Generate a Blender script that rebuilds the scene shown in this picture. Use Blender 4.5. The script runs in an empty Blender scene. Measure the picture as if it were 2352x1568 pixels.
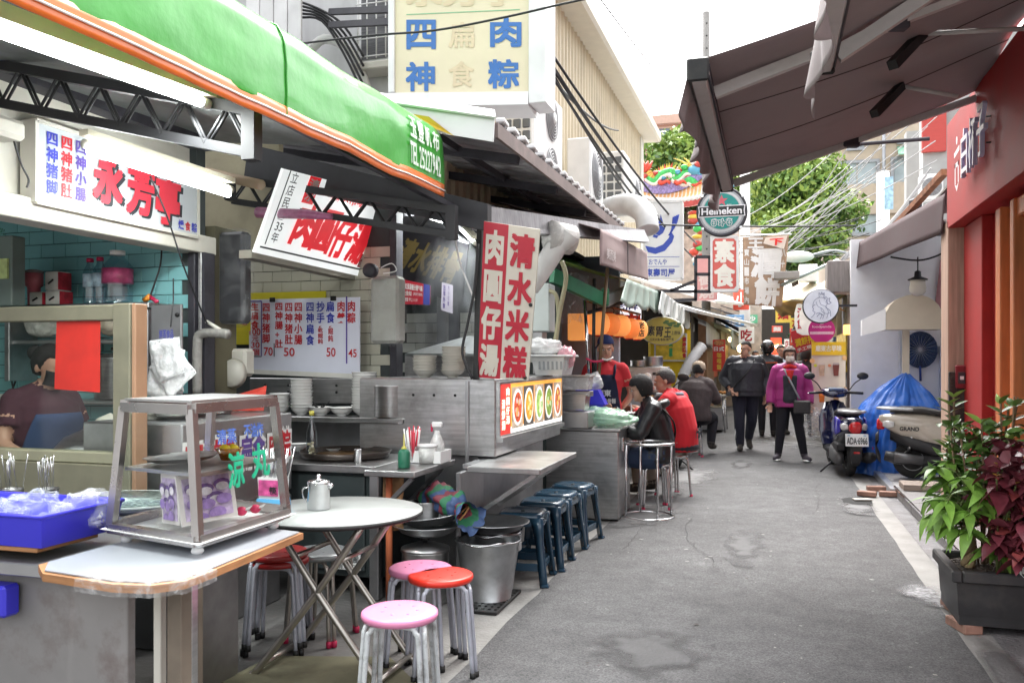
import bpy,math,random
import numpy as np
from mathutils import Vector as V,Matrix,noise
R=math.radians
rng=random.Random(7)
sc=bpy.context.scene
# ---------------------------------------------------------------- camera
EYE=1.43
FPX,CX,HY=1960.0,1176.0,828.0
YAW=math.atan(594/FPX)
cd=bpy.data.cameras.new('camera');cam=bpy.data.objects.new('camera',cd);sc.collection.objects.link(cam)
cam.location=(0,0,EYE);cam.rotation_euler=(R(90),0,YAW)
cd.sensor_width=36;cd.lens=36*FPX/2352;cd.shift_y=44/2352;cd.clip_start=.05;cd.clip_end=2000
cd.dof.use_dof=True;cd.dof.focus_distance=5.6;cd.dof.aperture_fstop=10
sc.camera=cam
# ---------------------------------------------------------------- sky, sun, exposure
w=bpy.data.worlds.new('World');sc.world=w;w.use_nodes=True
nt=w.node_tree;bg=nt.nodes['Background']
sky=nt.nodes.new('ShaderNodeTexSky');sky.sky_type='NISHITA';sky.sun_disc=False
SUN_EL,SUN_AZ=R(58),R(-20)
sky.sun_elevation=SUN_EL;sky.sun_rotation=SUN_AZ;sky.dust_density=6;sky.air_density=1.2;sky.ozone_density=.6
hs=nt.nodes.new('ShaderNodeHueSaturation');hs.inputs['Saturation'].default_value=.12;hs.inputs['Value'].default_value=1.5
nt.links.new(sky.outputs[0],hs.inputs['Color']);nt.links.new(hs.outputs[0],bg.inputs[0])
bg.inputs[1].default_value=.15
sd=bpy.data.lights.new('sun','SUN');so=bpy.data.objects.new('sun',sd);sc.collection.objects.link(so)
sd.energy=1.4;sd.angle=R(30);sd.color=(1,.97,.92)
so.rotation_euler=(R(32),0,R(160));so.location=(2,-4,20)
sc.view_settings.view_transform='Standard';sc.view_settings.look='None';sc.view_settings.gamma=1
sc.view_settings.exposure=1.72
sc.render.engine='CYCLES';sc.cycles.use_denoising=True
sc.cycles.max_bounces=8;sc.cycles.transparent_max_bounces=12;sc.cycles.caustics_reflective=False;sc.cycles.caustics_refractive=False
sc.cycles.sample_clamp_indirect=6
# ---------------------------------------------------------------- survey: a sight line meets a real plane of the street
def ray(x,y):
 u,v=(x-CX)/FPX,-(y-HY)/FPX
 return V((u*math.cos(YAW)-math.sin(YAW),u*math.sin(YAW)+math.cos(YAW),v))
def PX(x,y,X):d=ray(x,y);t=X/d.x;return V((X,d.y*t,EYE+d.z*t))
def PY(x,y,Y):d=ray(x,y);t=Y/d.y;return V((d.x*t,Y,EYE+d.z*t))
def PZ(x,y,Z=0):d=ray(x,y);t=(Z-EYE)/d.z;return V((d.x*t,d.y*t,Z))
# ---------------------------------------------------------------- materials
def C(h):
 h=h.lstrip('#');o=[]
 for i in(0,2,4):
  c=int(h[i:i+2],16)/255
  o.append(c/12.92 if c<=.04045 else((c+.055)/1.055)**2.4)
 return tuple(o)
MATS={}
def pm(name,col,rough=.5,metal=0,var=.12,scale=6,bump=.0,bscale=60,dirt=0,dcol='#3a332c',dscale=3,stretch=None,rnd=0,trans=0,ior=1.45,alpha=1,emit=0,coat=0,sub=0,rvar=.15):
 if name in MATS:return MATS[name]
 m=bpy.data.materials.new(name);MATS[name]=m;m.use_nodes=True
 n,l=m.node_tree.nodes,m.node_tree.links;b=n['Principled BSDF']
 if isinstance(col,str):col=C(col)
 tc=n.new('ShaderNodeTexCoord');src=tc.outputs['Object']
 if stretch:
  mp=n.new('ShaderNodeMapping');mp.inputs['Scale'].default_value=stretch;l.new(src,mp.inputs[0]);src=mp.outputs[0]
 nz=n.new('ShaderNodeTexNoise');nz.inputs['Scale'].default_value=scale;nz.inputs['Detail'].default_value=5;l.new(src,nz.inputs['Vector'])
 mx=n.new('ShaderNodeMix');mx.data_type='RGBA'
 mx.inputs['A'].default_value=tuple(c*(1-var)for c in col)+(1,);mx.inputs['B'].default_value=tuple(min(1,c*(1+var))for c in col)+(1,)
 mr=n.new('ShaderNodeMapRange');mr.inputs['From Min'].default_value=.3;mr.inputs['From Max'].default_value=.7
 l.new(nz.outputs['Fac'],mr.inputs['Value']);l.new(mr.outputs[0],mx.inputs['Factor'])
 out=mx.outputs['Result']
 if dirt:
  n2=n.new('ShaderNodeTexNoise');n2.inputs['Scale'].default_value=dscale;n2.inputs['Detail'].default_value=8;n2.inputs['Roughness'].default_value=.65
  l.new(tc.outputs['Object'],n2.inputs['Vector'])
  m2=n.new('ShaderNodeMapRange');m2.inputs['From Min'].default_value=.48;m2.inputs['From Max'].default_value=.75;m2.inputs['To Max'].default_value=dirt
  l.new(n2.outputs['Fac'],m2.inputs['Value'])
  mx2=n.new('ShaderNodeMix');mx2.data_type='RGBA';mx2.inputs['B'].default_value=C(dcol)+(1,)
  l.new(m2.outputs[0],mx2.inputs['Factor']);l.new(out,mx2.inputs['A']);out=mx2.outputs['Result']
 if rnd:
  oi=n.new('ShaderNodeObjectInfo');h=n.new('ShaderNodeHueSaturation')
  m3=n.new('ShaderNodeMapRange');m3.inputs['To Min'].default_value=1-rnd;m3.inputs['To Max'].default_value=1+rnd
  l.new(oi.outputs['Random'],m3.inputs['Value']);l.new(m3.outputs[0],h.inputs['Value']);l.new(out,h.inputs['Color']);out=h.outputs[0]
 l.new(out,b.inputs['Base Color'])
 b.inputs['Metallic'].default_value=metal
 r2=n.new('ShaderNodeMapRange');r2.inputs['To Min'].default_value=max(0.02,rough*(1-rvar));r2.inputs['To Max'].default_value=min(1,rough*(1+rvar))
 l.new(nz.outputs['Fac'],r2.inputs['Value']);l.new(r2.outputs[0],b.inputs['Roughness'])
 if bump:
  n3=n.new('ShaderNodeTexNoise');n3.inputs['Scale'].default_value=bscale;n3.inputs['Detail'].default_value=6;l.new(src,n3.inputs['Vector'])
  bp=n.new('ShaderNodeBump');bp.inputs['Strength'].default_value=bump;bp.inputs['Distance'].default_value=.02
  l.new(n3.outputs['Fac'],bp.inputs['Height']);l.new(bp.outputs[0],b.inputs['Normal'])
 b.inputs['Transmission Weight'].default_value=trans;b.inputs['IOR'].default_value=ior;b.inputs['Alpha'].default_value=alpha
 b.inputs['Coat Weight'].default_value=coat
 if emit:l.new(out,b.inputs['Emission Color']);b.inputs['Emission Strength'].default_value=emit
 if sub:b.inputs['Subsurface Weight'].default_value=sub;b.inputs['Subsurface Radius'].default_value=(.01,.004,.002)
 return m
def glassy(name,tint=(.9,.95,.93),mixf=.12,rough=.03):
 """thin clear sheet: see-through with a reflection"""
 if name in MATS:return MATS[name]
 m=bpy.data.materials.new(name);MATS[name]=m;m.use_nodes=True
 n,l=m.node_tree.nodes,m.node_tree.links
 n.remove(n['Principled BSDF']);out=n['Material Output']
 t=n.new('ShaderNodeBsdfTransparent');t.inputs[0].default_value=tint+(1,)
 g=n.new('ShaderNodeBsdfGlossy');g.inputs['Roughness'].default_value=rough;g.inputs['Color'].default_value=(.95,.95,.95,1)
 fr=n.new('ShaderNodeLayerWeight');fr.inputs[0].default_value=.5;pw=n.new('ShaderNodeMath');pw.operation='POWER';pw.inputs[1].default_value=4;l.new(fr.outputs['Facing'],pw.inputs[0])
 ad=n.new('ShaderNodeMath');ad.operation='MULTIPLY_ADD';ad.inputs[1].default_value=.6;ad.inputs[2].default_value=mixf*.4;l.new(pw.outputs[0],ad.inputs[0])
 mx=n.new('ShaderNodeMixShader');l.new(ad.outputs[0],mx.inputs[0]);l.new(t.outputs[0],mx.inputs[1]);l.new(g.outputs[0],mx.inputs[2]);l.new(mx.outputs[0],out.inputs[0])
 return m
def film(name,col=(.9,.92,.95),alpha=.35,rough=.15,bscale=25):
 """crinkled plastic film: clear sheet, cloudy in the folds, glossy"""
 if name in MATS:return MATS[name]
 m=pm(name,col,rough,bump=.5,bscale=bscale,var=.05);b=m.node_tree.nodes['Principled BSDF'];b.inputs['Specular IOR Level'].default_value=.8
 n,l=m.node_tree.nodes,m.node_tree.links
 nz=n.new('ShaderNodeTexNoise');nz.inputs['Scale'].default_value=bscale*.6;nz.inputs['Detail'].default_value=3;nz.inputs['Distortion'].default_value=1.2
 tc=n.new('ShaderNodeTexCoord');l.new(tc.outputs['Object'],nz.inputs['Vector'])
 mr=n.new('ShaderNodeMapRange');mr.inputs['From Min'].default_value=.45;mr.inputs['From Max'].default_value=.75
 mr.inputs['To Min'].default_value=alpha*.25 if alpha<.6 else alpha*.8;mr.inputs['To Max'].default_value=min(1,alpha*1.3);l.new(nz.outputs['Fac'],mr.inputs['Value']);l.new(mr.outputs[0],b.inputs['Alpha'])
 return m
STEEL=lambda:pm('brushed_steel',(.50,.50,.50),.34,1,var=.16,scale=4,stretch=(1,1,14),bump=.04,bscale=30,dirt=.5,dcol='#4a443c',dscale=3.5)
STEELH=lambda:pm('worn_steel_sheet',(.40,.40,.41),.42,1,var=.2,scale=3,dirt=.45,dcol='#37322e',dscale=2,bump=.05,bscale=12)
CHROME=lambda:pm('chrome_tube',(.62,.62,.63),.2,1,var=.1,dirt=.2,dscale=14)
BLACK=lambda:pm('black_paint','#161617',.5,var=.25,dirt=.25,dcol='#4a463f',dscale=9)
DARK=lambda:pm('sooty_steel','#34333a',.6,.0,var=.3,dirt=.5,dcol='#0d0c0c',dscale=7,bump=.1)
WHITE=lambda:pm('white_enamel',(.78,.78,.77),.35,var=.05,dirt=.12,dcol='#7d776c',dscale=4)
PORC=lambda:pm('white_porcelain',(.80,.80,.78),.15,var=.04,rnd=.03,coat=.3)
# ---------------------------------------------------------------- mesh collector
GL={}
def glyph(s,bold):
 k=(s,bold)
 if k in GL:return GL[k]
 c=bpy.data.curves.new('t','FONT');c.body=s;c.offset=bold;c.resolution_u=3
 o=bpy.data.objects.new('t',c);m=bpy.data.meshes.new_from_object(o)
 vs=[tuple(v.co)for v in m.vertices];fs=[tuple(p.vertices)for p in m.polygons]
 bpy.data.meshes.remove(m);bpy.data.objects.remove(o);bpy.data.curves.remove(c)
 GL[k]=(vs,fs);return GL[k]
class B:
 def __init__(s):s.v,s.f,s.m,s.s=[],[],[],[];s.cm=0;s.sm=False
 def mat(s,i,smooth=None):
  s.cm=i
  if smooth is not None:s.sm=smooth
  return s
 def add(s,vs,fs,smooth=None):
  k=len(s.v);s.v+=[tuple(p)for p in vs]
  for f in fs:s.f.append(tuple(i+k for i in f));s.m.append(s.cm);s.s.append(s.sm if smooth is None else smooth)
  return s
 def box(s,c,d,rz=0,bev=0,M=None):
  hx,hy,hz=d[0]/2,d[1]/2,d[2]/2;c=V(c)
  if M is None:M=Matrix.Rotation(rz,3,'Z')
  b=min(bev,hx*.9,hy*.9,hz*.9)
  if b<=0:
   P=[V((x,y,z))for x in(-hx,hx)for y in(-hy,hy)for z in(-hz,hz)]
   Fc=[(0,1,3,2),(4,6,7,5),(0,4,5,1),(2,3,7,6),(0,2,6,4),(1,5,7,3)]
  else:
   P,idx=[],{}
   for x in(-1,1):
    for y in(-1,1):
     for z in(-1,1):
      for a in range(3):
       q=[x*(hx-b),y*(hy-b),z*(hz-b)];q[a]=(x,y,z)[a]*(hx,hy,hz)[a]
       idx[x,y,z,a]=len(P);P.append(V(q))
   Fc=[]
   for a in range(3):
    o1,o2=[i for i in range(3)if i!=a]
    for sg in(-1,1):
     cs=[]
     for u,v in((-1,-1),(1,-1),(1,1),(-1,1)):
      k=[0,0,0];k[a]=sg;k[o1]=u;k[o2]=v;cs.append(idx[k[0],k[1],k[2],a])
     Fc.append(tuple(cs))
    for u in(-1,1):
     for v in(-1,1):
      e=[]
      for sg in(-1,1):
       k=[0,0,0];k[a]=sg;k[o1]=u;k[o2]=v;e.append((idx[k[0],k[1],k[2],o1],idx[k[0],k[1],k[2],o2]))
      Fc.append((e[0][0],e[1][0],e[1][1],e[0][1]))
   for x in(-1,1):
    for y in(-1,1):
     for z in(-1,1):Fc.append(tuple(idx[x,y,z,a]for a in range(3)))
  return s.add([M@p+c for p in P],Fc,False)
 def mm(s,a,b,bev=0):
  return s.box([(a[i]+b[i])/2 for i in range(3)],[abs(b[i]-a[i])for i in range(3)],bev=bev)
 def slab(s,q,t,bev=0):
  """4 points of the front face; t = thickness to the back (against the normal)"""
  q=[V(p)for p in q];n=(q[1]-q[0]).cross(q[3]-q[0]).normalized();bk=[p-n*t for p in q]
  return s.add(q+bk,[(0,1,2,3),(7,6,5,4),(0,4,5,1),(1,5,6,2),(2,6,7,3),(3,7,4,0)],False)
 def bar(s,a,b,w,h,up=(0,0,1)):
  a,b=V(a),V(b);d=(b-a).normalized();up=V(up)
  x=d.cross(up)
  if x.length<1e-4:x=d.cross(V((1,0,0)))
  x.normalize();z=x.cross(d)
  P=[p+x*(sx*w/2)+z*(sz*h/2)for p in(a,b)for sx,sz in((-1,-1),(1,-1),(1,1),(-1,1))]
  return s.add(P,[(3,2,1,0),(4,5,6,7),(0,1,5,4),(1,2,6,5),(2,3,7,6),(3,0,4,7)],False)
 def tube(s,pts,r,n=8,smooth=True,caps=True,close=False,flat=1):
  pts=[V(p)for p in pts];k=len(pts);rs=r if hasattr(r,'__len__')else[r]*k
  P,up=[],None
  for i,p in enumerate(pts):
   if close:d=pts[(i+1)%k]-pts[i-1]
   else:d=pts[min(i+1,k-1)]-pts[max(i-1,0)]
   d.normalize()
   if up is None:
    up=d.orthogonal().normalized()if abs(d.z)>.9 else V((0,0,1))
   x=d.cross(up);x=x.normalized()if x.length>1e-5 else d.orthogonal().normalized()
   up=x.cross(d).normalized()
   for j in range(n):
    a=2*math.pi*j/n;P.append(p+(x*math.cos(a)+up*math.sin(a)*flat)*rs[i])
  F=[]
  for i in range(k if close else k-1):
   for j in range(n):
    a,b2=i*n+j,i*n+(j+1)%n;i2=(i+1)%k
    F.append((a,b2,i2*n+(j+1)%n,i2*n+j))
  if caps and not close:F+=[tuple(range(n-1,-1,-1)),tuple((k-1)*n+j for j in range(n))]
  return s.add(P,F,smooth)
 def lathe(s,prof,c=(0,0,0),n=24,M=None,smooth=True,sx=1,sy=1):
  P,F,c=[],[],V(c)
  for r,z in prof:
   for j in range(n):
    a=2*math.pi*j/n;p=V((r*math.cos(a)*sx,r*math.sin(a)*sy,z));P.append((M@p if M else p)+c)
  for i in range(len(prof)-1):
   for j in range(n):
    F.append((i*n+j,i*n+(j+1)%n,(i+1)*n+(j+1)%n,(i+1)*n+j))
  if prof[0][0]>1e-5:F.append(tuple(range(n-1,-1,-1)))
  if prof[-1][0]>1e-5:F.append(tuple((len(prof)-1)*n+j for j in range(n)))
  return s.add(P,F,smooth)
 def ell(s,c,r,n=14,m=9,M=None):
  c=V(c);P,F=[],[]
  for i in range(m+1):
   t=math.pi*i/m
   for j in range(n):
    a=2*math.pi*j/n
    p=V((r[0]*math.sin(t)*math.cos(a),r[1]*math.sin(t)*math.sin(a),r[2]*math.cos(t)));P.append((M@p if M else p)+c)
  for i in range(m):
   for j in range(n):F.append((i*n+j,(i+1)*n+j,(i+1)*n+(j+1)%n,i*n+(j+1)%n))
  return s.add(P,F,True)
 def loft(s,rings,smooth=True,caps=True):
  n=len(rings[0]);P=[p for r in rings for p in r];F=[]
  for i in range(len(rings)-1):
   for j in range(n):F.append((i*n+j,i*n+(j+1)%n,(i+1)*n+(j+1)%n,(i+1)*n+j))
  if caps:F+=[tuple(range(n-1,-1,-1)),tuple((len(rings)-1)*n+j for j in range(n))]
  return s.add(P,F,smooth)
 def grid(s,fn,nu,nv,smooth=True,th=0):
  P=[V(fn(i/nu,j/nv))for i in range(nu+1)for j in range(nv+1)];W=nv+1
  F=[(i*W+j,(i+1)*W+j,(i+1)*W+j+1,i*W+j+1)for i in range(nu)for j in range(nv)]
  if th:
   N=[V((0,0,0))for _ in P]
   for f in F:
    q=(P[f[1]]-P[f[0]]).cross(P[f[3]]-P[f[0]])
    for i in f:N[i]+=q
   Q=[p-n_.normalized()*th for p,n_ in zip(P,N)];k=len(P)
   F2=[tuple(i+k for i in reversed(f))for f in F];E=[]
   bd=[i*W for i in range(nu+1)]+[nu*W+j for j in range(1,W)]+[i*W+nv for i in range(nu-1,-1,-1)]+[j for j in range(nv-1,0,-1)]
   for a,b2 in zip(bd,bd[1:]+bd[:1]):E.append((b2,a,a+k,b2+k))
   s.add(P+Q,F+F2,smooth);k0=len(s.v);
   return s.add([],[tuple(i-len(P+Q)for i in f)for f in E],False)
  return s.add(P,F,smooth)
 def poly(s,pts,t,o,ex,ey):
  """extruded flat outline; pts in the (ex, ey) plane from o; t towards the back"""
  o,ex,ey=V(o),V(ex),V(ey);n=ex.cross(ey).normalized();k=len(pts)
  a=[o+ex*p[0]+ey*p[1]for p in pts];b=[p-n*t for p in a]
  F=[tuple(range(k)),tuple(range(2*k-1,k-1,-1))]+[(i,i+k,(i+1)%k+k,(i+1)%k)for i in range(k)]
  return s.add(a+b,F,False)
 def text(s,t,o,ex,ey,bold=.02,fit=True,shear=0,S=None,u0=0,v0=0,u1=1,v1=1,d=0):
  """t laid on the parallelogram o, o+ex, o+ey; fit: the lettering fills it"""
  vs,fs=glyph(t,min(bold,.006))
  if not vs:return s
  o,ex,ey=V(o or(0,0,0)),V(ex or(1,0,0)),V(ey or(0,1,0))
  if fit:
   x0,x1=min(p[0]for p in vs),max(p[0]for p in vs);y0,y1=min(p[1]for p in vs),max(p[1]for p in vs)
  else:x0,x1,y0,y1=0,1,-.12,.88
  n=ex.cross(ey).normalized()*.0012
  sh=[(0,0)]if bold<=.01 else[(0,0)]+[(i*bold*.7,j*bold*.7)for i in(-1,1)for j in(-1,1)]
  for k,(a,c)in enumerate(sh):
   P=[]
   for p in vs:
    u,v_=(p[0]+a-x0)/(x1-x0),(p[1]+c-y0)/(y1-y0);u+=shear*(v_-.5)
    P.append((S(u0+(u1-u0)*u,v0+(v1-v0)*v_,d+.0004*k)if S else o+ex*u+ey*v_+n*(1+.3*k)))
   s.add(P,fs,False)
  return s
 def vtext(s,t,o,ex,ey,bold=.02,gap=.06):
  """characters stacked downwards; o = bottom left of the column, ex = width, ey = full height"""
  k=len(t);o,ex,ey=V(o),V(ex),V(ey)
  for i,ch in enumerate(t):
   if ch!=' ':s.text(ch,o+ey*((k-1-i+gap/2)/k),ex,ey*((1-gap)/k),bold,fit=False)
  return s
 def mesh(s,name,mats,off=None):
  me=bpy.data.meshes.new(name)
  me.from_pydata(s.v if off is None else[off@V(p)for p in s.v],[],s.f)
  if not isinstance(mats,(list,tuple)):mats=[mats]
  for m in mats:me.materials.append(m)
  me.polygons.foreach_set('material_index',s.m);me.polygons.foreach_set('use_smooth',s.s)
  me.update();return me
WM={}
def tag(o,label,cat,group=None,kind=None):
 if label:o['label']=label
 if cat:o['category']=cat
 if group:o['group']=group
 if kind:o['kind']=kind
 return o
def thing(name,label,cat,loc=(0,0,0),rz=0,group=None):
 o=bpy.data.objects.new(name,None);sc.collection.objects.link(o);o.empty_display_size=.1
 o.location=loc;o.rotation_euler=(0,0,rz);WM[o]=Matrix.Translation(V(loc))@Matrix.Rotation(rz,4,'Z')
 return tag(o,label,cat,group)
def part(name,b,mats,parent,world=True,kind=None,label=None,smooth_mod=None):
 """a part built in street coordinates (or in the thing's own, world=False)"""
 off=WM[parent].inverted()if world else None
 o=bpy.data.objects.new(name,b.mesh(name,mats,off));sc.collection.objects.link(o);o.parent=parent;WM[o]=WM[parent]
 if kind:o['kind']=kind
 if label:o['label']=label
 return o
def solo(name,b,mats,label,cat,group=None,kind=None):
 """a thing that is one mesh, its origin at its base"""
 vs=np.array(b.v);c=V(((vs[:,0].min()+vs[:,0].max())/2,(vs[:,1].min()+vs[:,1].max())/2,vs[:,2].min()))
 o=bpy.data.objects.new(name,b.mesh(name,mats,Matrix.Translation(-c)));sc.collection.objects.link(o);o.location=c;WM[o]=Matrix.Translation(c)
 return tag(o,label,cat,group,kind)
def struct(name,b,mats,kind='structure'):
 o=bpy.data.objects.new(name,b.mesh(name,mats));sc.collection.objects.link(o);WM[o]=Matrix.Identity(4);o['kind']=kind;return o
def pieces(name,me,spots,parent,jitter=0,rots=None):
 """alike pieces that share one mesh; spots in street coordinates"""
 inv=WM[parent].inverted();out=[]
 for i,p in enumerate(spots):
  o=bpy.data.objects.new(name,me);sc.collection.objects.link(o);o.parent=parent;o.location=inv@V(p)
  if jitter:o.rotation_euler=(rng.gauss(0,jitter),rng.gauss(0,jitter),rng.gauss(0,jitter))
  if rots:o.rotation_euler=rots[i]
  out.append(o)
 return out
def dup(root,loc,rz,label,group=None):
 r=root.copy();sc.collection.objects.link(r);r.location=loc;r.rotation_euler=(0,0,rz);r['label']=label
 WM[r]=Matrix.Translation(V(loc))@Matrix.Rotation(rz,4,'Z')
 if group:r['group']=group
 for ch in list(root.children):
  c=ch.copy();sc.collection.objects.link(c);c.parent=r
  for g in list(ch.children):
   d=g.copy();sc.collection.objects.link(d);d.parent=c
 return r
def arc(c,r,a0,a1,n,ex=(1,0,0),ey=(0,1,0)):
 c,ex,ey=V(c),V(ex),V(ey)
 return[c+ex*(r*math.cos(a0+(a1-a0)*i/n))+ey*(r*math.sin(a0+(a1-a0)*i/n))for i in range(n+1)]
def sag(a,b,d,n=10):
 a,b=V(a),V(b);return[a.lerp(b,i/n)-V((0,0,d*4*(i/n)*(1-i/n)))for i in range(n+1)]
def bend(pts,k=6):
 """Catmull-Rom through the points"""
 pts=[V(p)for p in pts];o=[]
 for i in range(len(pts)-1):
  p0,p1,p2,p3=pts[max(i-1,0)],pts[i],pts[i+1],pts[min(i+2,len(pts)-1)]
  for j in range(k):
   t=j/k
   o.append(.5*((2*p1)+(p2-p0)*t+(2*p0-5*p1+4*p2-p3)*t*t+(3*p1-p0-3*p2+p3)*t**3))
 return o+[pts[-1]]
def rpoly(w,h,r,n=5):
 o=[]
 for cx,cy,a in((w/2-r,h/2-r,0),(-w/2+r,h/2-r,90),(-w/2+r,-h/2+r,180),(w/2-r,-h/2+r,270)):
  o+=[(cx+r*math.cos(R(a+90*i/n)),cy+r*math.sin(R(a+90*i/n)))for i in range(n+1)]
 return o
def nz(p,s=1.0,o=0):return noise.noise(V(p)*s+V((o,o*1.7,-o)))
# ================================================================ THE SETTING: ground, road, gutters
def asphalt():
 m=pm('asphalt',(.088,.087,.089),.85,var=.2,scale=1.1,dirt=.3,dcol='#454344',dscale=.9)
 n,l=m.node_tree.nodes,m.node_tree.links;b=n['Principled BSDF'];base=b.inputs['Base Color'].links[0].from_socket
 tc=n.new('ShaderNodeTexCoord')
 vo=n.new('ShaderNodeTexVoronoi');vo.inputs['Scale'].default_value=150;l.new(tc.outputs['Object'],vo.inputs['Vector'])
 mr=n.new('ShaderNodeMapRange');mr.inputs['From Min'].default_value=.0;mr.inputs['From Max'].default_value=1;mr.inputs['To Min'].default_value=.66;mr.inputs['To Max'].default_value=1.4
 sp=n.new('ShaderNodeSeparateColor');l.new(vo.outputs['Color'],sp.inputs[0]);l.new(sp.outputs[0],mr.inputs['Value'])
 n2=n.new('ShaderNodeTexNoise');n2.inputs['Scale'].default_value=5;n2.inputs['Detail'].default_value=9;n2.inputs['Roughness'].default_value=.7;l.new(tc.outputs['Object'],n2.inputs['Vector'])
 m2=n.new('ShaderNodeMapRange');m2.inputs['From Min'].default_value=.3;m2.inputs['From Max'].default_value=.7;m2.inputs['To Min'].default_value=.75;m2.inputs['To Max'].default_value=1.25;l.new(n2.outputs['Fac'],m2.inputs['Value'])
 mu=n.new('ShaderNodeMath');mu.operation='MULTIPLY';l.new(mr.outputs[0],mu.inputs[0]);l.new(m2.outputs[0],mu.inputs[1])
 h=n.new('ShaderNodeHueSaturation');l.new(base,h.inputs['Color']);l.new(mu.outputs[0],h.inputs['Value']);l.new(h.outputs[0],b.inputs['Base Color'])
 bp=n.new('ShaderNodeBump');bp.inputs['Strength'].default_value=.8;bp.inputs['Distance'].default_value=.006;l.new(mr.outputs[0],bp.inputs['Height']);l.new(bp.outputs[0],b.inputs['Normal'])
 b.inputs['Specular IOR Level'].default_value=.35
 return m
ASPH=asphalt()
CONC=pm('pale_concrete',(.24,.235,.225),.85,var=.22,scale=2.5,dirt=.55,dcol='#57534e',dscale=1.6,bump=.3,bscale=40)
CONCD=pm('damp_concrete',(.16,.155,.15),.5,var=.35,scale=1.6,dirt=.7,dcol='#1c1a19',dscale=1.2,bump=.3,bscale=25,rvar=.5)
WETC=pm('washed_concrete',(.13,.129,.131),.55,var=.25,scale=5,dirt=.6,dcol='#565355',dscale=6,bump=.4,bscale=60,rvar=.5)
b=B();b.grid(lambda u,v:(-150+300*u,-40+400*v,-.012),6,8);struct('ground',b,CONCD)
def edge(y,o):return .02*nz((0,y*1.7,o))+.012*nz((3,y*6,o))
b=B();b.grid(lambda u,v:((-1.37+edge(-1+46*v,1))*(1-u)+(.94+edge(-1+46*v,5))*u,-1+46*v,.004+.012*math.sin(math.pi*u)),8,160);struct('road',b,ASPH)
b=B();b.grid(lambda u,v:(-1.62+.4*u,-1+46*v,.0),2,60);struct('gutter_strip',b,CONC)
b=B();b.grid(lambda u,v:(.80+.34*u,-1+46*v,.0),2,60);struct('kerb_strip',b,CONC)
b=B();b.grid(lambda u,v:(1.10+(.26+.02*nz((v*50,1,1)))*u,-1+46*v,.004+.01*nz((u,v*40,2))),3,120);struct('gutter',b,pm('rough_gutter',(.17,.165,.17),.8,var=.3,scale=4,dirt=.5,dscale=3,bump=.6,bscale=50))
b=B();b.grid(lambda u,v:(-9+7.39*u,-1+46*v,-.004),2,10);struct('stall_floor',b,CONCD)
b=B();b.grid(lambda u,v:(1.34+6*u,-1+46*v,-.004),2,10);struct('forecourt',b,pm('gravel_concrete',(.33,.29,.25),.9,var=.5,scale=30,bump=.8,bscale=40))
def feather(m):
# stains fade out raggedly from their middle
 n,l=m.node_tree.nodes,m.node_tree.links;tc=n.new('ShaderNodeTexCoord');vm=n.new('ShaderNodeVectorMath');vm.operation='DISTANCE';vm.inputs[1].default_value=(.5,.5,.0);sx=n.new('ShaderNodeVectorMath');sx.operation='MULTIPLY';sx.inputs[1].default_value=(1,1,0);l.new(tc.outputs['Generated'],sx.inputs[0]);l.new(sx.outputs[0],vm.inputs[0])
 k=n.new('ShaderNodeTexNoise');k.inputs['Scale'].default_value=5;k.inputs['Detail'].default_value=8;l.new(tc.outputs['Object'],k.inputs['Vector']);a=n.new('ShaderNodeMath');a.operation='MULTIPLY_ADD';a.inputs[1].default_value=.7;l.new(k.outputs['Fac'],a.inputs[0]);l.new(vm.outputs['Value'],a.inputs[2])
 r=n.new('ShaderNodeMapRange');r.inputs['From Min'].default_value=.8;r.inputs['From Max'].default_value=.5;l.new(a.outputs[0],r.inputs['Value']);l.new(r.outputs[0],n['Principled BSDF'].inputs['Alpha']);return m
def patch(name,c,rx,ry,m,seed,z):
 b=B();k=40;P=[]
 for i in range(k):
  a=2*math.pi*i/k;r=1+.3*nz((math.cos(a)*1.5,math.sin(a)*1.5,seed))+.08*nz((math.cos(a)*9,math.sin(a)*9,seed))
  P.append((c[0]+rx*r*math.cos(a),c[1]+ry*r*math.sin(a),z))
 b.add([(c[0],c[1],z)]+P,[(0,i+1,(i+1)%k+1)for i in range(k)]);o=struct(name,b,m);return o
g=PZ(1975,1160);patch('pavement_patch',(g.x-.02,g.y-.1),.2,.75,feather(WETC),1,.021)
g=PZ(2125,1372);patch('pavement_patch',(.88,g.y),.15,.36,feather(pm('bleached_tar',(.24,.24,.25),.7,var=.7,scale=40,dirt=.9,dcol='#1d1c1c',dscale=26)),4,.019)
patch('pavement_patch',(-1.12,8.0),.36,.85,WETC,7,.017);patch('pavement_patch',(-1.0,10.6),.34,1.3,WETC,9,.018)
patch('pavement_patch',(.35,16.2),.8,1.7,WETC,12,.02)
g=PZ(2300,1545);patch('pavement_patch',(1.02,4.35),.1,.5,WETC,15,.0215)
TAR=feather(pm('tar_stain',(.068,.067,.069),.75,var=.3,scale=6,bump=.3))
for i in range(4):patch('road_stain',(rng.uniform(-1.1,.6),4+2.4*i+rng.random(),0)[:2],rng.uniform(.15,.45),rng.uniform(.4,1.1),TAR,20+i,.0225+.0005*i)
b=B()
for i in range(5):
 x,y=rng.uniform(-1.1,.7),rng.uniform(3.5,10);P=[]
 for k in range(26):P.append((x,y));x+=rng.gauss(.012*(i-2),.02);y+=.06+.04*rng.random()
 for(xa,ya),(xb,yb)in zip(P,P[1:]):w_=.0012+.002*rng.random();z=.0125+.012*math.sin(math.pi*(xa+1.37)/2.31);b.add([(xa-w_,ya,z),(xa+w_,ya,z),(xb+w_,yb,z),(xb-w_,yb,z)],[(0,1,2,3)])
struct('road_cracks',b,pm('crack_black',(.03,.03,.03),.9),'stuff')
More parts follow.
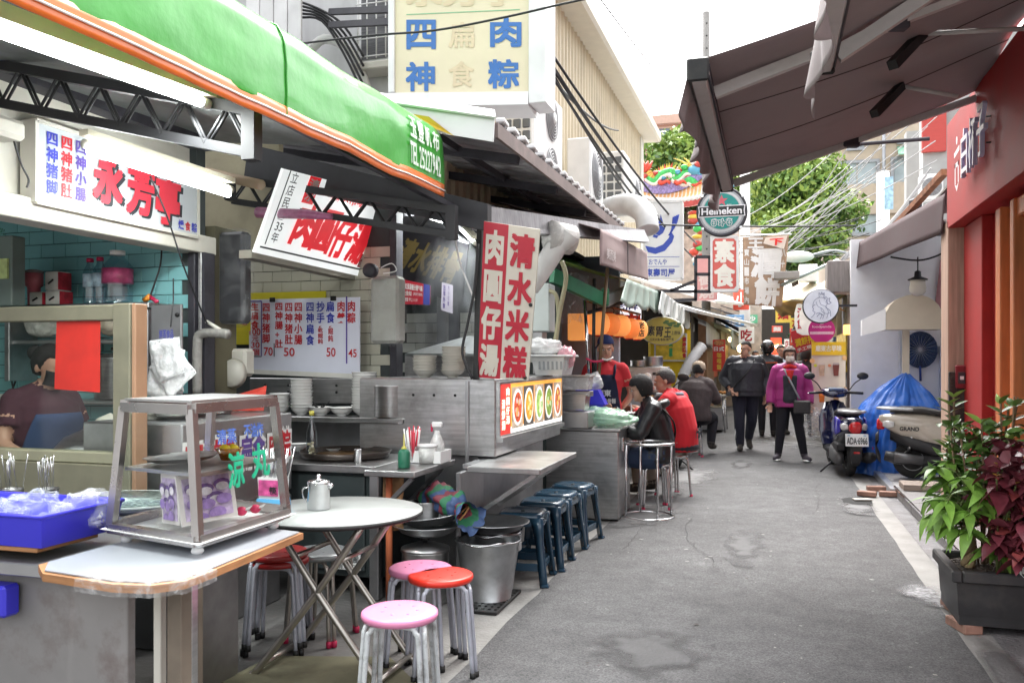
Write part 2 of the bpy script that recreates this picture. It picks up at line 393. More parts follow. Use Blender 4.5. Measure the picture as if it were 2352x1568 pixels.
# litter: white flecks and leaf scraps trodden on the road, too many and small to count
b=B()
for i in range(280):
 x=-1.2+2.0*rng.random();y=3+11*rng.random()**1.5;a=rng.random()*6.28;r=.004+.013*rng.random()**3
 z=.0095+.012*math.sin(math.pi*(x+1.37)/2.31);b.mat(rng.choice((0,0,1,2)))
 b.add([(x+r*(1+.4*rng.random())*math.cos(a+k*1.57),y+r*math.sin(a+k*1.57),z)for k in range(4)],[(0,1,2,3)])
struct('road_flecks',b,[pm('fleck_pale',(.22,.22,.21),.8),pm('fleck_dark',(.05,.04,.035),.8),pm('fleck_grey',(.3,.29,.27),.8)],'stuff')
# ---------------------------------------------------------------- trees
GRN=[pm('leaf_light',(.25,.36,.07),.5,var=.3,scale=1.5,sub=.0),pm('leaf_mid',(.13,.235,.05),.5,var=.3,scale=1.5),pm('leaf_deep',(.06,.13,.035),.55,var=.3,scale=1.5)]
BARK=pm('bark',(.12,.09,.07),.9,var=.4,scale=9,bump=.6)
def tree(label,base,th,blobs,nleaf,ls,seed):
 rg=np.random.default_rng(seed);t=thing('banyan_tree',label,'tree',base,group='trees behind the temple')
 bx,by,bz=base;b=B()
 b.tube(bend([(bx,by,bz),(bx+.1,by,bz+th*.4),(bx-.1,by+.1,bz+th*.75),(bx,by,bz+th)]),[max(.08,.32-.012*i)for i in range(19)],10)
 for c,r in blobs:b.tube(bend([(bx,by,bz+th*.75),((bx+c[0])/2,(by+c[1])/2,(bz+th+c[2])/2-.3),c],4),[.16-.013*i for i in range(9)],6)
 part('trunk',b,BARK,t)
 P,F,Mi=[],[],[]
 per=nleaf//len(blobs)
 for c,r in blobs:
  d=rg.normal(size=(per,3));d/=np.linalg.norm(d,axis=1)[:,None]
  rad=r*(.55+.5*rg.random(per)**.5);rad*=1+.22*np.sin(d[:,0]*7+d[:,2]*5)*np.cos(d[:,1]*6)
  pos=np.array(c)+d*rad[:,None]*np.array([1,1,.85])
  for p,dd in zip(pos,d):
   u=rg.normal(size=3);u-=dd*.3*(u@dd);u/=np.linalg.norm(u);v=np.cross(u,dd+rg.normal(size=3)*.5);v/=np.linalg.norm(v)+1e-6
   s_=ls*(.6+.8*rg.random());k=len(P)
   P+=[tuple(p-u*s_),tuple(p+v*s_*.45),tuple(p+u*s_),tuple(p-v*s_*.45)];F.append((k,k+1,k+2,k+3))
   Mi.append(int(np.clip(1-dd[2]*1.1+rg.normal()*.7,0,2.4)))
 b=B();b.v,b.f,b.m,b.s=P,F,Mi,[False]*len(F)
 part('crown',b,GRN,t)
def blobset(c,R_,n,r,seed):
 rg=random.Random(seed);o=[]
 for i in range(n):
  a,e=rg.random()*6.28,rg.uniform(-.5,1.2);o.append(((c[0]+R_[0]*math.cos(a)*math.cos(e)*rg.uniform(.5,1),c[1]+R_[1]*math.sin(a)*math.cos(e),c[2]+R_[2]*math.sin(e)),r*rg.uniform(.7,1.25)))
 return o
tree('broad green tree rising behind the brown awning and round green sign',(1.1,33,0),4.5,blobset((1.1,33,6.3),(1.6,1.6,1.9),16,1.05,3),17000,.13,3)
tree('green tree above the temple roof below the pink building',(-4.1,41,0),7,blobset((-4.0,41,9.6),(2.6,2,1.7),17,1.15,5),17000,.15,5)
tree('tree crown farther right of the temple dragons, behind the concrete pole',(-1.2,44,0),7,blobset((-1.4,44,9.3),(1.5,1.5,1.5),8,1.1,8),8000,.15,8)
# ---------------------------------------------------------------- far buildings
def building(label,x0,x1,y,z1,wallm,bands,wins,winm,framem,depth=8,name='apartment_building'):
 t=thing(name,label,'building',((x0+x1)/2,y,0))
 w_=part('wall',B().mm((x0,y,0),(x1,y+depth,z1)),wallm,t)
 for(za,zb,pr,m)in bands:
  part('balcony_band',B().mm((x0-.05,y-pr,za),(x1+.05,y-.004,zb)),m,t)
 for(a,c,za,zb)in wins:
  b=B();f=.12
  b.mm((a,y-.09,za),(c,y-.003,za+f));b.mm((a,y-.09,zb-f),(c,y-.003,zb));b.mm((a,y-.09,za+f),(a+f,y-.003,zb-f));b.mm((c-f,y-.09,za+f),(c,y-.003,zb-f))
  wf=part('window',b,framem,t)
  k=max(1,round((c-a)/.95));gw=(c-a-2*f)/k
  for i in range(k):
   part('pane',B().mm((a+f+gw*i+.02,y-.03-.01*(i%2),za+f),(a+f+gw*(i+1)-.02,y-.012-.01*(i%2),zb-f)),winm,wf)
 return t
PINK=pm('pink_tile',(.62,.36,.27),.6,var=.06);PINK2=pm('pink_band',(.68,.45,.36),.6,var=.05);GREYB=pm('grey_band',(.45,.45,.47),.6)
GLZ=pm('window_glass',(.14,.19,.23),.12,var=.4,scale=.8,coat=.5);GLZL=pm('curtained_glass',(.36,.42,.45),.2,var=.25,scale=1.2)
building('pink tiled apartment block under the white sky behind the trees',-13.5,-1.5,70,20.6,PINK,[(20.6,21.3,.4,PINK2),(18.7,19.2,.25,GREYB),(16.2,16.9,.5,PINK2),(13.2,13.8,.5,PINK2)],[(-9.2,-7.7,19.3,20.4),(-8.9,-7.2,17.0,18.6),(-6.4,-5.6,17.3,18.5),(-4.9,-4.1,17.3,18.5),(-11.6,-10.0,17.1,18.5),(-9,-7.2,14,15.6),(-12,-10.2,14,15.6)],GLZ,PINK2)
BEI=pm('beige_tile',(.52,.43,.34),.6,var=.08,dirt=.15,dcol='#8a7a66');FR=pm('aluminium_frame',(.32,.33,.35),.4,.6)
Yb=38
def wb(x0,y0,x1,y1):a,c=PY(x0,y0,Yb),PY(x1,y1,Yb);return(a.x,c.x,c.z,a.z)
bt=building('beige apartment block with sliding windows above the right shops',2.3,9.5,Yb,11.9,BEI,[(7.45,8.7,.16,BEI),(4.6,5.9,.16,BEI),(10.4,11.0,.2,BEI)],[wb(1917,372,2020,432),wb(2045,362,2110,425),wb(1955,475,2022,540),wb(2060,300,2092,330),wb(1945,330,1985,345)],GLZL,FR)
b=B();a=PY(2030,400,Yb-.5);b.tube([(a.x,a.y,2),(a.x,a.y,13)],.07,8);part('drain_pipe',b,FR,bt)
part('awning',B().grid(lambda u,v:(PY(2060+45*u,338,Yb-.6*v).x,Yb-.02-1.0*v,PY(2060,338,Yb).z-.55*v),6,6,th=.03),pm('faded_green_plastic',(.25,.5,.36),.4),bt)
# nearer white block with air conditioners above the right-hand shops
b0=thing('rear_building','pale rendered building with air conditioners above the right shops','building',(3.6,20,0))
Yr=20.
def yr(x,y,Y=Yr):return PY(x,y,Y)
b=B();a=yr(2120,300);b.mm((a.x,Yr,0),(a.x+5,Yr+.5,a.z+2));part('wall',b,pm('pale_render',(.36,.36,.355),.7,var=.1,dirt=.3,dcol='#6d675f'),b0)
b=B();c,d=yr(2152,350),yr(2118,300);b.mm((d.x-.02,Yr-.12,c.z),(d.x+.45,Yr-.01,c.z+1.3));part('shutter',b,pm('red_shutter',(.45,.06,.05),.5,stretch=(1,1,30)),b0)
b=B();p,q=yr(2082,560,24),yr(2110,300,24);b.mm((p.x,24,p.z),(p.x+.5,24.4,q.z));solo('service_shaft',b,pm('pale_render',0),'narrow pale service shaft beside the beige block','shaft')
def ac_unit(label,c,w_,h,d,face='-Y',fans=1,group='air conditioners',grille=False):
 """outdoor air conditioner; c = centre of the base of its front face"""
 t=thing('air_conditioner',label,'air conditioner',c,{'-Y':0,'+X':R(90)}[face],group)
 part('housing',B().box((0,d/2,h/2),(w_,d,h),bev=.02),WHITE(),t,False)
 if grille:
  for i in range(3):
   for j in range(5):
    part('grille_opening',B().box((-w_*.28+w_*.28*i,-.004,h*(.14+.17*j)),(w_*.22,.02,h*.13),bev=.006),pm('grille_dark',(.12,.13,.14),.5),t,False)
  return t
 fh=h/fans
 for k in range(fans):
  r=min(w_,fh)*.42;cz=fh*(k+.5);b=B()
  for q in range(7):b.tube(arc((0,-.012-.02*(1-(q/6)**2),cz),r*(.2+.8*q/6),0,2*math.pi,26,ex=(1,0,0),ey=(0,0,1))[:-1],.006,5,close=True)
  for q in range(8):a=q*math.pi/4;b.tube([(r*.2*math.cos(a),-.03,cz+r*.2*math.sin(a)),(r*math.cos(a),-.012,cz+r*math.sin(a))],.005,5)
  g=part('fan_guard',b,pm('guard_grey',(.4,.4,.41),.4),t,False)
  b=B();M_=Matrix.Rotation(R(90),3,'X');b.lathe([(0,.005),(r,.005),(r,-.004),(0,-.004)],(0,-.006,cz),28,M_);part('fan_well',b,pm('fan_well_grey',(.2,.2,.21),.5),t,False)
  part('hub',B().lathe([(0,.03),(r*.27,.028),(r*.27,.0)],(0,-.01,cz),20,M_),WHITE(),g,False)
 return t
for(x0,y0,x1,y1,L)in((2112,462,2165,400,'white air conditioner with a round fan below the red shutter'),(2060,560,2112,500,'white air conditioner on the far right roof beside the blue-topped pole')):
 p,q=yr(x0,y0,19.5),yr(x1,y1,19.5);ac_unit(L,((p.x+q.x)/2,19.4,p.z),q.x-p.x,q.z-p.z,.3)
 # ---------------------------------------------------------------- temple with dragons on the ridge
Yt=27.0
def T_(x,y,Y=Yt):return PY(x,y,Y)
t=thing('temple','temple roof with upswept ridge and bright ceramic dragons','temple',(-3.0,Yt+2,0))
RED=pm('temple_red',(.45,.06,.05),.4,var=.2,scale=12);ORT=pm('roof_tile_glaze',(.55,.28,.10),.3,var=.25,rnd=.1)
part('wall',B().mm((-7.5,Yt+.6,0),(-.3,Yt+5,5.6)),pm('temple_plaster',(.5,.42,.36),.7,var=.3,scale=5),t)
def ridge(u):return T_(1440+205*u,402+40*(1-(2*u-.75)**2)-6*u)
rows=[T_(1440+205*i/20,470)for i in range(21)]
part('roof_slope',B().grid(lambda u,v:(lambda r,e:V((r.x,Yt+.5-.9*v,r.z*(1-v)+(e.z+.25*(2*u-1)**2)*v-.12*math.sin(math.pi*v))))(ridge(u),T_(1440+205*u,468)),20,6,th=.06),ORT,t)
for i in range(22):
 u=(i+.5)/22;b=B();b.tube([(lambda r,e:V((r.x,Yt+.5-.9*v,r.z*(1-v)+(e.z+.25*(2*u-1)**2)*v-.12*math.sin(math.pi*v)+.03)))(ridge(u),T_(1440+205*u,468))for v in(0,.25,.5,.75,1)],.045,8)
 e=b.v[-1];part('tile_roll',b,pm('tile_roll_cream',(.62,.5,.42),.3,rnd=.15),t)
 r_,e_=ridge(u),T_(1440+205*u,468);part('eave_tile',B().lathe([(0,.03),(.075,.02),(.08,-.02),(0,-.02)],(r_.x,Yt-.42,e_.z+.25*(2*u-1)**2+.03),14,Matrix.Rotation(R(90),3,'X')),pm('eave_white',(.7,.66,.62),.35),t)
for k,(o,h,m)in enumerate(((0,.13,'ridge_violet'),(.13,.2,'ridge_white'),(.33,.1,'ridge_red'))):
 part('ridge_band',B().loft([[ridge(u/16)+V((0,.5+a,o+z))for a,z in((-.12,0),(.12,0),(.12,h),(-.12,h))]for u in range(17)],smooth=False),{'ridge_violet':pm(m,(.25,.2,.42),.4,var=.5,scale=20),'ridge_white':pm(m,(.65,.5,.42),.4,var=.6,scale=12),'ridge_red':RED}[m],t)
part('eave_board',B().loft([[V((rows[i].x,Yt-.38+a,rows[i].z+.05+z+.25*(2*i/20-1)**2))for a,z in((-.06,-.22),(.06,-.22),(.06,0),(-.06,0))]for i in range(21)],smooth=False),RED,t)
DG=[pm('dragon_green',(.06,.45,.10),.3,var=.4,scale=16),pm('dragon_red',(.6,.07,.04),.35,var=.3,scale=20),pm('dragon_yellow',(.7,.5,.08),.35),pm('dragon_white',(.75,.73,.68),.3),pm('dragon_blue',(.1,.35,.5),.3)]
def dragon(pix,r,flip,label):
 pts=bend([T_(x,y,Yt+.45)for x,y in pix],7);n_=len(pts);d=part('dragon',B().tube(pts,[r*(.35+.75*math.sin(math.pi*min(1,.12+.8*i/n_)))for i in range(n_)],10),DG[0],t,label=label)
 part('belly',B().tube([p+V((0,-.05,-.55*r))for p in pts],[r*.62*(.35+.7*math.sin(math.pi*min(1,.12+.8*i/n_)))for i in range(n_)],8),DG[3],d)
 for i in range(1,n_-1,1):
  p=pts[i];tn=(pts[i+1]-pts[i-1]).normalized();up=V((-tn.z,0,tn.x));up=up if up.z>0 else-up;b=B()
  b.add([p+up*r*.7-tn*.05+V((0,-.03,0)),p+up*r*.7+tn*.05+V((0,-.03,0)),p+up*r*2.3+tn*.05,p+up*r*.7+V((0,.05,0))],[(0,1,2),(1,3,2),(3,0,2),(0,3,1)]);part('spine',b,DG[2 if i%3 else 1],d)
 h=pts[-1];sg=1 if not flip else-1;b=B();b.ell(h+V((.1*sg,0,.05)),(.24,.17,.17));b.ell(h+V((.32*sg,0,.03)),(.17,.11,.08));b.ell(h+V((.28*sg,0,-.09)),(.14,.09,.05));part('head',b,DG[4],d)
 for a in(-.16,-.02,.12):part('mane',B().tube(bend([h+V((0,0,.14)),h+V((a*1.3-.08*sg,0,.36)),h+V((a*2.2-.2*sg,0,.48))],3),[.05,.045,.04,.03,.02,.015,.01],6),DG[2],d)
 b=B();tl=pts[0]
 for q in range(5):b.tube([tl,tl+V((.06*(q-2)*1.6,0,.3-.03*abs(q-2))),tl+V((.1*(q-2)*1.5,.0,.42))],[.06,.07,.01],6)
 part('tail',b,DG[1],d)
 for q in(.3,.62):
  p=pts[int(n_*q)];part('leg',B().tube(bend([p,p+V((.12,-.12,-.16)),p+V((.3,-.15,-.1)),p+V((.4,-.16,-.2))],3),[.09,.085,.08,.07,.06,.055,.05,.04,.035,.02],6),DG[1],d)
dragon([(1478,400),(1488,412),(1505,418),(1520,402),(1542,395),(1548,412),(1562,408),(1575,396),(1588,396)],.13,False,'green dragon with a red tail on the ridge')
dragon([(1556,414),(1572,420),(1585,416),(1598,430),(1604,452),(1620,458),(1632,440),(1650,432)],.15,False,'lower green dragon climbing the right gable')
part('pearl',B().ell(T_(1580,418,Yt+.3)+V((.62,0,.12)),(.17,.17,.17)),DG[3],t)
for i in range(46):
 u=rng.random();p=ridge(u*.9)+V((0,.45,.45));b=B();s_=.05+.06*rng.random();b.ell(p+V((0,rng.uniform(-.1,.1),rng.random()*.25)),(s_*1.3,s_,s_),7,5);part('ceramic_flower',b,rng.choice(DG+[RED]),t)
for i in range(16):
 p=T_(1606+rng.uniform(-14,16),480+9*i,Yt-.2);part('gable_ornament',B().ell(p,(.12+.1*rng.random(),.1,.07+.06*rng.random()),8,6),DG[i%5]if i%3 else RED,t)
 # ---------------------------------------------------------------- poles and overhead wires
PC=pm('pole_concrete',(.17,.165,.16),.8,var=.12,dirt=.25,bump=.1)
pt=thing('utility_pole','tall round concrete utility pole with step holes above the temple','pole',(PY(1622,400,21).x,21,0));px_=PY(1622,400,21).x
part('shaft',B().lathe([(.115,0),(.085,9.8)],(px_,21,0),20),PC,pt)
for i in range(22):part('step_socket',B().lathe([(0,.012),(.02,.01),(.022,0)],(px_+.02,21-.1,3.2+.3*i),8,Matrix.Rotation(R(90),3,'X')),BLACK(),pt)
px2=PY(1711,500,26).x
solo('white_post',B().lathe([(.16,0),(.14,7.3)],(px2,26,0),20),WHITE(),'smooth white post in front of the broad green tree','pole')
p=PY(2028,470,30);t2=thing('painted_pole','white pole with a blue notice in front of the beige block','pole',(p.x,30,0));part('shaft',B().lathe([(.2,0),(.2,PY(2028,395,30).z)],(p.x,30,0),16),WHITE(),t2)
part('notice',B().mm((p.x+.02,29.76,p.z-.2),(p.x+.28,29.79,p.z+.85)),pm('notice_blue',(.35,.55,.7),.5,var=.4,scale=8),t2)
WIRE=pm('cable_black',(.02,.02,.022),.5);WIREL=pm('cable_pale',(.36,.36,.37),.5)
def wire(label,pts,r,m=None,group='overhead wires',cat='cable'):b=B();b.tube(pts,r,6);return solo('overhead_cable',b,m or WIRE,label,cat,group)
# fan of pale cables from the right roofs to the white post
hub=PY(1700,560,24)
for i in range(16):
 a=PY(1650+rng.uniform(0,110),700-rng.uniform(20,200),19+rng.uniform(0,5));c=PY(1930+rng.uniform(0,240),262+rng.uniform(0,190),13+rng.uniform(0,5))
 wire('pale sagging cable in the fan of cables before the green tree',sag(a,c,.15+.1*rng.random()),.006+.005*rng.random(),WIREL,'pale cables before the tree')
for i in range(9):
 a=PY(1640+rng.uniform(0,160),600-rng.uniform(0,90),22);c=PY(1900+rng.uniform(0,180),540+rng.uniform(-60,50),16)
 wire('thin dark cable crossing between the right roofs and the temple',sag(a,c,.12),.008,None,'dark cables before the temple')
for i,(x0,y0,x1,y1)in enumerate(((1246,92,1600,560),(1246,115,1590,590),(1246,122,1570,560),(1246,140,1535,540),(1246,155,1420,300),(1246,128,1500,520))):
 a,c=PX(x0,y0,-1.75),PX(x1,y1,-1.75);wire('black cable strung along the cream wall, %s of the bundle'%('topmost','second','third','fourth','shortest','lowest')[i],sag(a,PY(x1,y1,14.5),.12),.014,None,'cables along the cream wall')
a,c=PY(1380,0,9),PY(1622,290,21);wire('thin wire slanting down across the white sky to the pole',sag(a,c,.1),.009)
wire('black cable slung from the wall past the blue characters',bend([PY(695,100,5.6),PY(850,82,5.6),PY(1000,70,5.6),PY(1160,40,5.6),PY(1290,10,5.6),PY(1375,-8,5.6)]),.008)
wire('dark horizontal cable at the height of the green round sign',sag(PX(1480,515,-1.5),PY(1965,518,13),.02),.012)
# ================================================================ RIGHT SIDE OF THE ALLEY
REDW=pm('red_render',(.36,.02,.02),.55,var=.14,scale=2.5,dirt=.15,dcol='#5c0f0d',dscale=1.2,bump=.12,bscale=90)
ORW=pm('orange_wood',(.55,.17,.06),.45,var=.2,scale=3,stretch=(6,6,.6))
TANW=pm('tan_wood',(.45,.30,.23),.6,var=.25,scale=4,stretch=(8,8,.5))
rs=thing('red_shopfront','red rendered shopfront with white raised letters and orange window frames','shop',(1.9,6.2,0))
part('fascia',B().mm((1.5,3.2,2.6),(2.3,8.38,3.52),.004),REDW,rs)
part('wall',B().mm((1.78,3.2,0),(2.6,8.2,2.6)),REDW,rs)
part('pillar',B().mm((1.62,7.64,0),(1.778,8.3,2.597),.006),REDW,rs)
part('pillar',B().mm((1.70,7.14,0),(1.777,7.637,2.596),.006),REDW,rs)
part('corner_post',B().mm((1.5,8.34,0),(1.66,8.66,2.66),.006),TANW,rs)
wf=None
for(y0,y1,z0,z1)in((6.98,7.12,.1,2.55),(6.62,6.72,.1,2.55),(5.0,5.12,.1,2.55),(5.12,6.62,2.42,2.55),(5.12,6.62,.1,.3),(5.12,6.62,.72,.8)):
 wf=part('window_frame',B().mm((1.60+(.02 if y1-y0>.2 else 0),y0,z0),(1.777,y1,z1),.008),ORW,rs)
part('jamb',B().mm((1.70,6.73,.1),(1.775,6.97,2.55)),pm('red_brown_wood',(.25,.07,.04),.4,var=.3,stretch=(6,6,.5)),rs)
part('pane',B().mm((1.70,5.1,.8),(1.706,6.62,2.42)),glassy('shop_glass',(.35,.37,.37),.25),rs)
ps=part('window_poster',B().mm((1.685,6.42,1.55),(1.69,6.6,2.02)),pm('poster_crimson',(.35,.05,.08),.5,var=.3,scale=12),rs)
part('printed_bowl',B().lathe([(0,.002),(.05,.002),(.05,0)],(1.683,6.5,1.68),18,Matrix.Rotation(R(-90),3,'Y')),pm('print_cream',(.75,.7,.6),.5),ps)
LW=pm('letter_white',(.82,.82,.85),.35);LB=pm('letter_edge_lilac',(.5,.5,.7),.4)
def letter3d(fn,y,z,w_,h):
 b=B();fn(b,V((1.43,y,z)),V((0,-w_,0)),V((0,0,h)));n0=len(b.v);fs=list(b.f)
 P=[V(p)+V((.03,0,0))for p in b.v];from collections import Counter
 ed=Counter();
 for f in fs:
  for i in range(len(f)):ed[tuple(sorted((f[i],f[(i+1)%len(f)])))]+=1
 o=part('letter',b,LW,rs);b2=B();b2.v=[tuple(p)for p in b.v]+[tuple(p)for p in P]
 for f in fs:
  for i in range(len(f)):
   e=(f[i],f[(i+1)%len(f)])
   if ed[tuple(sorted(e))]==1:b2.f.append((e[1],e[0],e[0]+n0,e[1]+n0))
 b2.m=[0]*len(b2.f);b2.s=[False]*len(b2.f);part('letter_side',b2,LB,o)
 for k in(.25,.75):part('stud',B().tube([(1.47,y-w_*.5,z+h*k),(1.5,y-w_*.5,z+h*k)],.006,5),BLACK(),o)
def first(b,o,ex,ey):
 b.poly([(.5+.1*math.cos(a*.5236),.9+.075*math.sin(a*.5236))for a in range(12)],.001,o,ex,ey)
 b.poly([(.1,.62),(.9,.68),(.9,.77),(.1,.71)],.001,o,ex,ey)
 for q in([(.2,.5),(.8,.5),(.8,.42),(.2,.42)],[(.2,.5),(.32,.5),(.32,.12),(.2,.12)],[(.68,.5),(.8,.5),(.8,.12),(.68,.12)],[(.2,.12),(.5,-.03),(.8,.12),(.5,.07)]):b.poly(q[::-1],.001,o,ex,ey)
letter3d(first,7.72,2.80,.25,.44)
for i,ch in enumerate('白杯子'):letter3d(lambda b,o,ex,ey,ch=ch:b.text(ch,o,ex,ey,.006),7.44-.265*i,2.86+.015*i,.22,.37)
# soffit line and door step
st=thing('granite_step','grey granite doorstep in front of the red shop','step',(1.7,7.4,0))
GRAN=pm('granite',(.2,.19,.19),.5,var=.3,scale=60,dirt=.2,bump=.1,bscale=80)
for i in range(4):
 y0=5.5+1.08*i;part('slab',B().mm((1.26,y0,.0),(2.2,y0+1.072,.1),.006),GRAN,st)
part('nosing',B().mm((1.245,5.5,.088),(1.262,9.82,.112),.003),CHROME(),st)
solo('threshold_rail',B().mm((1.22,9.86,0),(1.30,12.4,.07),.004),pm('aluminium_rail',(.55,.55,.56),.35,.9),'aluminium threshold rail in front of the blue tarpaulin','rail')
b=B();b.mm((1.3,9.84,0),(2.6,12.58,.06));struct('recess_floor',b,pm('recess_paving',(.32,.31,.31),.5,var=.1))
t=thing('wooden_ramp','weathered wooden plank ramp under the cream scooter','ramp',(1.55,9.7,.1))
for i in range(3):part('plank',B().mm((1.3,9.5+.12*i,.103),(1.95,9.61+.12*i,.165),.005),pm('weathered_wood',(.25,.2,.17),.8,var=.3,stretch=(1,8,8),rnd=.15),t)
bb=solo('black_board',B().box((1.575,8.305,.72),(.15,.05,1.22),bev=.004),pm('scratched_black',(.02,.018,.018),.35,var=.3,dirt=.35,dcol='#8d8a86',dscale=9),'scratched black board standing at the red shop corner','board')
t=thing('doorbell_box','small red call box fixed on the black board','call box',(1.59,8.26,1.2));part('case',B().box((1.59,8.257,1.29),(.09,.045,.2),bev=.008),pm('dark_red_plastic',(.2,.02,.03),.35),t)
part('display',B().box((1.59,8.231,1.28),(.055,.01,.1),bev=.003),pm('dark_display',(.05,.05,.06),.2),t);part('symbol',B().box((1.59,8.224,1.28),(.03,.004,.03)),LW,t)
# ---------------------------------------------------------------- white recess with the tarpaulin cart
WALLW=pm('white_wall',(.83,.83,.87),.6,var=.04,dirt=.1,dcol='#8f8d93',dscale=1.2)
rc=thing('white_wall_recess','white painted recess behind the blue tarpaulin','wall',(1.9,12.6,0))
part('back_wall',B().mm((1.06,12.62,0),(2.9,12.8,3.1)),WALLW,rc)
part('side_wall',B().mm((2.72,8.7,0),(2.9,12.615,3.1)),WALLW,rc)
part('front_wall',B().mm((1.66,8.67,0),(2.71,8.8,3.1)),WALLW,rc)
part('conduit',B().mm((1.66,12.5,.07),(1.72,12.617,1.9),.004),pm('conduit_grey',(.55,.56,.6),.4),rc)
part('door',B().mm((2.16,12.52,.07),(2.5,12.617,1.62),.004),pm('pale_blue_door',(.5,.55,.68),.4,var=.06),rc)
part('door_handle',B().mm((2.31,12.49,.8),(2.335,12.517,1.0),.004),BLACK(),rc)
part('mirror_panel',B().slab([PY(2142,745,12.57),PY(2172,745,12.57),PY(2170,560,12.57),PY(2160,600,12.57)],.02),pm('painted_rose_reflection',(.45,.22,.24),.15,var=.4,scale=3),rc)  # the panel's pink reflection is painted in as its base colour
t=thing('notice_panel','narrow notice with a bottle picture on the white wall','notice',PY(2098,955,12.6));a,c=PY(2096,955,12.6),PY(2105,900,12.6);part('board',B().mm((a.x-.02,12.59,a.z),(c.x+.02,12.612,c.z)),pm('notice_brown',(.2,.17,.15),.5,var=.5,scale=14),t)
t=thing('folding_fan','dark blue round folding fan hung on the white wall','fan',PY(2113,803,12.55));fc=PY(2113,803,12.58)
for i in range(22):
 a0=2*math.pi*i/22;a1=a0+2*math.pi/22;r=.215;b=B();am=(a0+a1)/2
 pt_=lambda a,r,d:fc+V((r*math.cos(a),-.012-d,r*math.sin(a)*1.15))
 b.add([pt_(am,.02,.0),pt_(a0,r,0),pt_(am,r,.022),pt_(a1,r,0)],[(0,1,2),(0,2,3)]);part('pleat',b,pm('navy_paper',(.035,.06,.13),.6,rnd=.2),t)
part('tassel',B().tube([fc+V((0,-.02,-.22)),fc+V((.005,-.02,-.42))],.016,6),pm('blue_tassel',(.03,.06,.25),.7),t)
lp=PY(2108,600,11.2);t=thing('hanging_bulb','unlit bulb under a dark metal cap below the maroon awning','lamp',lp);cy=lambda y:PY(2108,y,11.2)
b=B();b.tube([cy(590),cy(622)],.008,6);b.tube(bend([cy(592)+V((-.3,0,.02)),cy(598),cy(588)+V((.22,0,.0)),cy(575)+V((.35,0,.02))],4),.012,6);part('bracket',b,DARK(),t)
part('cap',B().lathe([(.02,.10),(.035,.09),(.04,.03),(.11,.0),(.112,-.01),(.1,-.01)],cy(641),18),DARK(),t)
part('bulb',B().lathe([(.085,.0),(.085,-.05),(.095,-.1),(.09,-.15),(.06,-.19),(0,-.205)],cy(641),18),pm('frosted_bulb',(.7,.66,.6),.25,var=.05),t)
# the wrapped cart with its cap roof
ct=thing('wrapped_cart','street cart wrapped in a blue tarpaulin under a cream arched roof','cart',(1.55,11.8,0))
TP=(1.1,1.08,1.06,1.05,1.03,1.0,.93,.8,.6,.34,.05)
def tarp(u,v):
 a=2*math.pi*u;w_,d_=.50,.42;top=v**1.15
 prof=TP[min(10,int(v*10))];f=v*10-int(v*10);nx=TP[min(10,int(v*10)+1)];k=prof*(1-f)+nx*f
 ca,sa=math.cos(a),math.sin(a);sq=(abs(ca)**3.5+abs(sa)**3.5)**(-1/3.5)
 fold=1+.15*nz((ca*2.2,sa*2.2,v*1.5))-.16*max(0,.45-abs(math.sin(a*4.5+1.3*nz((ca,sa,v*2.5)))))-.22*abs(nz((ca*5,sa*5,v*3.2)))+.06*nz((ca*14,sa*14,v*9))+.05
 return(1.55+.09*v**3+w_*k*sq*ca*fold,11.8+d_*k*sq*sa*fold,.012+1.27*v+.02*nz((u*9,v*9,3)))
part('tarpaulin',B().grid(tarp,150,60),pm('blue_tarp',(.035,.16,.62),.38,var=.22,scale=5,bump=.5,bscale=14,coat=.1),ct)
part('post',B().mm((1.60,11.77,1.0),(1.68,11.83,1.82),.004),pm('cream_board',(.72,.64,.52),.55,var=.05),ct)
cl,cr=PY(2035,757,11.5),PY(2165,757,11.5)
o_=[(0,0),(cr.x-cl.x,0)]+[((cr.x-cl.x)*(.5+.5*math.cos(R(a))),.16+.27*math.sin(R(a)))for a in range(0,181,15)]
part('roof',B().poly(o_,.5,cl,(1,0,0),(0,0,1)),MATS['cream_board'],ct)
b=B();q=PY(1981,770,11.75);b.add([V((q.x,11.78,q.z)),V((cl.x-.004,11.5,cl.z)),V((cl.x-.004,11.5,cl.z+.26)),V((q.x,11.78,q.z+.2)),V((q.x,11.98,q.z)),V((cl.x-.004,11.98,cl.z)),V((cl.x-.004,11.98,cl.z+.26)),V((q.x,11.98,q.z+.2))],[(0,1,2,3),(3,2,6,7),(0,3,7,4),(0,4,5,1),(1,5,6,2),(4,7,6,5)]);part('roof_end',b,WALLW,ct)
part('clip',B().box((1.645,11.36,.72),(.035,.02,.09),bev=.004),CHROME(),ct)
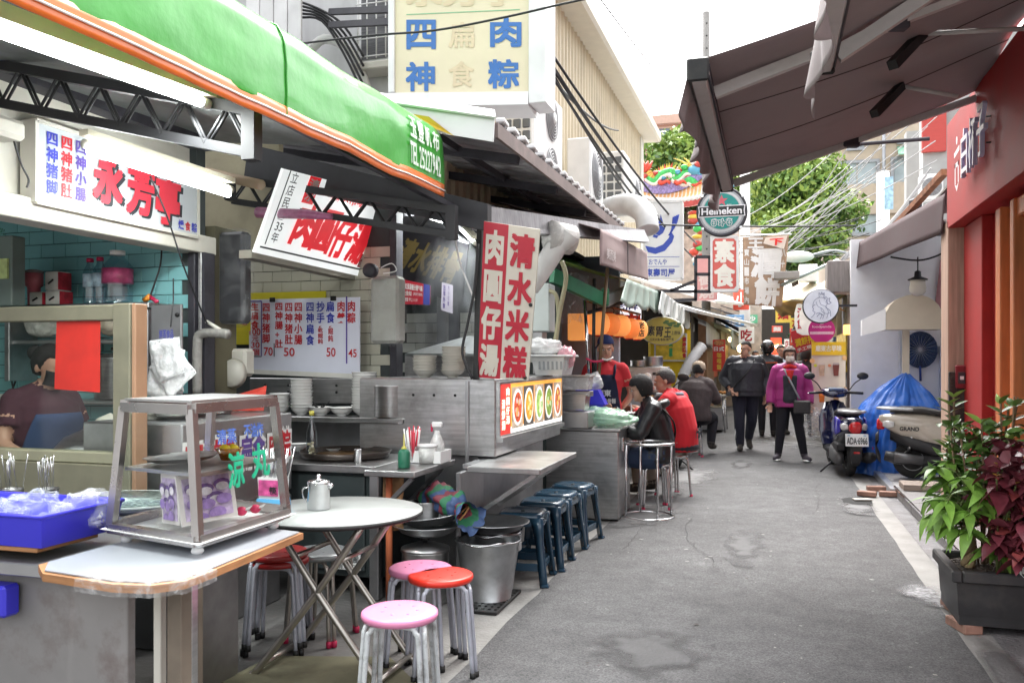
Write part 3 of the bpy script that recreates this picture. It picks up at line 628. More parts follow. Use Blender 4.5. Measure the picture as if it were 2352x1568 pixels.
# ---------------------------------------------------------------- planter and its plants
PLB=pm('planter_black',(.028,.028,.03),.5,var=.25,dirt=.3,dcol='#6a645d',dscale=5)
pl=thing('planter_box','black rectangular plastic planter with soil at the road edge','planter',(1.27,5.2,.05))
def frus(b,x0,x1,y0,y1,z0,z1,t):
 P=[(x0+t,y0+t,z0),(x1-t,y0+t,z0),(x1-t,y1-t,z0),(x0+t,y1-t,z0),(x0,y0,z1),(x1,y0,z1),(x1,y1,z1),(x0,y1,z1)]
 return b.add(P,[(3,2,1,0),(0,1,5,4),(1,2,6,5),(2,3,7,6),(3,0,4,7),(4,5,6,7)],False)
b=B();frus(b,.945,1.615,4.955,5.455,.05,.10,.0);frus(b,.93,1.63,4.94,5.47,.1,.28,.012);part('tub',b,PLB,pl)
for(x0,x1,y0,y1)in((.905,.955,4.915,5.495),(1.605,1.655,4.915,5.495),(.957,1.603,4.915,4.965),(.957,1.603,5.445,5.495)):part('rim',B().mm((x0,y0,.275),(x1,y1,.335),.008),PLB,pl)
part('soil',B().grid(lambda u,v:(.95+.66*u,4.96+.49*v,.3+.012*nz((u*9,v*9,0))+.012*nz((u*30,v*30,0))),30,24),pm('soil',(.06,.045,.035),.95,var=.6,scale=30,bump=.8),pl)
solo('paper_cup',B().lathe([(.022,0),(.03,.07),(.031,.07),(.024,.004)],(1.25,4.98,.33),14,Matrix.Rotation(R(70),3,'X')),WHITE(),'small white paper cup lying in the planter','cup')
for i,(x,y,l)in enumerate(((.985,5.05,'reddish brick under the near corner of the planter'),(1.5,5.1,'brick under the right end of the planter'),(1.02,5.4,'brick under the far corner of the planter'))):solo('support_brick',B().box((x,y,.025),(.1,.2,.05),rz=.3,bev=.006),pm('old_brick',(.3,.17,.13),.85,var=.3,bump=.4),l,'brick','bricks under the planter')
def leafmesh(name,L,W,mats,fold=.25,droop=.25,n=5,vein=True):
 b=B();P=[]
 for i in range(n+1):
  t_=i/n;w_=W*math.sin(math.pi*min(1,.06+.94*t_)**.8)*(1-.25*t_)if t_<1 else 0
  z=-droop*L*t_*t_;P+=[(-w_/2,L*t_,z+fold*w_/2),(0,L*t_,z),(w_/2,L*t_,z+fold*w_/2)]
 F=[]
 for i in range(n):
  for j in(0,1):F.append((i*3+j,(i+1)*3+j,(i+1)*3+j+1,i*3+j+1)[::-1])
 b.add(P,F,True);return b.mesh(name,mats)
def leafmat(name,c1,c2):
 m=pm(name,c1,.38,var=.3,scale=20,rnd=.3);b_=m.node_tree.nodes['Principled BSDF'];b_.inputs['Transmission Weight'].default_value=0
 return m
def place_leaves(parent,me,specs):
 """specs: (position, direction, roll, scale)"""
 inv=WM[parent].inverted()
 for p,d,roll,s_ in specs:
  o=bpy.data.objects.new('leaf',me);sc.collection.objects.link(o);o.parent=parent
  d=V(d).normalized();q=d.to_track_quat('Y','Z')@Matrix.Rotation(roll,3,'Y').to_quaternion()
  o.rotation_mode='QUATERNION';o.rotation_quaternion=q;o.location=inv@V(p);o.scale=(s_,s_,s_)
def extra_leaves(parent,L,W,m,specs):
# the inner leaves that cannot be told apart, joined
 b=B()
 for p,d,s_ in specs:
  q=d.normalized().to_track_quat('Y','Z')@Matrix.Rotation(rng.gauss(0,.5),3,'Y').to_quaternion();P=[]
  for t_,w_ in((0,.1),(.35,1),(.7,.75),(1,0)):P+=[p+q@V((x*W*w_*s_*.5,L*t_*s_,abs(x)*.1*W-.35*L*t_*t_))for x in(-1,0,1)]
  b.add(P,[(3*i+j,3*i+j+1,3*i+j+4,3*i+j+3)for i in range(3)for j in(0,1)],True)
 part('inner_foliage',b,m,parent,kind='stuff')
STEMG=pm('green_stem',(.16,.2,.07),.6);STEMB=pm('woody_stem',(.22,.15,.09),.8,var=.3,bump=.4)
# glossy shrub at the back
sh=thing('glossy_shrub','leafy shrub with narrow glossy leaves and upright shoots, at the planter rear','plant',(1.13,5.4,.3));b=B();sp=[]
LM=leafmesh('leaf',.095,.042,leafmat('glossy_leaf',(.11,.21,.05),0));LMY=leafmesh('leaf',.09,.034,leafmat('young_leaf',(.22,.33,.07),0))
spy=[]
for i in range(20):
 a=rng.random()*6.28;r0=.03+.2*rng.random();base=V((1.13+.05*math.cos(a),5.36+.05*math.sin(a),.3));h=.55+.42*rng.random()
 top=V((1.1+(r0+.05)*math.cos(a)*1.25,5.34+(r0)*math.sin(a)*.8,.3+h));pts=bend([base,base.lerp(top,.5)+V((.03*math.cos(a),.03*math.sin(a),.05)),top],5);b.tube(pts,.006,5)
 for k in range(3,11):
  p=pts[k]if k<len(pts)else pts[-1]
  for q in(0,1):
   aa=k*2.4+q*3.1+i;dd=V((math.cos(aa),math.sin(aa),.15+.8*(k/10)**2));(spy if k>9 else sp).append((p,dd,rng.gauss(0,.4),rng.uniform(.75,1.25)))
part('stem',b,STEMB,sh);place_leaves(sh,LM,sp[:270]);place_leaves(sh,LMY,spy[:28]);extra_leaves(sh,.08,.036,MATS['glossy_leaf'],[(V((1.14+rng.gauss(0,.1),5.34+rng.gauss(0,.08),rng.uniform(.55,1.08))),V((rng.gauss(0,1),rng.gauss(0,1),rng.gauss(.3,.5))),rng.uniform(.7,1.3))for _ in range(420)])
# palmate money tree at the left
mt=thing('money_tree','bright green plant with hand-shaped leaves at the planter left end','plant',(1.0,5.22,.3));b=B();sp=[]
PM_=leafmesh('leaf',.145,.062,leafmat('palmate_leaf',(.19,.36,.06),0),.25,.5,7)
for k in range(3):b.tube([V((1.04+.022*math.cos(k*2.09+z*9),5.22+.022*math.sin(k*2.09+z*9),.29+.22*z))for z in[i/14 for i in range(15)]],.018,7)
part('trunk',b,pm('braided_bark',(.28,.2,.11),.8,var=.3,bump=.4),mt);b=B()
for i in range(24):
 a=rng.uniform(1.9,5.6)if i%3 else rng.random()*6.28;e=V((1.04+(.06+.14*rng.random())*math.cos(a),5.2+.2*math.sin(a),.42+.42*rng.random()+(.05 if i<4 else 0)));st0=V((1.04,5.22,.48+.25*rng.random()))
 pts=bend([st0,st0.lerp(e,.5)+V((0,0,.05)),e],4);b.tube(pts,.005,5)
 for k in range(6+i%2):
  aa=2*math.pi*k/(6+i%2)+i;dd=V((math.cos(aa),math.sin(aa)*.9,rng.uniform(-.5,.25)));sp.append((e,dd,rng.gauss(0,.25),rng.uniform(.7,1.15)))
part('stalk',b,STEMG,mt);place_leaves(mt,PM_,sp)
# red coleus
co=thing('red_coleus','dark red coleus spilling over the planter right end','plant',(1.2,5.1,.3));b=B();sp=[];spy=[]
CL_=leafmesh('leaf',.1,.075,leafmat('coleus_leaf',(.17,.035,.05),0),.2,.45,5);CLY=leafmesh('leaf',.03,.02,leafmat('coleus_tip',(.5,.32,.04),0))
CL2=leafmesh('leaf',.09,.07,leafmat('coleus_leaf_red',(.3,.06,.06),0),.2,.45,5);sp2=[]
for i in range(27):
 a=rng.random()*6.28;r=math.sqrt(rng.random());z=.46+.56*rng.random();e=V((1.25+.19*r*math.cos(a),5.0+.16*r*math.sin(a),z));s0=V((1.2+.05*math.cos(a),5.1,.3));b.tube(bend([s0,s0.lerp(e,.6)+V((0,0,.06)),e],4),.005,5)
 for k in range(4):
  for ring in(0,1,2):
   aa=k*1.57+ring*.78+i;dd=V((math.cos(aa),math.sin(aa),.35-.35*ring));(sp2 if(i+ring)%3==0 else sp).append((e-V((0,0,.035*ring)),dd,rng.gauss(0,.2),(.5+.3*ring)*rng.uniform(.7,1.3)))
 for k in range(3):spy.append((e+V((0,0,.01)),V((math.cos(k*2.1),math.sin(k*2.1),.7)),0,1))
part('stem',b,STEMG,co);extra_leaves(co,.085,.064,MATS['coleus_leaf'],[(V((1.27+rng.gauss(0,.1),5.02+rng.gauss(0,.08),rng.uniform(.42,1.02))),V((rng.gauss(0,1),rng.gauss(0,1),rng.gauss(-.1,.4))),rng.uniform(.7,1.3))for _ in range(300)]);place_leaves(co,CL_,sp[:200]);place_leaves(co,CL2,sp2[:100]);place_leaves(co,CLY,spy)
# bricks and the broken drain cover at the right edge
g=PZ(1968,1155);t=thing('drain_hole','broken drain opening covered by a wooden board in the road','drain',(g.x,g.y,.02))
part('opening',B().add([(g.x+.14*math.cos(a*.39)*(1+.1*math.sin(a*3)),g.y+.25*math.sin(a*.39),.024)for a in range(16)],[tuple(range(16))]),pm('drain_black',(.012,.012,.012),.9),t)
part('board',B().box((g.x+.05,g.y+.02,.035),(.17,.09,.018),rz=.25,bev=.004),pm('grey_board',(.4,.38,.35),.8),t)
for i,(x,y,l)in enumerate(((2000,1137,'brick lying loose beside the drain board, nearest the road'),(2018,1140,'loose brick next to the step corner'),(2012,1133,'dark loose brick behind the other two at the drain'))):g=PZ(x,y);solo('loose_brick',B().box((g.x+(-.05,.1,.02)[i],g.y+(-.12,0,.16)[i],.035),(.09,.19,.05),rz=1.35+.2*i,bev=.005),MATS['old_brick'],l,'brick','loose bricks at the drain')
# ---------------------------------------------------------------- big brown awnings
CANV=pm('brown_canvas',(.22,.175,.18),.8,var=.1,scale=1.5,dirt=.25,dcol='#4a3f40',dscale=2.5,bump=.12,bscale=240);ALU=pm('awning_aluminium',(.46,.45,.44),.45,.1,var=.15,dirt=.3,dscale=6)
CANV.node_tree.nodes['Principled BSDF'].inputs['Sheen Weight'].default_value=.2
def fold_awning(label,Xf,zf,Xb,zb,y0,y1,drop,arms,lean=0):
 t=thing('folding_awning',label,'awning',((Xf+Xb)/2,(y0+y1)/2,zf),group='brown awnings over the alley')
 L=math.hypot(Xb-Xf,zb-zf)
 def cv(u,v):
  x=Xf+(Xb-Xf)*u;y=y0+(y1-y0)*v
  z=zf+.05+(zb-zf)*u-.05*math.sin(math.pi*u)-.03*u*math.sin(math.pi*v*2.3)+.02*u*u*math.sin(9*v+4*u)+(.012*math.sin(26*(v-.35*u))+.03*nz((u*2,v*6,1)))*max(0,u-.35)
  return(x,y,z)
 part('canvas',B().grid(cv,40,40,th=.002),CANV,t)
 for k in range(1,3):
  b=B();v_=k/3;pts=[V(cv(i/20,v_))-V((0,0,.004))for i in range(21)];b.tube(pts,.004,4);part('seam',b,pm('canvas_seam',(.075,.05,.05),.9),t)
 part('front_bar',B().loft([[V((Xf+a,y,zf+c))for a,c in((-.05,-.02),(-.03,-.055),(.035,-.05),(.055,-.01),(.04,.05),(-.04,.05))]for y in(y0,y1)],smooth=False),ALU,t)
 b=B()
 for c in(-.03,.0,.025):b.tube([(Xf+.052,y0,zf+c),(Xf+.052,y1,zf+c)],.006,5)
 part('bar_groove',b,DARK(),t)
 for ya,yb in arms:
  el=V((Xf+(Xb-Xf)*.52,ya,zf+(zb-zf)*.52-.03));fr=V((Xf+.06,yb,zf-.01));bk=V((Xb,yb if abs(ya-yb)>.2 else ya,zb-.04))
  part('front_arm',B().bar(fr,el,.045,.06),ALU,t);part('rear_arm',B().bar(el,bk,.04,.05),ALU,t)
  part('elbow',B().box(el,(.13,.07,.085),rz=.3,bev=.012),DARK(),t)
 def val(u,v):
  y=y0+(y1-y0)*u;sc_=abs(math.sin(u*math.pi*(y1-y0)/.36));d_=drop*(.82+.18*sc_)
  return(Xf-.05-lean*v-.03*math.sin(u*23)*v-.02*math.sin(u*57+2)*v,y,zf-.01-d_*v)
 part('valance',B().grid(val,90,8,th=.002),CANV,t)
 b=B();part('end_cap',b.box((Xf,y1+.012,zf),(.11,.02,.12),bev=.01),BLACK(),t);part('end_cap',B().box((Xf,y0-.012,zf),(.11,.02,.12),bev=.01),BLACK(),t)
 return t
tB=fold_awning('large brown folding awning reaching over the alley from the red shop',-.35,2.89,1.5,3.47,4.38,7.3,.24,[(7.26,7.22),(4.75,4.75)],.03)
# the second pair of elbows with rods, holding the canvas up from below
for(x0,y0,x1,y1,xr,yr_,l)in((2050,150,2118,78,2360,66,'black elbow of the upper awning strut'),(2008,262,2070,198,2200,222,'black elbow of the lower awning strut')):
 Yl=5.1 if x0==2050 else 6.1
 a,c,d=PY(x0,y0,Yl-.1),PY(x1,y1,Yl+.15),PY(xr,yr_,Yl+.1);part('elbow',B().bar(a,c,.055,.05),BLACK(),tB,label=l);part('rod',B().tube([c,d],.014,8),ALU,tB)
tA=fold_awning('nearer grey-brown folding awning, its corner high in the frame',.235,2.84,1.55,3.62,1.2,4.28,.26,[(4.2,4.2)],.0)
# maroon awning over the recess
MAR=pm('maroon_canvas',(.055,.026,.03),.75,var=.15,bump=.15,bscale=180);t=thing('maroon_awning','maroon canvas awning over the white recess','awning',(1.9,10.6,2.7))
fa,fb=V((1.14,13.0,2.80)),V((1.5,8.45,2.66))
def mcv(u,v):
 p=fa.lerp(fb,u);return(p.x+1.3*v,p.y,p.z+.62*v-.05*math.sin(math.pi*v)+.03*math.sin(u*14)*v)
part('canvas',B().grid(mcv,30,14,th=.002),MAR,t)
part('valance',B().grid(lambda u,v:(fa.lerp(fb,u).x-.03*v-.01*math.sin(u*12)*v,fa.lerp(fb,u).y,fa.lerp(fb,u).z+.27-.36*v),60,6,th=.002),MAR,t)
part('front_bar',B().tube([fa+V((.03,0,.02)),fb+V((.03,0,.02))],.03,8),ALU,t)
part('arm',B().tube([fa+V((.05,-.05,0)),V((2.7,12.9,3.3))],.025,6),DARK(),t)
# ---------------------------------------------------------------- round and hanging signs
def disc(b,c,r,t,n=40,y=0,rz=0):return b.poly([(r*math.cos(2*math.pi*i/n),r*math.sin(2*math.pi*i/n))for i in range(n)],t,c,(math.cos(rz),math.sin(rz),0),(0,0,1))
hc=PY(1658,487,9.2);hr=57*hc.y/1.028/1960
t=thing('round_beer_sign','round green beer sign with a star and white lettering on a black band','sign',hc);S_=lambda x,z,d=0:hc+V((x*hr,-.045-d,z*hr))
part('housing',B().lathe([(0,.06),(hr*.97,.06),(hr,.04),(hr,-.04),(hr*.97,-.05),(hr*.94,-.045),(0,-.045)][::-1],hc,48,Matrix.Rotation(R(-90),3,'X')),pm('sign_dark_rim',(.045,.045,.055),.35),t)
for r_,m,d in((.9,pm('ring_grey',(.33,.35,.38),.35),.003),(.83,pm('ring_line',(.6,.62,.63),.35),.0045),(.74,pm('ring_pale',(.42,.45,.47),.35),.006),(.715,pm('sign_green',(.01,.28,.25),.3,var=.06),.0075)):b=B();disc(b,S_(0,0,d),hr*r_,.001);part('printed_ring',b,m,t)
part('star',B().poly([((.25 if i%2==0 else .105)*math.sin(math.pi*i/5)*hr,(.25 if i%2==0 else .105)*math.cos(math.pi*i/5)*hr)for i in range(10)][::-1],.001,S_(0,.42,.0095),(1,0,0),(0,0,1)),pm('star_red',(.65,.13,.17),.4),t)
for w_,h_,m,d in((.92,.225,LW,.011),(.88,.19,pm('band_black',(.02,.022,.024),.35),.0125)):part('band',B().poly([(-w_*hr,-h_*hr),(w_*hr,-h_*hr),(w_*.97*hr,0),(w_*hr,h_*hr),(-w_*hr,h_*hr),(-w_*.97*hr,0)],.001,S_(0,0,d),(1,0,0),(0,0,1)),m,t)
part('lettering',B().text('Heineken',S_(-.78,-.13,.0145),V((1.56*hr,0,0)),V((0,0,.27*hr)),.03),LW,t)
for s_,x in(('TRADE',-.38),('MARK',.2)):part('lettering',B().text(s_,S_(x,.22,.0095),V((.19*hr,0,0)),V((0,0,.05*hr)),.01),LW,t)
b=B()
for i,ch in enumerate('PREMIUM QUALITY'):
 a=R(-145+110*i/14);e1=V((-math.sin(a),0,math.cos(a)));e2=V((-math.cos(a),0,-math.sin(a)))
 if ch!=' ':b.text(ch,S_(.86*math.cos(a),.86*math.sin(a),.006)-e1*.03*hr+e2*0,e1*.062*hr,e2*.085*hr,.01)
part('lettering',b,pm('lettering_grey',(.62,.64,.66),.4),t)
b=B()
for x in(-.3,0,.3):
 n0=12 if x else 9;pts=[S_(x+(.11 if x else .13)*math.cos(2*math.pi*i/24)*(1+(.25*math.cos(5*2*math.pi*i/24)if not x else 0)),-.46+.14*math.sin(2*math.pi*i/24)*(1+(.25*math.cos(5*2*math.pi*i/24)if not x else 0)),.01)for i in range(24)];b.tube(pts,.0042,4,close=True)
 b.tube([S_(x,-.58,.01),S_(x,-.36,.01)],.0035,4)
 for k in(-.5,-.43):b.tube([S_(x-.07,k+.03,.01),S_(x,k,.01),S_(x+.07,k+.03,.01)],.003,4)
b.tube([S_(-.42,-.34,.01),S_(-.25,-.3,.01),S_(-.15,-.36,.01)],.0045,4);b.tube([S_(.42,-.34,.01),S_(.25,-.3,.01),S_(.15,-.36,.01)],.0045,4)
part('hop_emblem',b,LW,t)
b=B();b.tube([hc+V((0,.02,hr)),hc+V((.0,.02,hr+.35))],.014,6);b.tube([hc+V((-.05,.03,hr+.35)),V((1.5,hc.y+.05,hc.z+hr+.37))],.02,6);part('bracket',b,DARK(),t)
for a in(35,140,222,318):part('clip',B().box(hc+V((hr*math.cos(R(a)),-.03,hr*math.sin(R(a)))),(.03,.05,.03),bev=.004),CHROME(),t)
lc=PY(1885,703,12.4);lr=40*12.4/1.062/1960
t=thing('round_lady_sign','round white sign with a fine line drawing of a lady with flowing hair','sign',lc);S2=lambda x,z,d=0:lc+V((x*lr,-.05-d,z*lr))
part('housing',B().lathe([(0,-.05),(lr*.96,-.05),(lr,-.03),(lr,.05),(0,.05)],lc,44,Matrix.Rotation(R(-90),3,'X')),pm('sign_rim_black',(.03,.03,.04),.4),t)
b=B();disc(b,S2(0,0,.004),lr*.94,.002);part('face',b,pm('lit_white_face',(.7,.72,.8),.4,emit=.04),t)
b=B()
for ln in([(-.35,.1),(-.52,-.05),(-.45,-.18),(-.5,-.3),(-.36,-.42),(-.45,-.6),(-.6,-.75)],[(-.5,.0),(-.4,.35),(-.1,.55),(.25,.5),(.4,.2),(.3,-.1),(.55,-.3),(.6,-.7)],[(-.3,.3),(-.2,.0),(.1,-.2),(.2,-.5),(.1,-.85)],[(-.1,.4),(.0,.1),(.3,-.05),(.45,-.4),(.35,-.8)],[(.0,-.1),(.05,-.35),(.3,-.5),(.55,-.45)],[(-.3,-.5),(-.1,-.45),(.05,-.6),(-.05,-.85)],[(-.1,.55),(-.12,.85),(0,.72),(.05,.9),(.12,.72),(.2,.86),(.18,.5)],[(.2,.4),(.3,.6),(.42,.45),(.55,.5),(.5,.3),(.62,.2),(.45,.12),(.3,.25)],[(.3,.25),(.4,.4)],[(-.25,-.7),(-.05,-.5),(.15,-.62)]):b.tube(bend([S2(x*.88,z*.88,.007)for x,z in ln],5),.0035,4)
part('line_drawing',b,pm('line_blue_grey',(.2,.22,.36),.5),t)
part('bracket',B().bar(lc+V((lr,.0,.0)),V((1.12,12.4,lc.z)),.03,.03),DARK(),t)
fc2=PY(1887,758,13.3);fr2=29*13.3/1.063/1960
t=thing('delivery_sign','round magenta food delivery sign below the lady sign','sign',fc2);S3=lambda x,z,d=0:fc2+V((x*fr2,-.03-d,z*fr2))
b=B();disc(b,S3(0,0),fr2,.04);part('disc',b,pm('magenta_print',(.46,.02,.19),.4),t)
b=B();b.text('foodpanda',S3(-.72,.12,.002),V((1.44*fr2,0,0)),V((0,0,.26*fr2)),.01);b.text('線上訂一訂就到',S3(-.62,-.29,.005),V((1.24*fr2,0,0)),V((0,0,.14*fr2)),.01);part('lettering',b,pm('print_pink_white',(.8,.6,.68),.4),t)
part('band',B().poly([(-.86*fr2,-.34*fr2),(.86*fr2,-.34*fr2),(.9*fr2,-.12*fr2),(-.9*fr2,-.12*fr2)],.001,S3(0,0,.003),(1,0,0),(0,0,1)),pm('print_pale_pink',(.72,.45,.55),.4),t)
b=B();b.tube([S3(.16*math.cos(a*.52),.62+.15*math.sin(a*.52),.004)for a in range(12)],.006,4,close=True);b.ell(S3(-.06,.62,.004),(.012,.004,.014),8,5);b.ell(S3(.06,.62,.004),(.012,.004,.014),8,5);part('emblem',b,MATS['print_pink_white'],t)
# drinks poster
t=thing('drinks_banner','tall drinks banner with a yellow header and four cups','banner',(PY(1902,1000,13.2).x,13.2,.1));a,c=PY(1864,1000,13.2),PY(1942,785,13.2);W_,H_=c.x-a.x,c.z-a.z
S4=lambda x,z,d=0:a+V((x*W_,-.004-d,z*H_))
part('sheet',B().grid(lambda u,v:a+V((u*W_,.012*math.sin(v*5)*u,v*H_)),4,12,th=.003),pm('banner_cream',(.68,.6,.5),.55,var=.05),t)
part('header',B().slab([S4(0,.86,.02),S4(1,.86,.02),S4(1,1,.02),S4(0,1,.02)],.001),pm('banner_yellow',(.75,.48,.02),.5),t)
part('lettering',B().text('廟東古早味',S4(.12,.9,.022),V((W_*.76,0,0)),V((0,0,H_*.065)),.03),pm('print_cream_white',(.8,.75,.6),.5),t)
for i,(x,z,col)in enumerate(((.3,.64,(.5,.36,.24)),(.72,.64,(.16,.04,.03)),(.3,.36,(.6,.16,.02)),(.72,.36,(.35,.2,.1)))):
 cu=part('printed_cup',B().poly([(-.034,0),(.034,0),(.048,.17),(-.048,.17)],.001,S4(x,z,.022),(W_/.5,0,0),(0,0,H_/1.45)),pm('cup_%d'%i,col,.5,var=.3,scale=14),t)
 part('printed_lid',B().poly([(-.05,.17),(.05,.17),(.04,.2),(-.04,.2)],.001,S4(x,z,.022),(W_/.5,0,0),(0,0,H_/1.45)),pm('cup_lid_%d'%i,tuple(.5*q+.35 for q in col),.5),cu)
 b=B();disc(b,S4(x-.19,z+.11,.023),.022,.001,14);part('printed_dot',b,pm('dot_%d'%i,((.55,.6,.05),(.7,.25,.12),(.7,.25,.12),(.45,.22,.12))[i],.5),cu)
for x,z in((.97,.83),(.97,.5),(.02,.8)):b=B();disc(b,S4(x,z,.0205),.035,.001,16);part('printed_fruit',b,pm('fruit_orange',(.75,.45,.2),.5),t)
# beige canopy on the right with struts, lantern, small banner, roof boxes
t=thing('beige_canopy','cream canvas canopy with an amber underside on the right side','awning',(.9,14.2,2.4));CRM=pm('cream_canvas',(.62,.56,.42),.7,var=.12);AMB=pm('amber_canvas',(.42,.27,.08),.6,var=.35,scale=3)
p0,p1,p2,p3=PY(1762,690,15.5),PY(1905,690,13.2),PY(1905,640,13.2),PY(1800,650,15.5)
part('canvas',B().grid(lambda u,v:(p0.lerp(p1,u)).lerp(p3.lerp(p2,u)+V((.3,0,0)),v)+V((0,0,.04*math.sin(u*12)*v)),16,8,th=.004),CRM,t)
part('valance',B().grid(lambda u,v:(p0.lerp(p1,u))+V((.25*v,.3*v,-.28*v*(1-.5*u)+.03*math.sin(u*16))),16,5,th=.004),AMB,t)
part('strut',B().tube([PY(1780,662,14.8),PY(1925,598,13.5)],.03,6),pm('pale_teal_tube',(.45,.55,.55),.4,.4),t)
lt=PY(1860,735,14.6);t=thing('paper_lantern','white paper lantern with red characters beside the lady sign','lantern',lt);part('shade',B().lathe([(.12,-.24),(.2,-.2),(.235,-.08),(.235,.12),(.2,.26),(.12,.3)],lt,24),pm('lantern_white',(.75,.72,.68),.6,emit=.15),t)
for xx,s_ in((-.2,'潤餅'),(.06,'餅')):part('lettering',B().vtext(s_,lt+V((xx,-.215 if xx>0 else-.16,-.16)),V((.15,-.02 if xx<0 else .03,0)),V((0,0,.36)),.03),pm('lantern_red',(.55,.05,.06),.5),t)
a,c=PY(1818,758,15.8),PY(1872,800,15.8);t=thing('red_banner','small slanted red banner with yellow characters beyond the woman in magenta','banner',a)
Q=[PY(1826,812,15.8),PY(1880,796,15.8),PY(1872,742,15.8),PY(1815,762,15.8)];part('sheet',B().slab(Q,.01),pm('banner_red',(.6,.03,.05),.5),t)
part('lettering',B().text('潤餅捲',Q[0].lerp(Q[3],.3)+V((.04,-.008,0)),(Q[1]-Q[0])*.8,(Q[3]-Q[0])*.34,.03),pm('print_yellow',(.8,.55,.02),.5),t);part('lettering',B().text('手工現做',Q[0].lerp(Q[3],.07)+V((.05,-.008,0)),(Q[1]-Q[0])*.8,(Q[3]-Q[0])*.16,.02),LW,t)
a=PY(1900,672,13.4);b=B();q0,q1=PY(1900,672,12.9),PY(1955,598,12.9);b.mm((q0.x,12.85,q0.z),(q1.x+.1,13.4,q1.z),.01);solo('folded_awning_box',b,pm('grey_brown_cover',(.26,.23,.22),.7,var=.15,stretch=(8,1,1)),'folded grey-brown awning cassette above the lady sign','awning')
for(x0,y0,x1,y1,Y_,m,L,n_)in((1835,646,1878,606,14.6,WHITE(),'white box on the right roofs above the cream canopy','roof_box'),(1778,640,1836,622,14.2,pm('grey_board_sign',(.3,.28,.26),.6),'dark grey blank board jutting over the alley','sign_board')):
 p,q=PY(x0,y0,Y_),PY(x1,y1,Y_);b=B();b.mm((p.x,Y_,p.z),(q.x,Y_+.35,q.z),.006);solo(n_,b,m,L,'box' if n_=='roof_box' else 'board')
p=PY(1832,590,17);t=thing('street_light','small white street light head above the right roofs','street lamp',p);part('head',B().ell(p,(.3,.14,.11),16,10),WHITE(),t);part('arm',B().tube(bend([p+V((.25,0,.02)),p+V((.7,.1,.1)),p+V((1.3,.3,-.1))],4),.03,6),FR,t)
# rusty roof beam and tangled service cables over the right shops
t=thing('rusty_beam','rusty steel roof beam with clamps over the maroon awning','beam',PY(2010,560,12.5));part('beam',B().bar(PY(1990,592,13.4),PY(2170,395,10.2),.07,.07),pm('rust',(.24,.1,.05),.85,var=.5,scale=14,bump=.4),t);part('clamp',B().box(PY(2103,468,11.3),(.12,.12,.12),rz=.4,bev=.02),DARK(),t)
for i in range(7):wire('grey cable looping over the awning cassette on the right',bend([PY(1900+3*i,690-8*i,13.1),PY(1903+4*i,640-6*i,13.1),PY(1935+4*i,600-5*i,13.1),PY(1990+8*i,570-9*i,12.9),PY(2090+8*i,470-14*i,12.2)]),.009,WIREL,'service cables over the cassette')
t=thing('corrugated_canopy','grey corrugated roof sheets with perforated angle over the right shops','roof',(1.9,11.8,3.2))
for i in range(5):b=B();Q=[PY(2110+14*i,500-16*i,11.5-.35*i),PY(2124+14*i,484-16*i,11.2-.35*i)];b.slab([Q[0],Q[1],Q[1]+V((1.3,0,.25)),Q[0]+V((1.3,0,.25))],.02);part('roof_sheet',b,pm('old_zinc',(.35,.33,.31),.6,.3,var=.3,dirt=.5),t)
# ---------------------------------------------------------------- shops farther down the right side
t=thing('dark_doorway','dark timber doorway with a small orange lamp behind the drinks banner','doorway',(1.25,14,0));part('jamb',B().mm((1.1,13.3,0),(1.16,13.7,2.5)),pm('dark_timber',(.06,.035,.035),.6,stretch=(6,6,.6)),t);part('wall',B().mm((1.3,13.9,0),(2.6,14.1,2.9)),pm('dark_wall',(.05,.045,.045),.8),t)
p=PY(1946,757,13.25);part('lamp',B().box(p,(.1,.08,.14),bev=.01),pm('orange_lamp',(1,.35,.05),.5,emit=2.5),t);p=PY(1950,985,13.25);part('lit_panel',B().box(p,(.12,.06,.35),bev=.01),pm('warm_panel',(1,.75,.5),.5,emit=1),t)
rgs=random.Random(5);WARM=pm('warm_bulb',(1,.8,.45),.5,emit=7)
for i in range(5):
 y0=14.3+3.6*i;t=thing('market_shop','right-hand market shop far down the alley, %s from the drinks banner'%('first','second','third','fourth','fifth')[i],'shop',(1.7,y0+1.7,0),group='shops down the right side')
 part('wall',B().mm((1.5+.1*(i%2),y0,0),(4.2,y0+3.5,3.1+.35*(i%3))),pm('shop_wall_%d'%(i%3),((.3,.27,.24),(.2,.2,.22),(.36,.3,.22))[i%3],.7,var=.3,scale=3),t)
 part('awning',B().grid(lambda u,v:(.55+.95*v+.12*(i%2),y0+.1+3.3*u,2.25+.55*v+.04*math.sin(u*9)+.1*(i%2)),10,5,th=.01),pm('shop_awning_%d'%(i%4),((.08,.2,.13),(.4,.33,.2),(.06,.05,.09),(.5,.5,.48))[i%4],.7,var=.2),t)
 part('counter',B().mm((.95,y0+.3,.0),(1.48,y0+3.0,.85),.01),STEELH(),t)
 for k in range(3):part('bulb',B().ell((.9,y0+.5+k,2.0),(.05,.05,.07),10,7),WARM,t)
 part('menu_board',B().mm((1.44,y0+.4,1.2),(1.497,y0+2.8,2.0)),pm('menu_%d'%i,((.55,.05,.04),(.6,.45,.08),(.1,.2,.4),(.5,.1,.06),(.6,.5,.3))[i],.5,var=.5,scale=6),t)
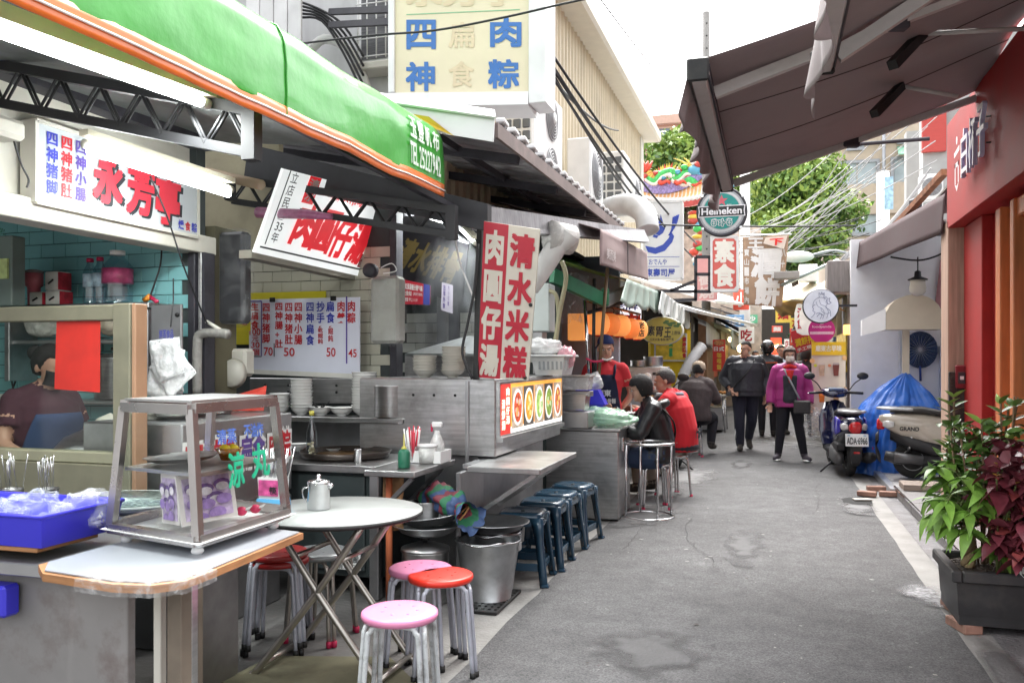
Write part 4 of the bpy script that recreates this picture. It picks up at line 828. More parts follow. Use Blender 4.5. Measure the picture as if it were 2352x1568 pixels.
 # ================================================================ LEFT SIDE: the three near food stalls
TUBE=pm('fluorescent_tube',(.95,1,1),.5,emit=11,var=0)
CREAMP=pm('cream_paint',(.56,.54,.48),.5,var=.08,dirt=.3,dcol='#6b6253',dscale=3)
INK=lambda n,c:pm('ink_'+n,c,.45,var=.06)
IR,IB,IV,IK,IW=INK('red',(.5,.02,.03)),INK('blue',(.04,.05,.38)),INK('violet',(.10,.06,.3)),INK('black',(.02,.025,.03)),INK('white',(.8,.8,.78))
def panel_sign(name,label,Q,t,facem,framem=None,fw=.02,cat='sign'):
 """Q: bl, br, tr, tl of the front face; returns thing and a mapper (u, v, lift)"""
 Q=[V(q)for q in Q];n=(Q[1]-Q[0]).cross(Q[3]-Q[0]).normalized();th_=thing(name,label,cat,(Q[0]+Q[1])/2)
 def S(u,v,d=0):return(Q[0].lerp(Q[1],u)).lerp(Q[3].lerp(Q[2],u),v)+n*d
 part('face',B().grid(lambda u,v:S(u,v),6,6,False,th=t),facem,th_)
 if framem:
  for i in range(4):
   a,c=Q[i],Q[(i+1)%4];part('frame',B().bar(a+n*.0-n*t/2,c-n*t/2,t+fw*.7,fw,up=n.cross(c-a)),framem,th_)
 return th_,S
def lettering(th_,b,m,label=None):return part('lettering',b,m,th_,label=label)
def tx(b,S,s,u0,v0,u1,v1,bold=.02,d=.004,shear=0,fit=True):return b.text(s,None,None,None,bold,fit,shear,S,u0,v0,u1,v1,d)
def vtx(b,S,s,u0,v0,u1,v1,bold=.02,d=.004,gap=.06):
 k=len(s);h=(v1-v0)/k
 for i,ch in enumerate(s):tx(b,S,ch,u0,v0+h*(k-1-i+gap/2),u1,v0+h*(k-i-gap/2),bold,d,0,False)
 return b
 # ---- stall 1: tiled back wall
TEAL=pm('teal_tile',(.22,.5,.52),.22,var=.08,rnd=.07,dirt=.15,dcol='#4a5c58');GROUT=pm('dark_grout',(.05,.06,.06),.9)
w1=thing('teal_tiled_wall','teal tiled wall at the back of the nearest stall','wall',(-4.4,4.55,0))
part('grout_bed',B().mm((-6.5,4.512,0),(-3.42,4.6,2.75)),GROUT,w1)
b=B();b.box((0,0,0),(.196,.012,.0845),bev=.002);me=b.mesh('tile',TEAL);sp=[]
for r in range(20):
 for c in range(9):
  x=-3.52-.2*c-(.1 if r%2 else 0);z=.74+.0882*r
  if x>-5.25:sp.append((x,4.506+rng.uniform(-.001,.001),z))
pieces('tile',me,sp,w1,.004)
t=thing('stall_ceiling','sooty timber ceiling of the nearest stall','ceiling',(-5,4,2.6));part('board',B().mm((-8,1.0,2.75),(-3.36,4.6,2.85)),DARK(),t)
solo('side_wall',B().mm((-6.6,.5,0),(-6.5,4.6,2.75)),pm('dim_plaster',(.2,.24,.23),.8),'dim plaster side wall deep inside the nearest stall','wall')
# facade beam, name sign, posts
t=thing('facade_beam','cream steel beam over the nearest stall opening','beam',(-3.4,3.3,2.1))
q0,q1=PX(0,470,-3.4),PX(492,572,-3.4)
part('girder',B().mm((-3.55,1.0,2.10),(-3.38,4.66,2.21),.006),CREAMP,t)
part('fascia_board',B().mm((-3.6,1.0,2.215),(-3.47,4.64,2.9)),CREAMP,t)
Q=[PX(83,463,-3.36),PX(455,545,-3.36),PX(455,396,-3.36),PX(83,276,-3.36)]
s1,S=panel_sign('stall_name_sign','white acrylic stall sign with three big red characters',Q,.08,pm('acrylic_white',(.46,.49,.51),.12,var=.03,coat=.6),CREAMP,.02)
for k,(ch,u0,v0)in enumerate((('永',.30,.20),('芳',.50,.15),('亭',.685,.10))):
 b=B();tx(b,S,ch,u0+.018,v0-.03,u0+.185,v0+.63,.05,.003,.08);lettering(s1,b,IK);b=B();tx(b,S,ch,u0,v0,u0+.165,v0+.66,.05,.006,.08);lettering(s1,b,INK('sign_red',(.55,.03,.05)))
for s_,u,m in(('四神猪脚',.045,IB),('四神猪肚',.12,IR),('四神小腸',.195,IV)):b=B();vtx(b,S,s_,u,.12,u+.062,.93,.025);lettering(s1,b,m)
for ch,u,m in(('燻',.845,IB),('食',.895,IR),('粽',.945,IB)):b=B();tx(b,S,ch,u,.06,u+.04,.2,.02);lettering(s1,b,m)
t=thing('beam_end_cover','cream plastic air-conditioner end at the left frame edge','cover',PX(0,290,-3.3));b=B();p=PX(15,300,-3.3);b.box(p+V((0,-.1,0)),(.14,.3,.09),bev=.02);part('cover',b,CREAMP,t);part('pull_cord',B().tube(bend([p+V((.02,.02,-.04)),p+V((.02,.06,-.14)),p+V((.02,.1,-.2)),p+V((.02,.09,-.24))],4),.005,5),WIRE,t)
t=thing('corner_post','dark steel post between the teal wall and the mosaic column','post',(-3.36,4.62,0));part('outer_post',B().mm((-3.46,4.48,0),(-3.41,4.6,2.1),.004),DARK(),t);part('inner_post',B().mm((-3.40,4.5,0),(-3.375,4.56,2.1),.004),STEEL(),t);part('cover_strip',B().mm((-3.372,4.5,0),(-3.35,4.6,2.1)),DARK(),t)
MOS=pm('mosaic_yellow',(.52,.48,.26),.3,rnd=.2,dirt=.3);mc=thing('mosaic_column','column clad in small yellow mosaic tiles beside the wrapped heater','column',(-3.53,4.78,0))
part('core',B().mm((-3.62,4.72,0),(-3.435,4.95,2.3)),pm('column_grout',(.12,.11,.07),.9),mc)
b=B();b.box((0,0,0),(.036,.008,.036),bev=.002);me=b.mesh('mosaic_tile',MOS);pieces('mosaic_tile',me,[(-3.59+.04*c,4.718,.95+.04*r)for c in range(4)for r in range(31)],mc)
# wall shelf with jars and bottles
def shelf(label,x0,x1,y0,y1,z,m,t_=.03,name='shelf'):b=B();b.mm((x0,y0,z-t_),(x1,y1,z),.004);return solo(name,b,m,label,'shelf')
sh1=thing('wall_shelf','upper steel shelf on the teal wall','shelf',(-4.14,4.4,1.78));part('board',B().mm((-4.72,4.25,1.745),(-3.56,4.498,1.78),.004),STEEL(),sh1)
for x in(-4.68,-3.62):part('bracket',B().mm((x,4.27,1.3),(x+.04,4.496,1.742),.004),STEELH(),sh1)
part('lower_board',B().mm((-4.7,4.3,1.535),(-3.64,4.496,1.56),.004),STEEL(),sh1);part('lower_board',B().mm((-4.7,4.3,1.16),(-3.64,4.496,1.185),.004),STEEL(),sh1)
t=thing('steel_side_panel','stained steel panel behind the hanging plastic bags','panel',(-3.6,4.42,1.2));b=B();a,c=PY(347,905,4.24),PY(416,698,4.24);b.mm((a.x,4.24,a.z),(c.x,4.26,c.z),.003);part('sheet',b,STEELH(),t)
for zz in(.12,.5,.88):part('bolt',B().lathe([(0,.008),(.012,.006),(.014,0)],(c.x-.025,4.236,a.z+(c.z-a.z)*zz),8,Matrix.Rotation(R(90),3,'X')),BLACK(),t)
PET=glassy('clear_plastic',(.8,.86,.9),.25,.08);Ys=4.36
def px_at(x,y):return PY(x,y,Ys)
t=thing('pink_tumbler','pink insulated tumbler at the left of the upper shelf','tumbler',px_at(78,693));part('cup',B().lathe([(.036,0),(.04,.12),(.055,.13),(.056,.21)],(px_at(78,693).x,Ys,1.781),20),pm('pink_enamel',(.6,.16,.19),.35),t);part('lid',B().lathe([(.057,.21),(.058,.225),(.02,.235),(0,.235)],(px_at(78,693).x,Ys,1.781),20),pm('smoke_lid',(.25,.2,.2),.2),t)
def carton(x,w_,h,label,z=1.781,red=True):
 c=px_at(x,690).x;t=thing('tissue_box',label,'box',(c,Ys,z),group='tissue boxes on the shelf');part('carton',B().box((c,Ys,z+h/2),(w_,.1,h),bev=.006),pm('carton_white',(.7,.69,.64),.6),t)
 if red:part('red_side',B().mm((c+w_/2-.003,Ys-.052,z+.004),(c+w_/2+.003,Ys+.05,z+h*.95)),pm('carton_red',(.45,.03,.05),.5,var=.4,scale=25),t)
 part('slot',B().tube([(c-.02,Ys-.055,z+h*.35),(c+.02,Ys-.06,z+h*.55)],.006,5),BLACK(),t)
carton(97,.11,.085,'low tissue box beside the pink tumbler');carton(135,.12,.09,'lower tissue box of the stacked pair');carton(133,.11,.12,'upper tissue box of the stacked pair',1.873)
def bottle(x,label,r,h,cap,lab,mat=None,Y=Ys,z=1.781,name='plastic_bottle',neck=.45):
 c=PY(x,690,Y).x;t=thing(name,label,'bottle',(c,Y,z));prof=[(r*.9,0),(r,.012)]
 for i in range(6):prof+=[(r*.96,h*(.1+.08*i)),(r,h*(.14+.08*i))]
 prof+=[(r*.95,h*.72),(r*.6,h*.83),(r*neck,h*.88),(r*neck,h*.93)];part('body',B().lathe(prof,(c,Y,z),20),mat or PET,t)
 part('cap',B().lathe([(r*neck*1.12,h*.92),(r*neck*1.12,h),(0,h)],(c,Y,z),16),cap,t)
 if lab:part('wrap',B().lathe([(r*1.015,h*.38),(r*1.015,h*.66)],(c,Y,z),20),lab,t)
 return t
CAPR=pm('cap_red',(.5,.02,.08),.4);LABB=pm('wrap_blue',(.45,.6,.75),.4,var=.5,scale=20)
bottle(207,'clear water bottle with a red cap, left of the pair',.042,.29,CAPR,LABB);bottle(230,'clear water bottle with a red cap beside the big jug',.042,.295,CAPR,LABB)
bottle(270,'large clear plastic jug with a pink wrapper',.09,.33,WHITE(),pm('wrap_pink',(.5,.08,.2),.4,var=.4,scale=18))
solo('black_power_cord',B().tube(bend([PY(372,555,4.45),PY(368,610,4.42),PY(350,665,4.4),PY(343,688,4.38)],4),.006,6),WIRE,'black cord hanging down the teal wall','cord')
t=thing('gas_lighter','orange and red igniter lying on the shelf end','igniter',PY(350,692,4.33));part('tip',B().tube([PY(332,690,4.33),PY(345,680,4.33)],.018,8),pm('orange_plastic',(.7,.25,.03),.4),t);part('handle',B().tube([PY(345,682,4.33),PY(362,694,4.33)],.013,8),CAPR,t)
# things on the lower shelves, seen through the glass
FILM=film('clear_film',(.85,.86,.84),.4)
def bag(name,label,c,r,m,seed,cat='bag',n=22,knot=True,flat=1):
 b=B();M_=16
 def f(u,v):
  a,t_=2*math.pi*u,math.pi*v;d=1+.25*nz((math.cos(a)*2*math.sin(t_),math.sin(a)*2*math.sin(t_),math.cos(t_)*2+seed))+.1*nz((math.cos(a)*7,math.sin(a)*7,t_*5+seed))
  return(c[0]+r[0]*d*math.sin(t_)*math.cos(a),c[1]+r[1]*d*math.sin(t_)*math.sin(a),c[2]+r[2]*(1-math.cos(t_))*.5*(2*d if t_>1.6 else 1.9))
 b.grid(f,n*2,M_*2);return solo(name,b,m,label,cat)
bag('plastic_bag','cloudy plastic bag of noodles on the shelf behind the glass',PY(100,775,4.38),(.14,.07,.09),film('milky_film',(.75,.74,.68),.7),1)
bag('plastic_bag','small tan bag beside the red paper on the shelf',PY(255,772,4.38),(.09,.06,.09),pm('tan_bag',(.42,.36,.28),.5),2);bag('plastic_bag','small magenta bag on the shelf near the window post',PY(285,772,4.36),(.05,.04,.06),pm('magenta_bag',(.5,.08,.3),.5),3)
def pot(name,label,c,r,h,lid=True,handles=True,m=None,cat='pot',group=None):
 t=thing(name,label,cat,c,group=group);c=V(c);part('vessel',B().lathe([(0,.0),(r*.97,0),(r,.01),(r,h-.01),(r*1.04,h),(r*1.04,h+.006),(r*.97,h+.004),(r*.96,.02),(0,.02)],c,32),m or STEEL(),t)
 if lid:part('lid',B().lathe([(r*1.05,h+.006),(r*1.03,h+.02),(r*.5,h+.045),(0,h+.05)],c,32),m or STEEL(),t);part('knob',B().lathe([(.012,h+.05),(.012,h+.062),(.026,h+.066),(.026,h+.082),(0,h+.086)],c,14),BLACK(),t)
 if handles:
  for s_ in(-1,1):part('handle',B().tube(bend([c+V((s_*r,-.04,h*.8)),c+V((s_*(r+.035),-.03,h*.8)),c+V((s_*(r+.035),.03,h*.8)),c+V((s_*r,.04,h*.8))],4),.006,6),m or STEEL(),t)
 return t
p=PY(265,905,4.38);pot('stock_pot','tall steel pot with a black knob on the lower shelf',(p.x,4.38,1.19),.12,.24);p=PY(237,905,4.36);pot('steel_canister','narrow steel canister left of the tall pot',(p.x,4.36,1.19),.05,.2,True,False)
t=thing('wall_cabinet','grey-green steel cabinet at the left frame edge','cabinet',PY(20,700,4.05));a,c=PY(-70,704,4.0),PY(27,540,4.0);part('body',B().mm((a.x,4.0,a.z),(c.x,4.1,c.z),.006),pm('cabinet_green',(.17,.22,.2),.5,var=.1),t);part('sticker',B().mm((c.x-.13,3.985,a.z+.16),(c.x-.02,3.998,a.z+.28)),pm('sticker_lime',(.5,.6,.25),.6,var=.3,scale=20),t);part('lettering',B().text('ㄈ象',(c.x-.16,3.996,a.z+.42),(.12,0,0),(0,0,.045),.01),pm('lettering_green',(.03,.15,.1),.5),t)
def cloth(name,label,P,m,seed=1,cat='cloth',fold=.03,th=.006,nu=24,nv=24):
 """hanging cloth through a 4 corner patch, with folds"""
 P=[V(p)for p in P];n=(P[1]-P[0]).cross(P[3]-P[0]).normalized();b=B()
 b.grid(lambda u,v:P[0].lerp(P[1],u).lerp(P[3].lerp(P[2],u),v)+n*(fold*math.sin(u*14+seed)*(1-.5*v)+fold*nz((u*4,v*4,seed))),nu,nv,th=th);return solo(name,b,m,label,cat)
cloth('hung_towel','off-white towel hanging behind the cook',[PY(-10,1015,4.3),PY(44,1015,4.3),PY(40,905,4.3),PY(-10,905,4.3)],pm('towel',(.55,.55,.5),.9,bump=.4,bscale=200),2)
t=thing('coat_hooks','dark coat hooks with a hanger cord on the teal wall','hooks',PY(30,810,4.45))
for x in(14,34):part('cord',B().tube(bend([PY(x,800,4.47),PY(x+8,850,4.4),PY(x+(18 if x<30 else-8),900,4.38)],4),.006,6),WIRE,t)
# window partition with the red paper
GRNF=pm('olive_frame',(.19,.18,.125),.5,var=.15,dirt=.2,dscale=5)
wp=thing('window_partition','olive framed window partition with a clear pane at the nearest stall','window',(-3.5,3.42,.74))
part('top_rail',B().mm((-6.4,3.38,1.625),(-3.031,3.46,1.70),.005),GRNF,wp);part('sill',B().mm((-6.4,3.38,.93),(-3.031,3.46,.985),.005),pm('olive_light',(.3,.29,.2),.5),wp)
part('apron_panel',B().mm((-6.4,3.36,.70),(-2.97,3.5,.928),.004),GRNF,wp);part('post',B().mm((-3.03,3.37,.7),(-2.93,3.47,1.705),.005),GRNF,wp);part('post_edge',B().mm((-2.928,3.38,.7),(-2.905,3.465,1.704),.004),pm('copper_edge',(.35,.2,.12),.4),wp)
part('pane',B().mm((-6.3,3.418,.985),(-3.031,3.424,1.625)),glassy('greasy_glass',(.9,.92,.9),.04,.06),wp)
Q=[PY(125,893,3.405),PY(229,901,3.405),PY(230,737,3.405),PY(130,735,3.405)];rp=solo('red_paper',B().slab(Q,.002),pm('red_paper',(.6,.03,.02),.6,var=.12,scale=8),'blank red paper taped on the window pane','paper')
# steamer, cloth, bowls behind the pane
p=PY(235,1035,3.78);t=thing('steamer_pot','wide steamer with a domed steel lid behind the pane','pot',(p.x,3.8,.75));part('dome_lid',B().lathe([(.24,0),(.245,.2),(.25,.21),(.2,.27),(.1,.315),(0,.325)],(p.x,3.8,.75),36),STEEL(),t);part('vessel',B().lathe([(.26,.0),(.262,.12),(.25,.13)],(p.x,3.8,.75),36),STEELH(),t)
solo('cotton_cloth',B().grid(lambda u,v:(p.x+.02+.3*(u-.5),3.8+.2*(v-.5),1.09+.05*math.exp(-6*((u-.5)**2+(v-.5)**2))+.025*nz((u*5,v*5,4))-.1*((u-.5)**2+(v-.5)**2)*4),24,16,th=.01),pm('cotton',(.62,.6,.52),.9),'white cotton cloth draped on the steamer lid','cloth')
def bowls(name,label,c,r,h,n,dz,mat,cat='bowls',top=None,group=None):
 """a stack: every bowl is a part of its own"""
 t=thing(name,label,cat,c,group=group);c=V(c)
 pr=[(0,.0),(r*.42,0),(r*.42,h*.12),(r*.62,h*.3),(r*.9,h*.7),(r,h),(r*1.02,h),(r*.97,h*.94),(r*.8,h*.5),(r*.5,h*.2),(0,h*.16)]
 me=None
 for i in range(n):
  if me is None:b=B();b.lathe(pr,(0,0,0),26);me=b.mesh('bowl',mat)
  o=bpy.data.objects.new('bowl',me);sc.collection.objects.link(o);o.parent=t;o.location=(rng.gauss(0,.0025),rng.gauss(0,.0025),dz*i);o.rotation_euler=(rng.gauss(0,.012),rng.gauss(0,.012),0)
 return t
p=PY(350,1000,3.75);bowls('bowl_stack','tall stack of cream bowls behind the window post',(p.x,3.75,.95),.1,.06,8,.024,pm('cream_melamine',(.62,.6,.54),.3,rnd=.04))
# alley-facing steel counter with painted names
ct1=thing('sign_counter','steel counter front painted with red and blue characters behind the display case','counter',(-2.9,3.95,0))
part('box',B().mm((-3.35,3.52,.66),(-2.75,4.52,1.12),.008),STEELH(),ct1);part('lower_cabinet',B().mm((-3.3,3.52,.0),(-2.82,4.5,.655),.004),STEELH(),ct1);part('ledge',B().mm((-2.84,3.5,.60),(-2.74,4.5,.635),.004),STEEL(),ct1)
def S5(u,v,d=0):return V((-2.748+d,3.52+1.0*u,.76+.36*v))
for s_,u0,u1,m in(('四神',.02,.30,IR),('湯',.31,.42,IR),('扁食',.47,.70,IV),('肉粽',.75,.97,IR)):
 b=B();tx(b,S5,s_,u0-.012,.22,u1+.012,.76,.1,.002);part('lettering_outline',b,IW,ct1);b=B();tx(b,S5,s_,u0,.26,u1,.72,.035,.0045);lettering(ct1,b,m)
for(yy,n,l,r)in((3.75,5,'low stack of white plates on the painted counter, seen through the case',.1),(4.0,3,'wide cream dishes on the painted counter',.11)):bowls('plate_stack',l,(-2.98,yy,1.122),r,.025,n,.012,PORC(),'plates')
t=thing('steel_bowl','steel bowl standing on the painted counter','bowl',(-3.05,4.25,1.122));part('bowl',B().lathe([(.07,0),(.1,.09),(.103,.09),(.07,.01)],(-3.05,4.22,1.122),22),STEEL(),t);solo('red_folder',B().slab([(-3.1,4.4,1.13),(-2.9,4.45,1.13),(-2.88,4.45,1.28),(-3.1,4.38,1.21)],.004),pm('folder_red',(.6,.06,.04),.5),'red folder leaning behind the steel bowl','folder')
# ---- near counter: board on legs, end panel, display case, tray
PANEL=pm('stained_panel',(.23,.22,.215),.6,var=.2,scale=2,dirt=.7,dcol='#4c2a1d',dscale=4.5,bump=.1,bscale=10)
t=thing('near_counter','grey stained counter end panel under the white board','counter',(-2.5,2.5,0));part('end_panel',B().mm((-4.2,2.36,0),(-2.06,2.40,.735),.004),PANEL,t);part('top',B().mm((-4.2,2.28,.70),(-2.29,3.36,.745),.004),STEELH(),t);part('side_panel',B().mm((-2.36,2.9,0),(-2.32,3.36,.70),.004),STEELH(),t)
bt=thing('work_board','wooden table top with a white laminate sheet and foil-wrapped corner','table',(-2.0,2.5,.74))
bp=[(-2.27,2.2),(-2.16,2.11),(-1.86,2.07),(-1.74,2.09),(-1.68,2.16),(-1.68,2.3),(-1.715,2.9),(-2.27,3.0)]
part('top',B().poly(bp,.024,(0,0,.77),(1,0,0),(0,1,0)),pm('orange_ply',(.36,.17,.07),.6,var=.3,stretch=(1,1,12),dirt=.3),bt)
bi=[(x+(.02 if x<-2.2 else-.012),y+(.02 if y<2.5 else-.01))for x,y in bp];part('laminate',B().poly(bi,.004,(0,0,.776),(1,0,0),(0,1,0)),pm('laminate_white',(.33,.35,.38),.3,var=.06,dirt=.12,dcol='#7a7266'),bt)
def foil(u,v):
 k=u*3;pts=[V((-2.0,2.075,0)),V((-1.86,2.062,0)),V((-1.735,2.08,0)),V((-1.67,2.155,0)),V((-1.672,2.3,0))];i=min(3,int(u*4));p=pts[i].lerp(pts[i+1],u*4-i);c=V((-1.85,2.25,0));out=(p-c).normalized()
 return p-out*(.045*(1-v)if v<.5 else-.004)+V((0,0,.782-(0 if v<.4 else(v-.4)*.075)))+out*.006*nz((u*30,v*9,2))+V((0,0,.004*nz((u*40,v*14,8))))
part('foil_wrap',B().grid(foil,60,12),film('foil_film',(.75,.75,.75),.4,.1,30),bt)
for(x,y,w_,m)in((-1.83,2.33,.055,pm('brown_leg',(.16,.13,.1),.7,var=.3,dirt=.4)),(-1.93,2.36,.03,CREAMP),(-1.88,2.45,.035,STEEL()),(-2.2,2.9,.04,pm('brown_leg',0))):part('leg',B().mm((x-w_/2,y-w_/2,0),(x+w_/2,y+w_/2,.738),.003),m,bt)
dc=thing('display_case','tapered glass display case with a steel frame on the white board','display case',(-2.08,2.7,.78))
x0,x1,y0,y1,zb,zt,ins=-2.27,-1.82,2.41,2.95,.83,1.265,.05
sk=lambda x:.11*(x1-x)/(x1-x0)
def cs(u,v,w_):
 i=ins*w_;x=x0+i+(x1-x0-2*i)*u;return V((x,sk(x)+y0+.02*w_+(y1-y0-.04*w_)*v,zb+(zt-zb)*w_))
CASES=pm('case_steel',(.42,.40,.39),.28,.9,var=.15,dirt=.25)
for u in(0,1):
 for v in(0,1):part('post',B().bar(cs(u,v,0),cs(u,v,1),.028,.028,up=(0,1,0)),CASES,dc)
for w_ in(0,1):
 for a,c in(((0,0),(1,0)),((1,0),(1,1)),((1,1),(0,1)),((0,1),(0,0))):part('rail',B().bar(cs(*a,w_)+V((0,0,.004*(a[0]+a[1]*2))),cs(*c,w_)+V((0,0,.004*(a[0]+a[1]*2))),.036,.034),CASES,dc)
part('top',B().slab([cs(0,0,1)+V((0,0,.03)),cs(1,0,1)+V((0,0,.03)),cs(1,1,1)+V((0,0,.03)),cs(0,1,1)+V((0,0,.03))],.008),STEEL(),dc)
part('base',B().add([(x,y+sk(x),z)for x,y,z in((x0-.03,y0-.03,.828),(x1+.03,y0-.03,.828),(x1+.03,y1+.03,.828),(x0-.03,y1+.03,.828),(x0+.03,y0+.03,.795),(x1-.03,y0+.03,.795),(x1-.03,y1-.03,.795),(x0+.03,y1-.03,.795))],[(0,1,2,3),(7,6,5,4),(0,4,5,1),(1,5,6,2),(2,6,7,3),(3,7,4,0)]),WHITE(),dc)
for x in(x0+.04,x1-.04):
 for y in(y0+.04,y1-.04):part('foot',B().ell((x,y+sk(x),.786),(.022,.022,.014),12,8),WHITE(),dc)
GCL=glassy('case_glass',(.93,.95,.94),.06,.02)
for a,c in(((0,0),(1,0)),((1,0),(1,1)),((0,0),(0,1)),((1,1),(0,1))):b=B();P_=[cs(*a,.03),cs(*c,.03),cs(*c,.97),cs(*a,.97)];b.add(P_,[(0,1,2,3)]);part('pane',b,GCL,dc)
part('shelf',B().slab([cs(.03,.05,.5),cs(.97,.05,.5),cs(.97,.95,.5),cs(.03,.95,.5)],.012),STEEL(),dc)
def S6(u,v,d=0):a,c=cs(1,u,v),cs(1,u,v);return a+V((.003+d,0,0))
b=B();tx(b,S6,'清蒸',.24,.70,.46,.82,.02,.001);tx(b,S6,'不油炸',.56,.72,.80,.84,.02,.001);part('lettering',b,INK('glass_blue',(.08,.16,.5)),dc)
b=B();tx(b,S6,'涼',.34,.34,.52,.62,.03,.001,.1);tx(b,S6,'丸',.62,.38,.84,.66,.03,.001,.1);part('lettering',b,INK('glass_green',(.02,.4,.22)),dc)
SEP=pm('sepia_print',(.5,.44,.55),.5,var=.0);m=SEP;n_,l_=m.node_tree.nodes,m.node_tree.links
def photo(label,Qp,seed):
 t=thing('photo_card',label,'photograph',Qp[0]);part('card',B().slab(Qp,.003),pm('card_white',(.62,.58,.56),.6),t);n=(V(Qp[1])-V(Qp[0])).cross(V(Qp[3])-V(Qp[0])).normalized()
 rg=random.Random(seed);PUR=[pm('print_violet_%d'%i,c,.6,var=.35,scale=40)for i,c in enumerate(((.12,.07,.22),(.26,.17,.40),(.45,.36,.52),(.6,.55,.6)))]
 s_=lambda u,v,d:V(Qp[0]).lerp(V(Qp[1]),u).lerp(V(Qp[3]).lerp(V(Qp[2]),u),v)+n*d
 part('print',B().slab([s_(.08,.08,.002),s_(.92,.08,.002),s_(.92,.92,.002),s_(.08,.92,.002)],.001),PUR[2],t)
 for i,(u,v,r)in enumerate(((.3,.35,.14),(.62,.42,.13),(.45,.62,.12),(.75,.68,.12),(.22,.66,.12))):
  for q,(dr,mm,dv)in enumerate(((1.3,0,.05),(1,3,0),(1.25,1,-.26))):
   part('printed_figure',B().add([s_(min(.92,max(.08,u+r*dr*math.cos(a*.63))),min(.92,max(.08,v+dv+r*.72*dr*math.sin(a*.63))),.0035+.0006*(i*3+q))for a in range(10)],[tuple(range(10))]),PUR[mm],t)
photo('small violet tinted group photo leaning inside the display case, right one',[(-1.93,2.47,.86),(-1.88,2.72,.86),(-1.915,2.73,1.03),(-1.965,2.48,1.03)],3)
photo('violet tinted portrait photo leaning inside the display case, left one',[(-2.05,2.52,.86),(-1.955,2.49,.86),(-1.98,2.51,1.03),(-2.075,2.54,1.03)],8)
t=thing('candy_pair','red and white wrapped sweets on the case floor','sweets',(-1.92,2.83,.84))
for i,(x,y)in enumerate(((-1.92,2.8),(-1.9,2.86))):
 part('sweet',B().ell((x,y,.86),(.022,.02,.018),8,6),pm('sweet_red',(.65,.04,.12),.4),t);part('wrapper',B().add([(x,y,.865),(x+.035,y+.02,.88),(x+.04,y-.01,.87),(x,y,.855)],[(0,1,2,3)]),WHITE(),t)
t=thing('amber_dish','amber glass dish with yellow balls on the case shelf','dish',cs(.75,.62,.51));p=cs(.72,.62,.51);part('dish',B().lathe([(.03,.004),(.05,.05),(.053,.05),(.03,.01)],p,20),pm('amber_glass',(.6,.25,.02),.08,trans=.7),t)
for k in range(4):part('ball',B().ell(p+V((.022*math.cos(k*1.6),.022*math.sin(k*1.6),.045)),(.018,)*3,10,7),pm('yellow_candy',(.7,.5,.02),.25),t)
t=thing('steel_platter','oval steel platter on the case shelf','platter',cs(.3,.4,.51));part('platter',B().lathe([(0,.003),(.1,.006),(.13,.022),(.132,.022)],cs(.35,.4,.515),30,sx=.85,sy=1.3),STEEL(),t)
# blue tray, cutlery, dishes at the far left
BLUE=pm('blue_plastic',(.045,.04,.55),.35,var=.08,scale=3);by=thing('blue_tray','royal blue plastic tray with bagged food at the left edge','tray',(-2.7,2.5,.78))
X0,X1,Y0,Y1,Z0,Z1=-3.1,-2.36,2.30,2.68,.79,.90;b=B()
for(a,c)in(((X0,Y0),(X1,Y0)),((X1,Y0),(X1,Y1)),((X1,Y1),(X0,Y1))):pass
b.add([(X0+.02,Y0+.02,Z0),(X1-.02,Y0+.02,Z0),(X1-.02,Y1-.02,Z0),(X0+.02,Y1-.02,Z0),(X0,Y0,Z1),(X1,Y0,Z1),(X1,Y1,Z1),(X0,Y1,Z1),(X0+.012,Y0+.012,Z1),(X1-.012,Y0+.012,Z1),(X1-.012,Y1-.012,Z1),(X0+.012,Y1-.012,Z1),(X0+.03,Y0+.03,Z0+.008),(X1-.03,Y0+.03,Z0+.008),(X1-.03,Y1-.03,Z0+.008),(X0+.03,Y1-.03,Z0+.008)],[(3,2,1,0)]+[(i,(i+1)%4,(i+1)%4+4,i+4)for i in range(4)]+[(4+i,4+(i+1)%4,8+(i+1)%4,8+i)for i in range(4)]+[(8+i,8+(i+1)%4,12+(i+1)%4,12+i)for i in range(4)]+[(12,13,14,15)]);part('tub',b,BLUE,by)
b=B();b.mm((X0-.01,Y0-.012,Z1-.004),(X1+.012,Y0,Z1+.006),.003);part('rim',B().tube([(X0,Y0,Z1),(X1,Y0,Z1),(X1,Y1,Z1),(X0,Y1,Z1)],.008,8,close=True),BLUE,by)
solo('cutting_board',B().mm((-3.1,2.32,.772),(-2.4,2.6,.788),.003),MATS['orange_ply'],'thin wooden board under the blue tray','board')
for i,(x,y,l)in enumerate(((-2.62,2.5,'clear bag of pale dumplings in the blue tray, middle one'),(-2.45,2.58,'clear bag lying at the right end of the blue tray'),(-2.85,2.45,'clear bag at the left end of the blue tray'))):bag('food_bag',l,(x,y,.8),(.13,.1,.07),FILM if i==1 else film('food_film',(.7,.74,.78),.45),5+i)
solo('blue_crate',B().mm((-3.3,2.28,.55),(-2.5,2.35,.66),.01),BLUE,'blue crate edge below the tray at the left frame edge','crate')
t=thing('oval_dish','large oval porcelain dish with a patterned rim','dish',(-2.72,3.1,.76));part('plate',B().lathe([(0,.012),(.16,.014),(.19,.03),(.235,.045),(.24,.045),(.17,.0),(0,0)],(-2.66,3.05,.79),40,sx=1.25),pm('celadon_white',(.68,.74,.72),.15,coat=.3),t);part('pattern_band',B().lathe([(.2,.036),(.222,.043)],(-2.66,3.05,.7925),40,sx=1.25),pm('pattern_green',(.3,.38,.35),.3,var=.9,scale=60),t)
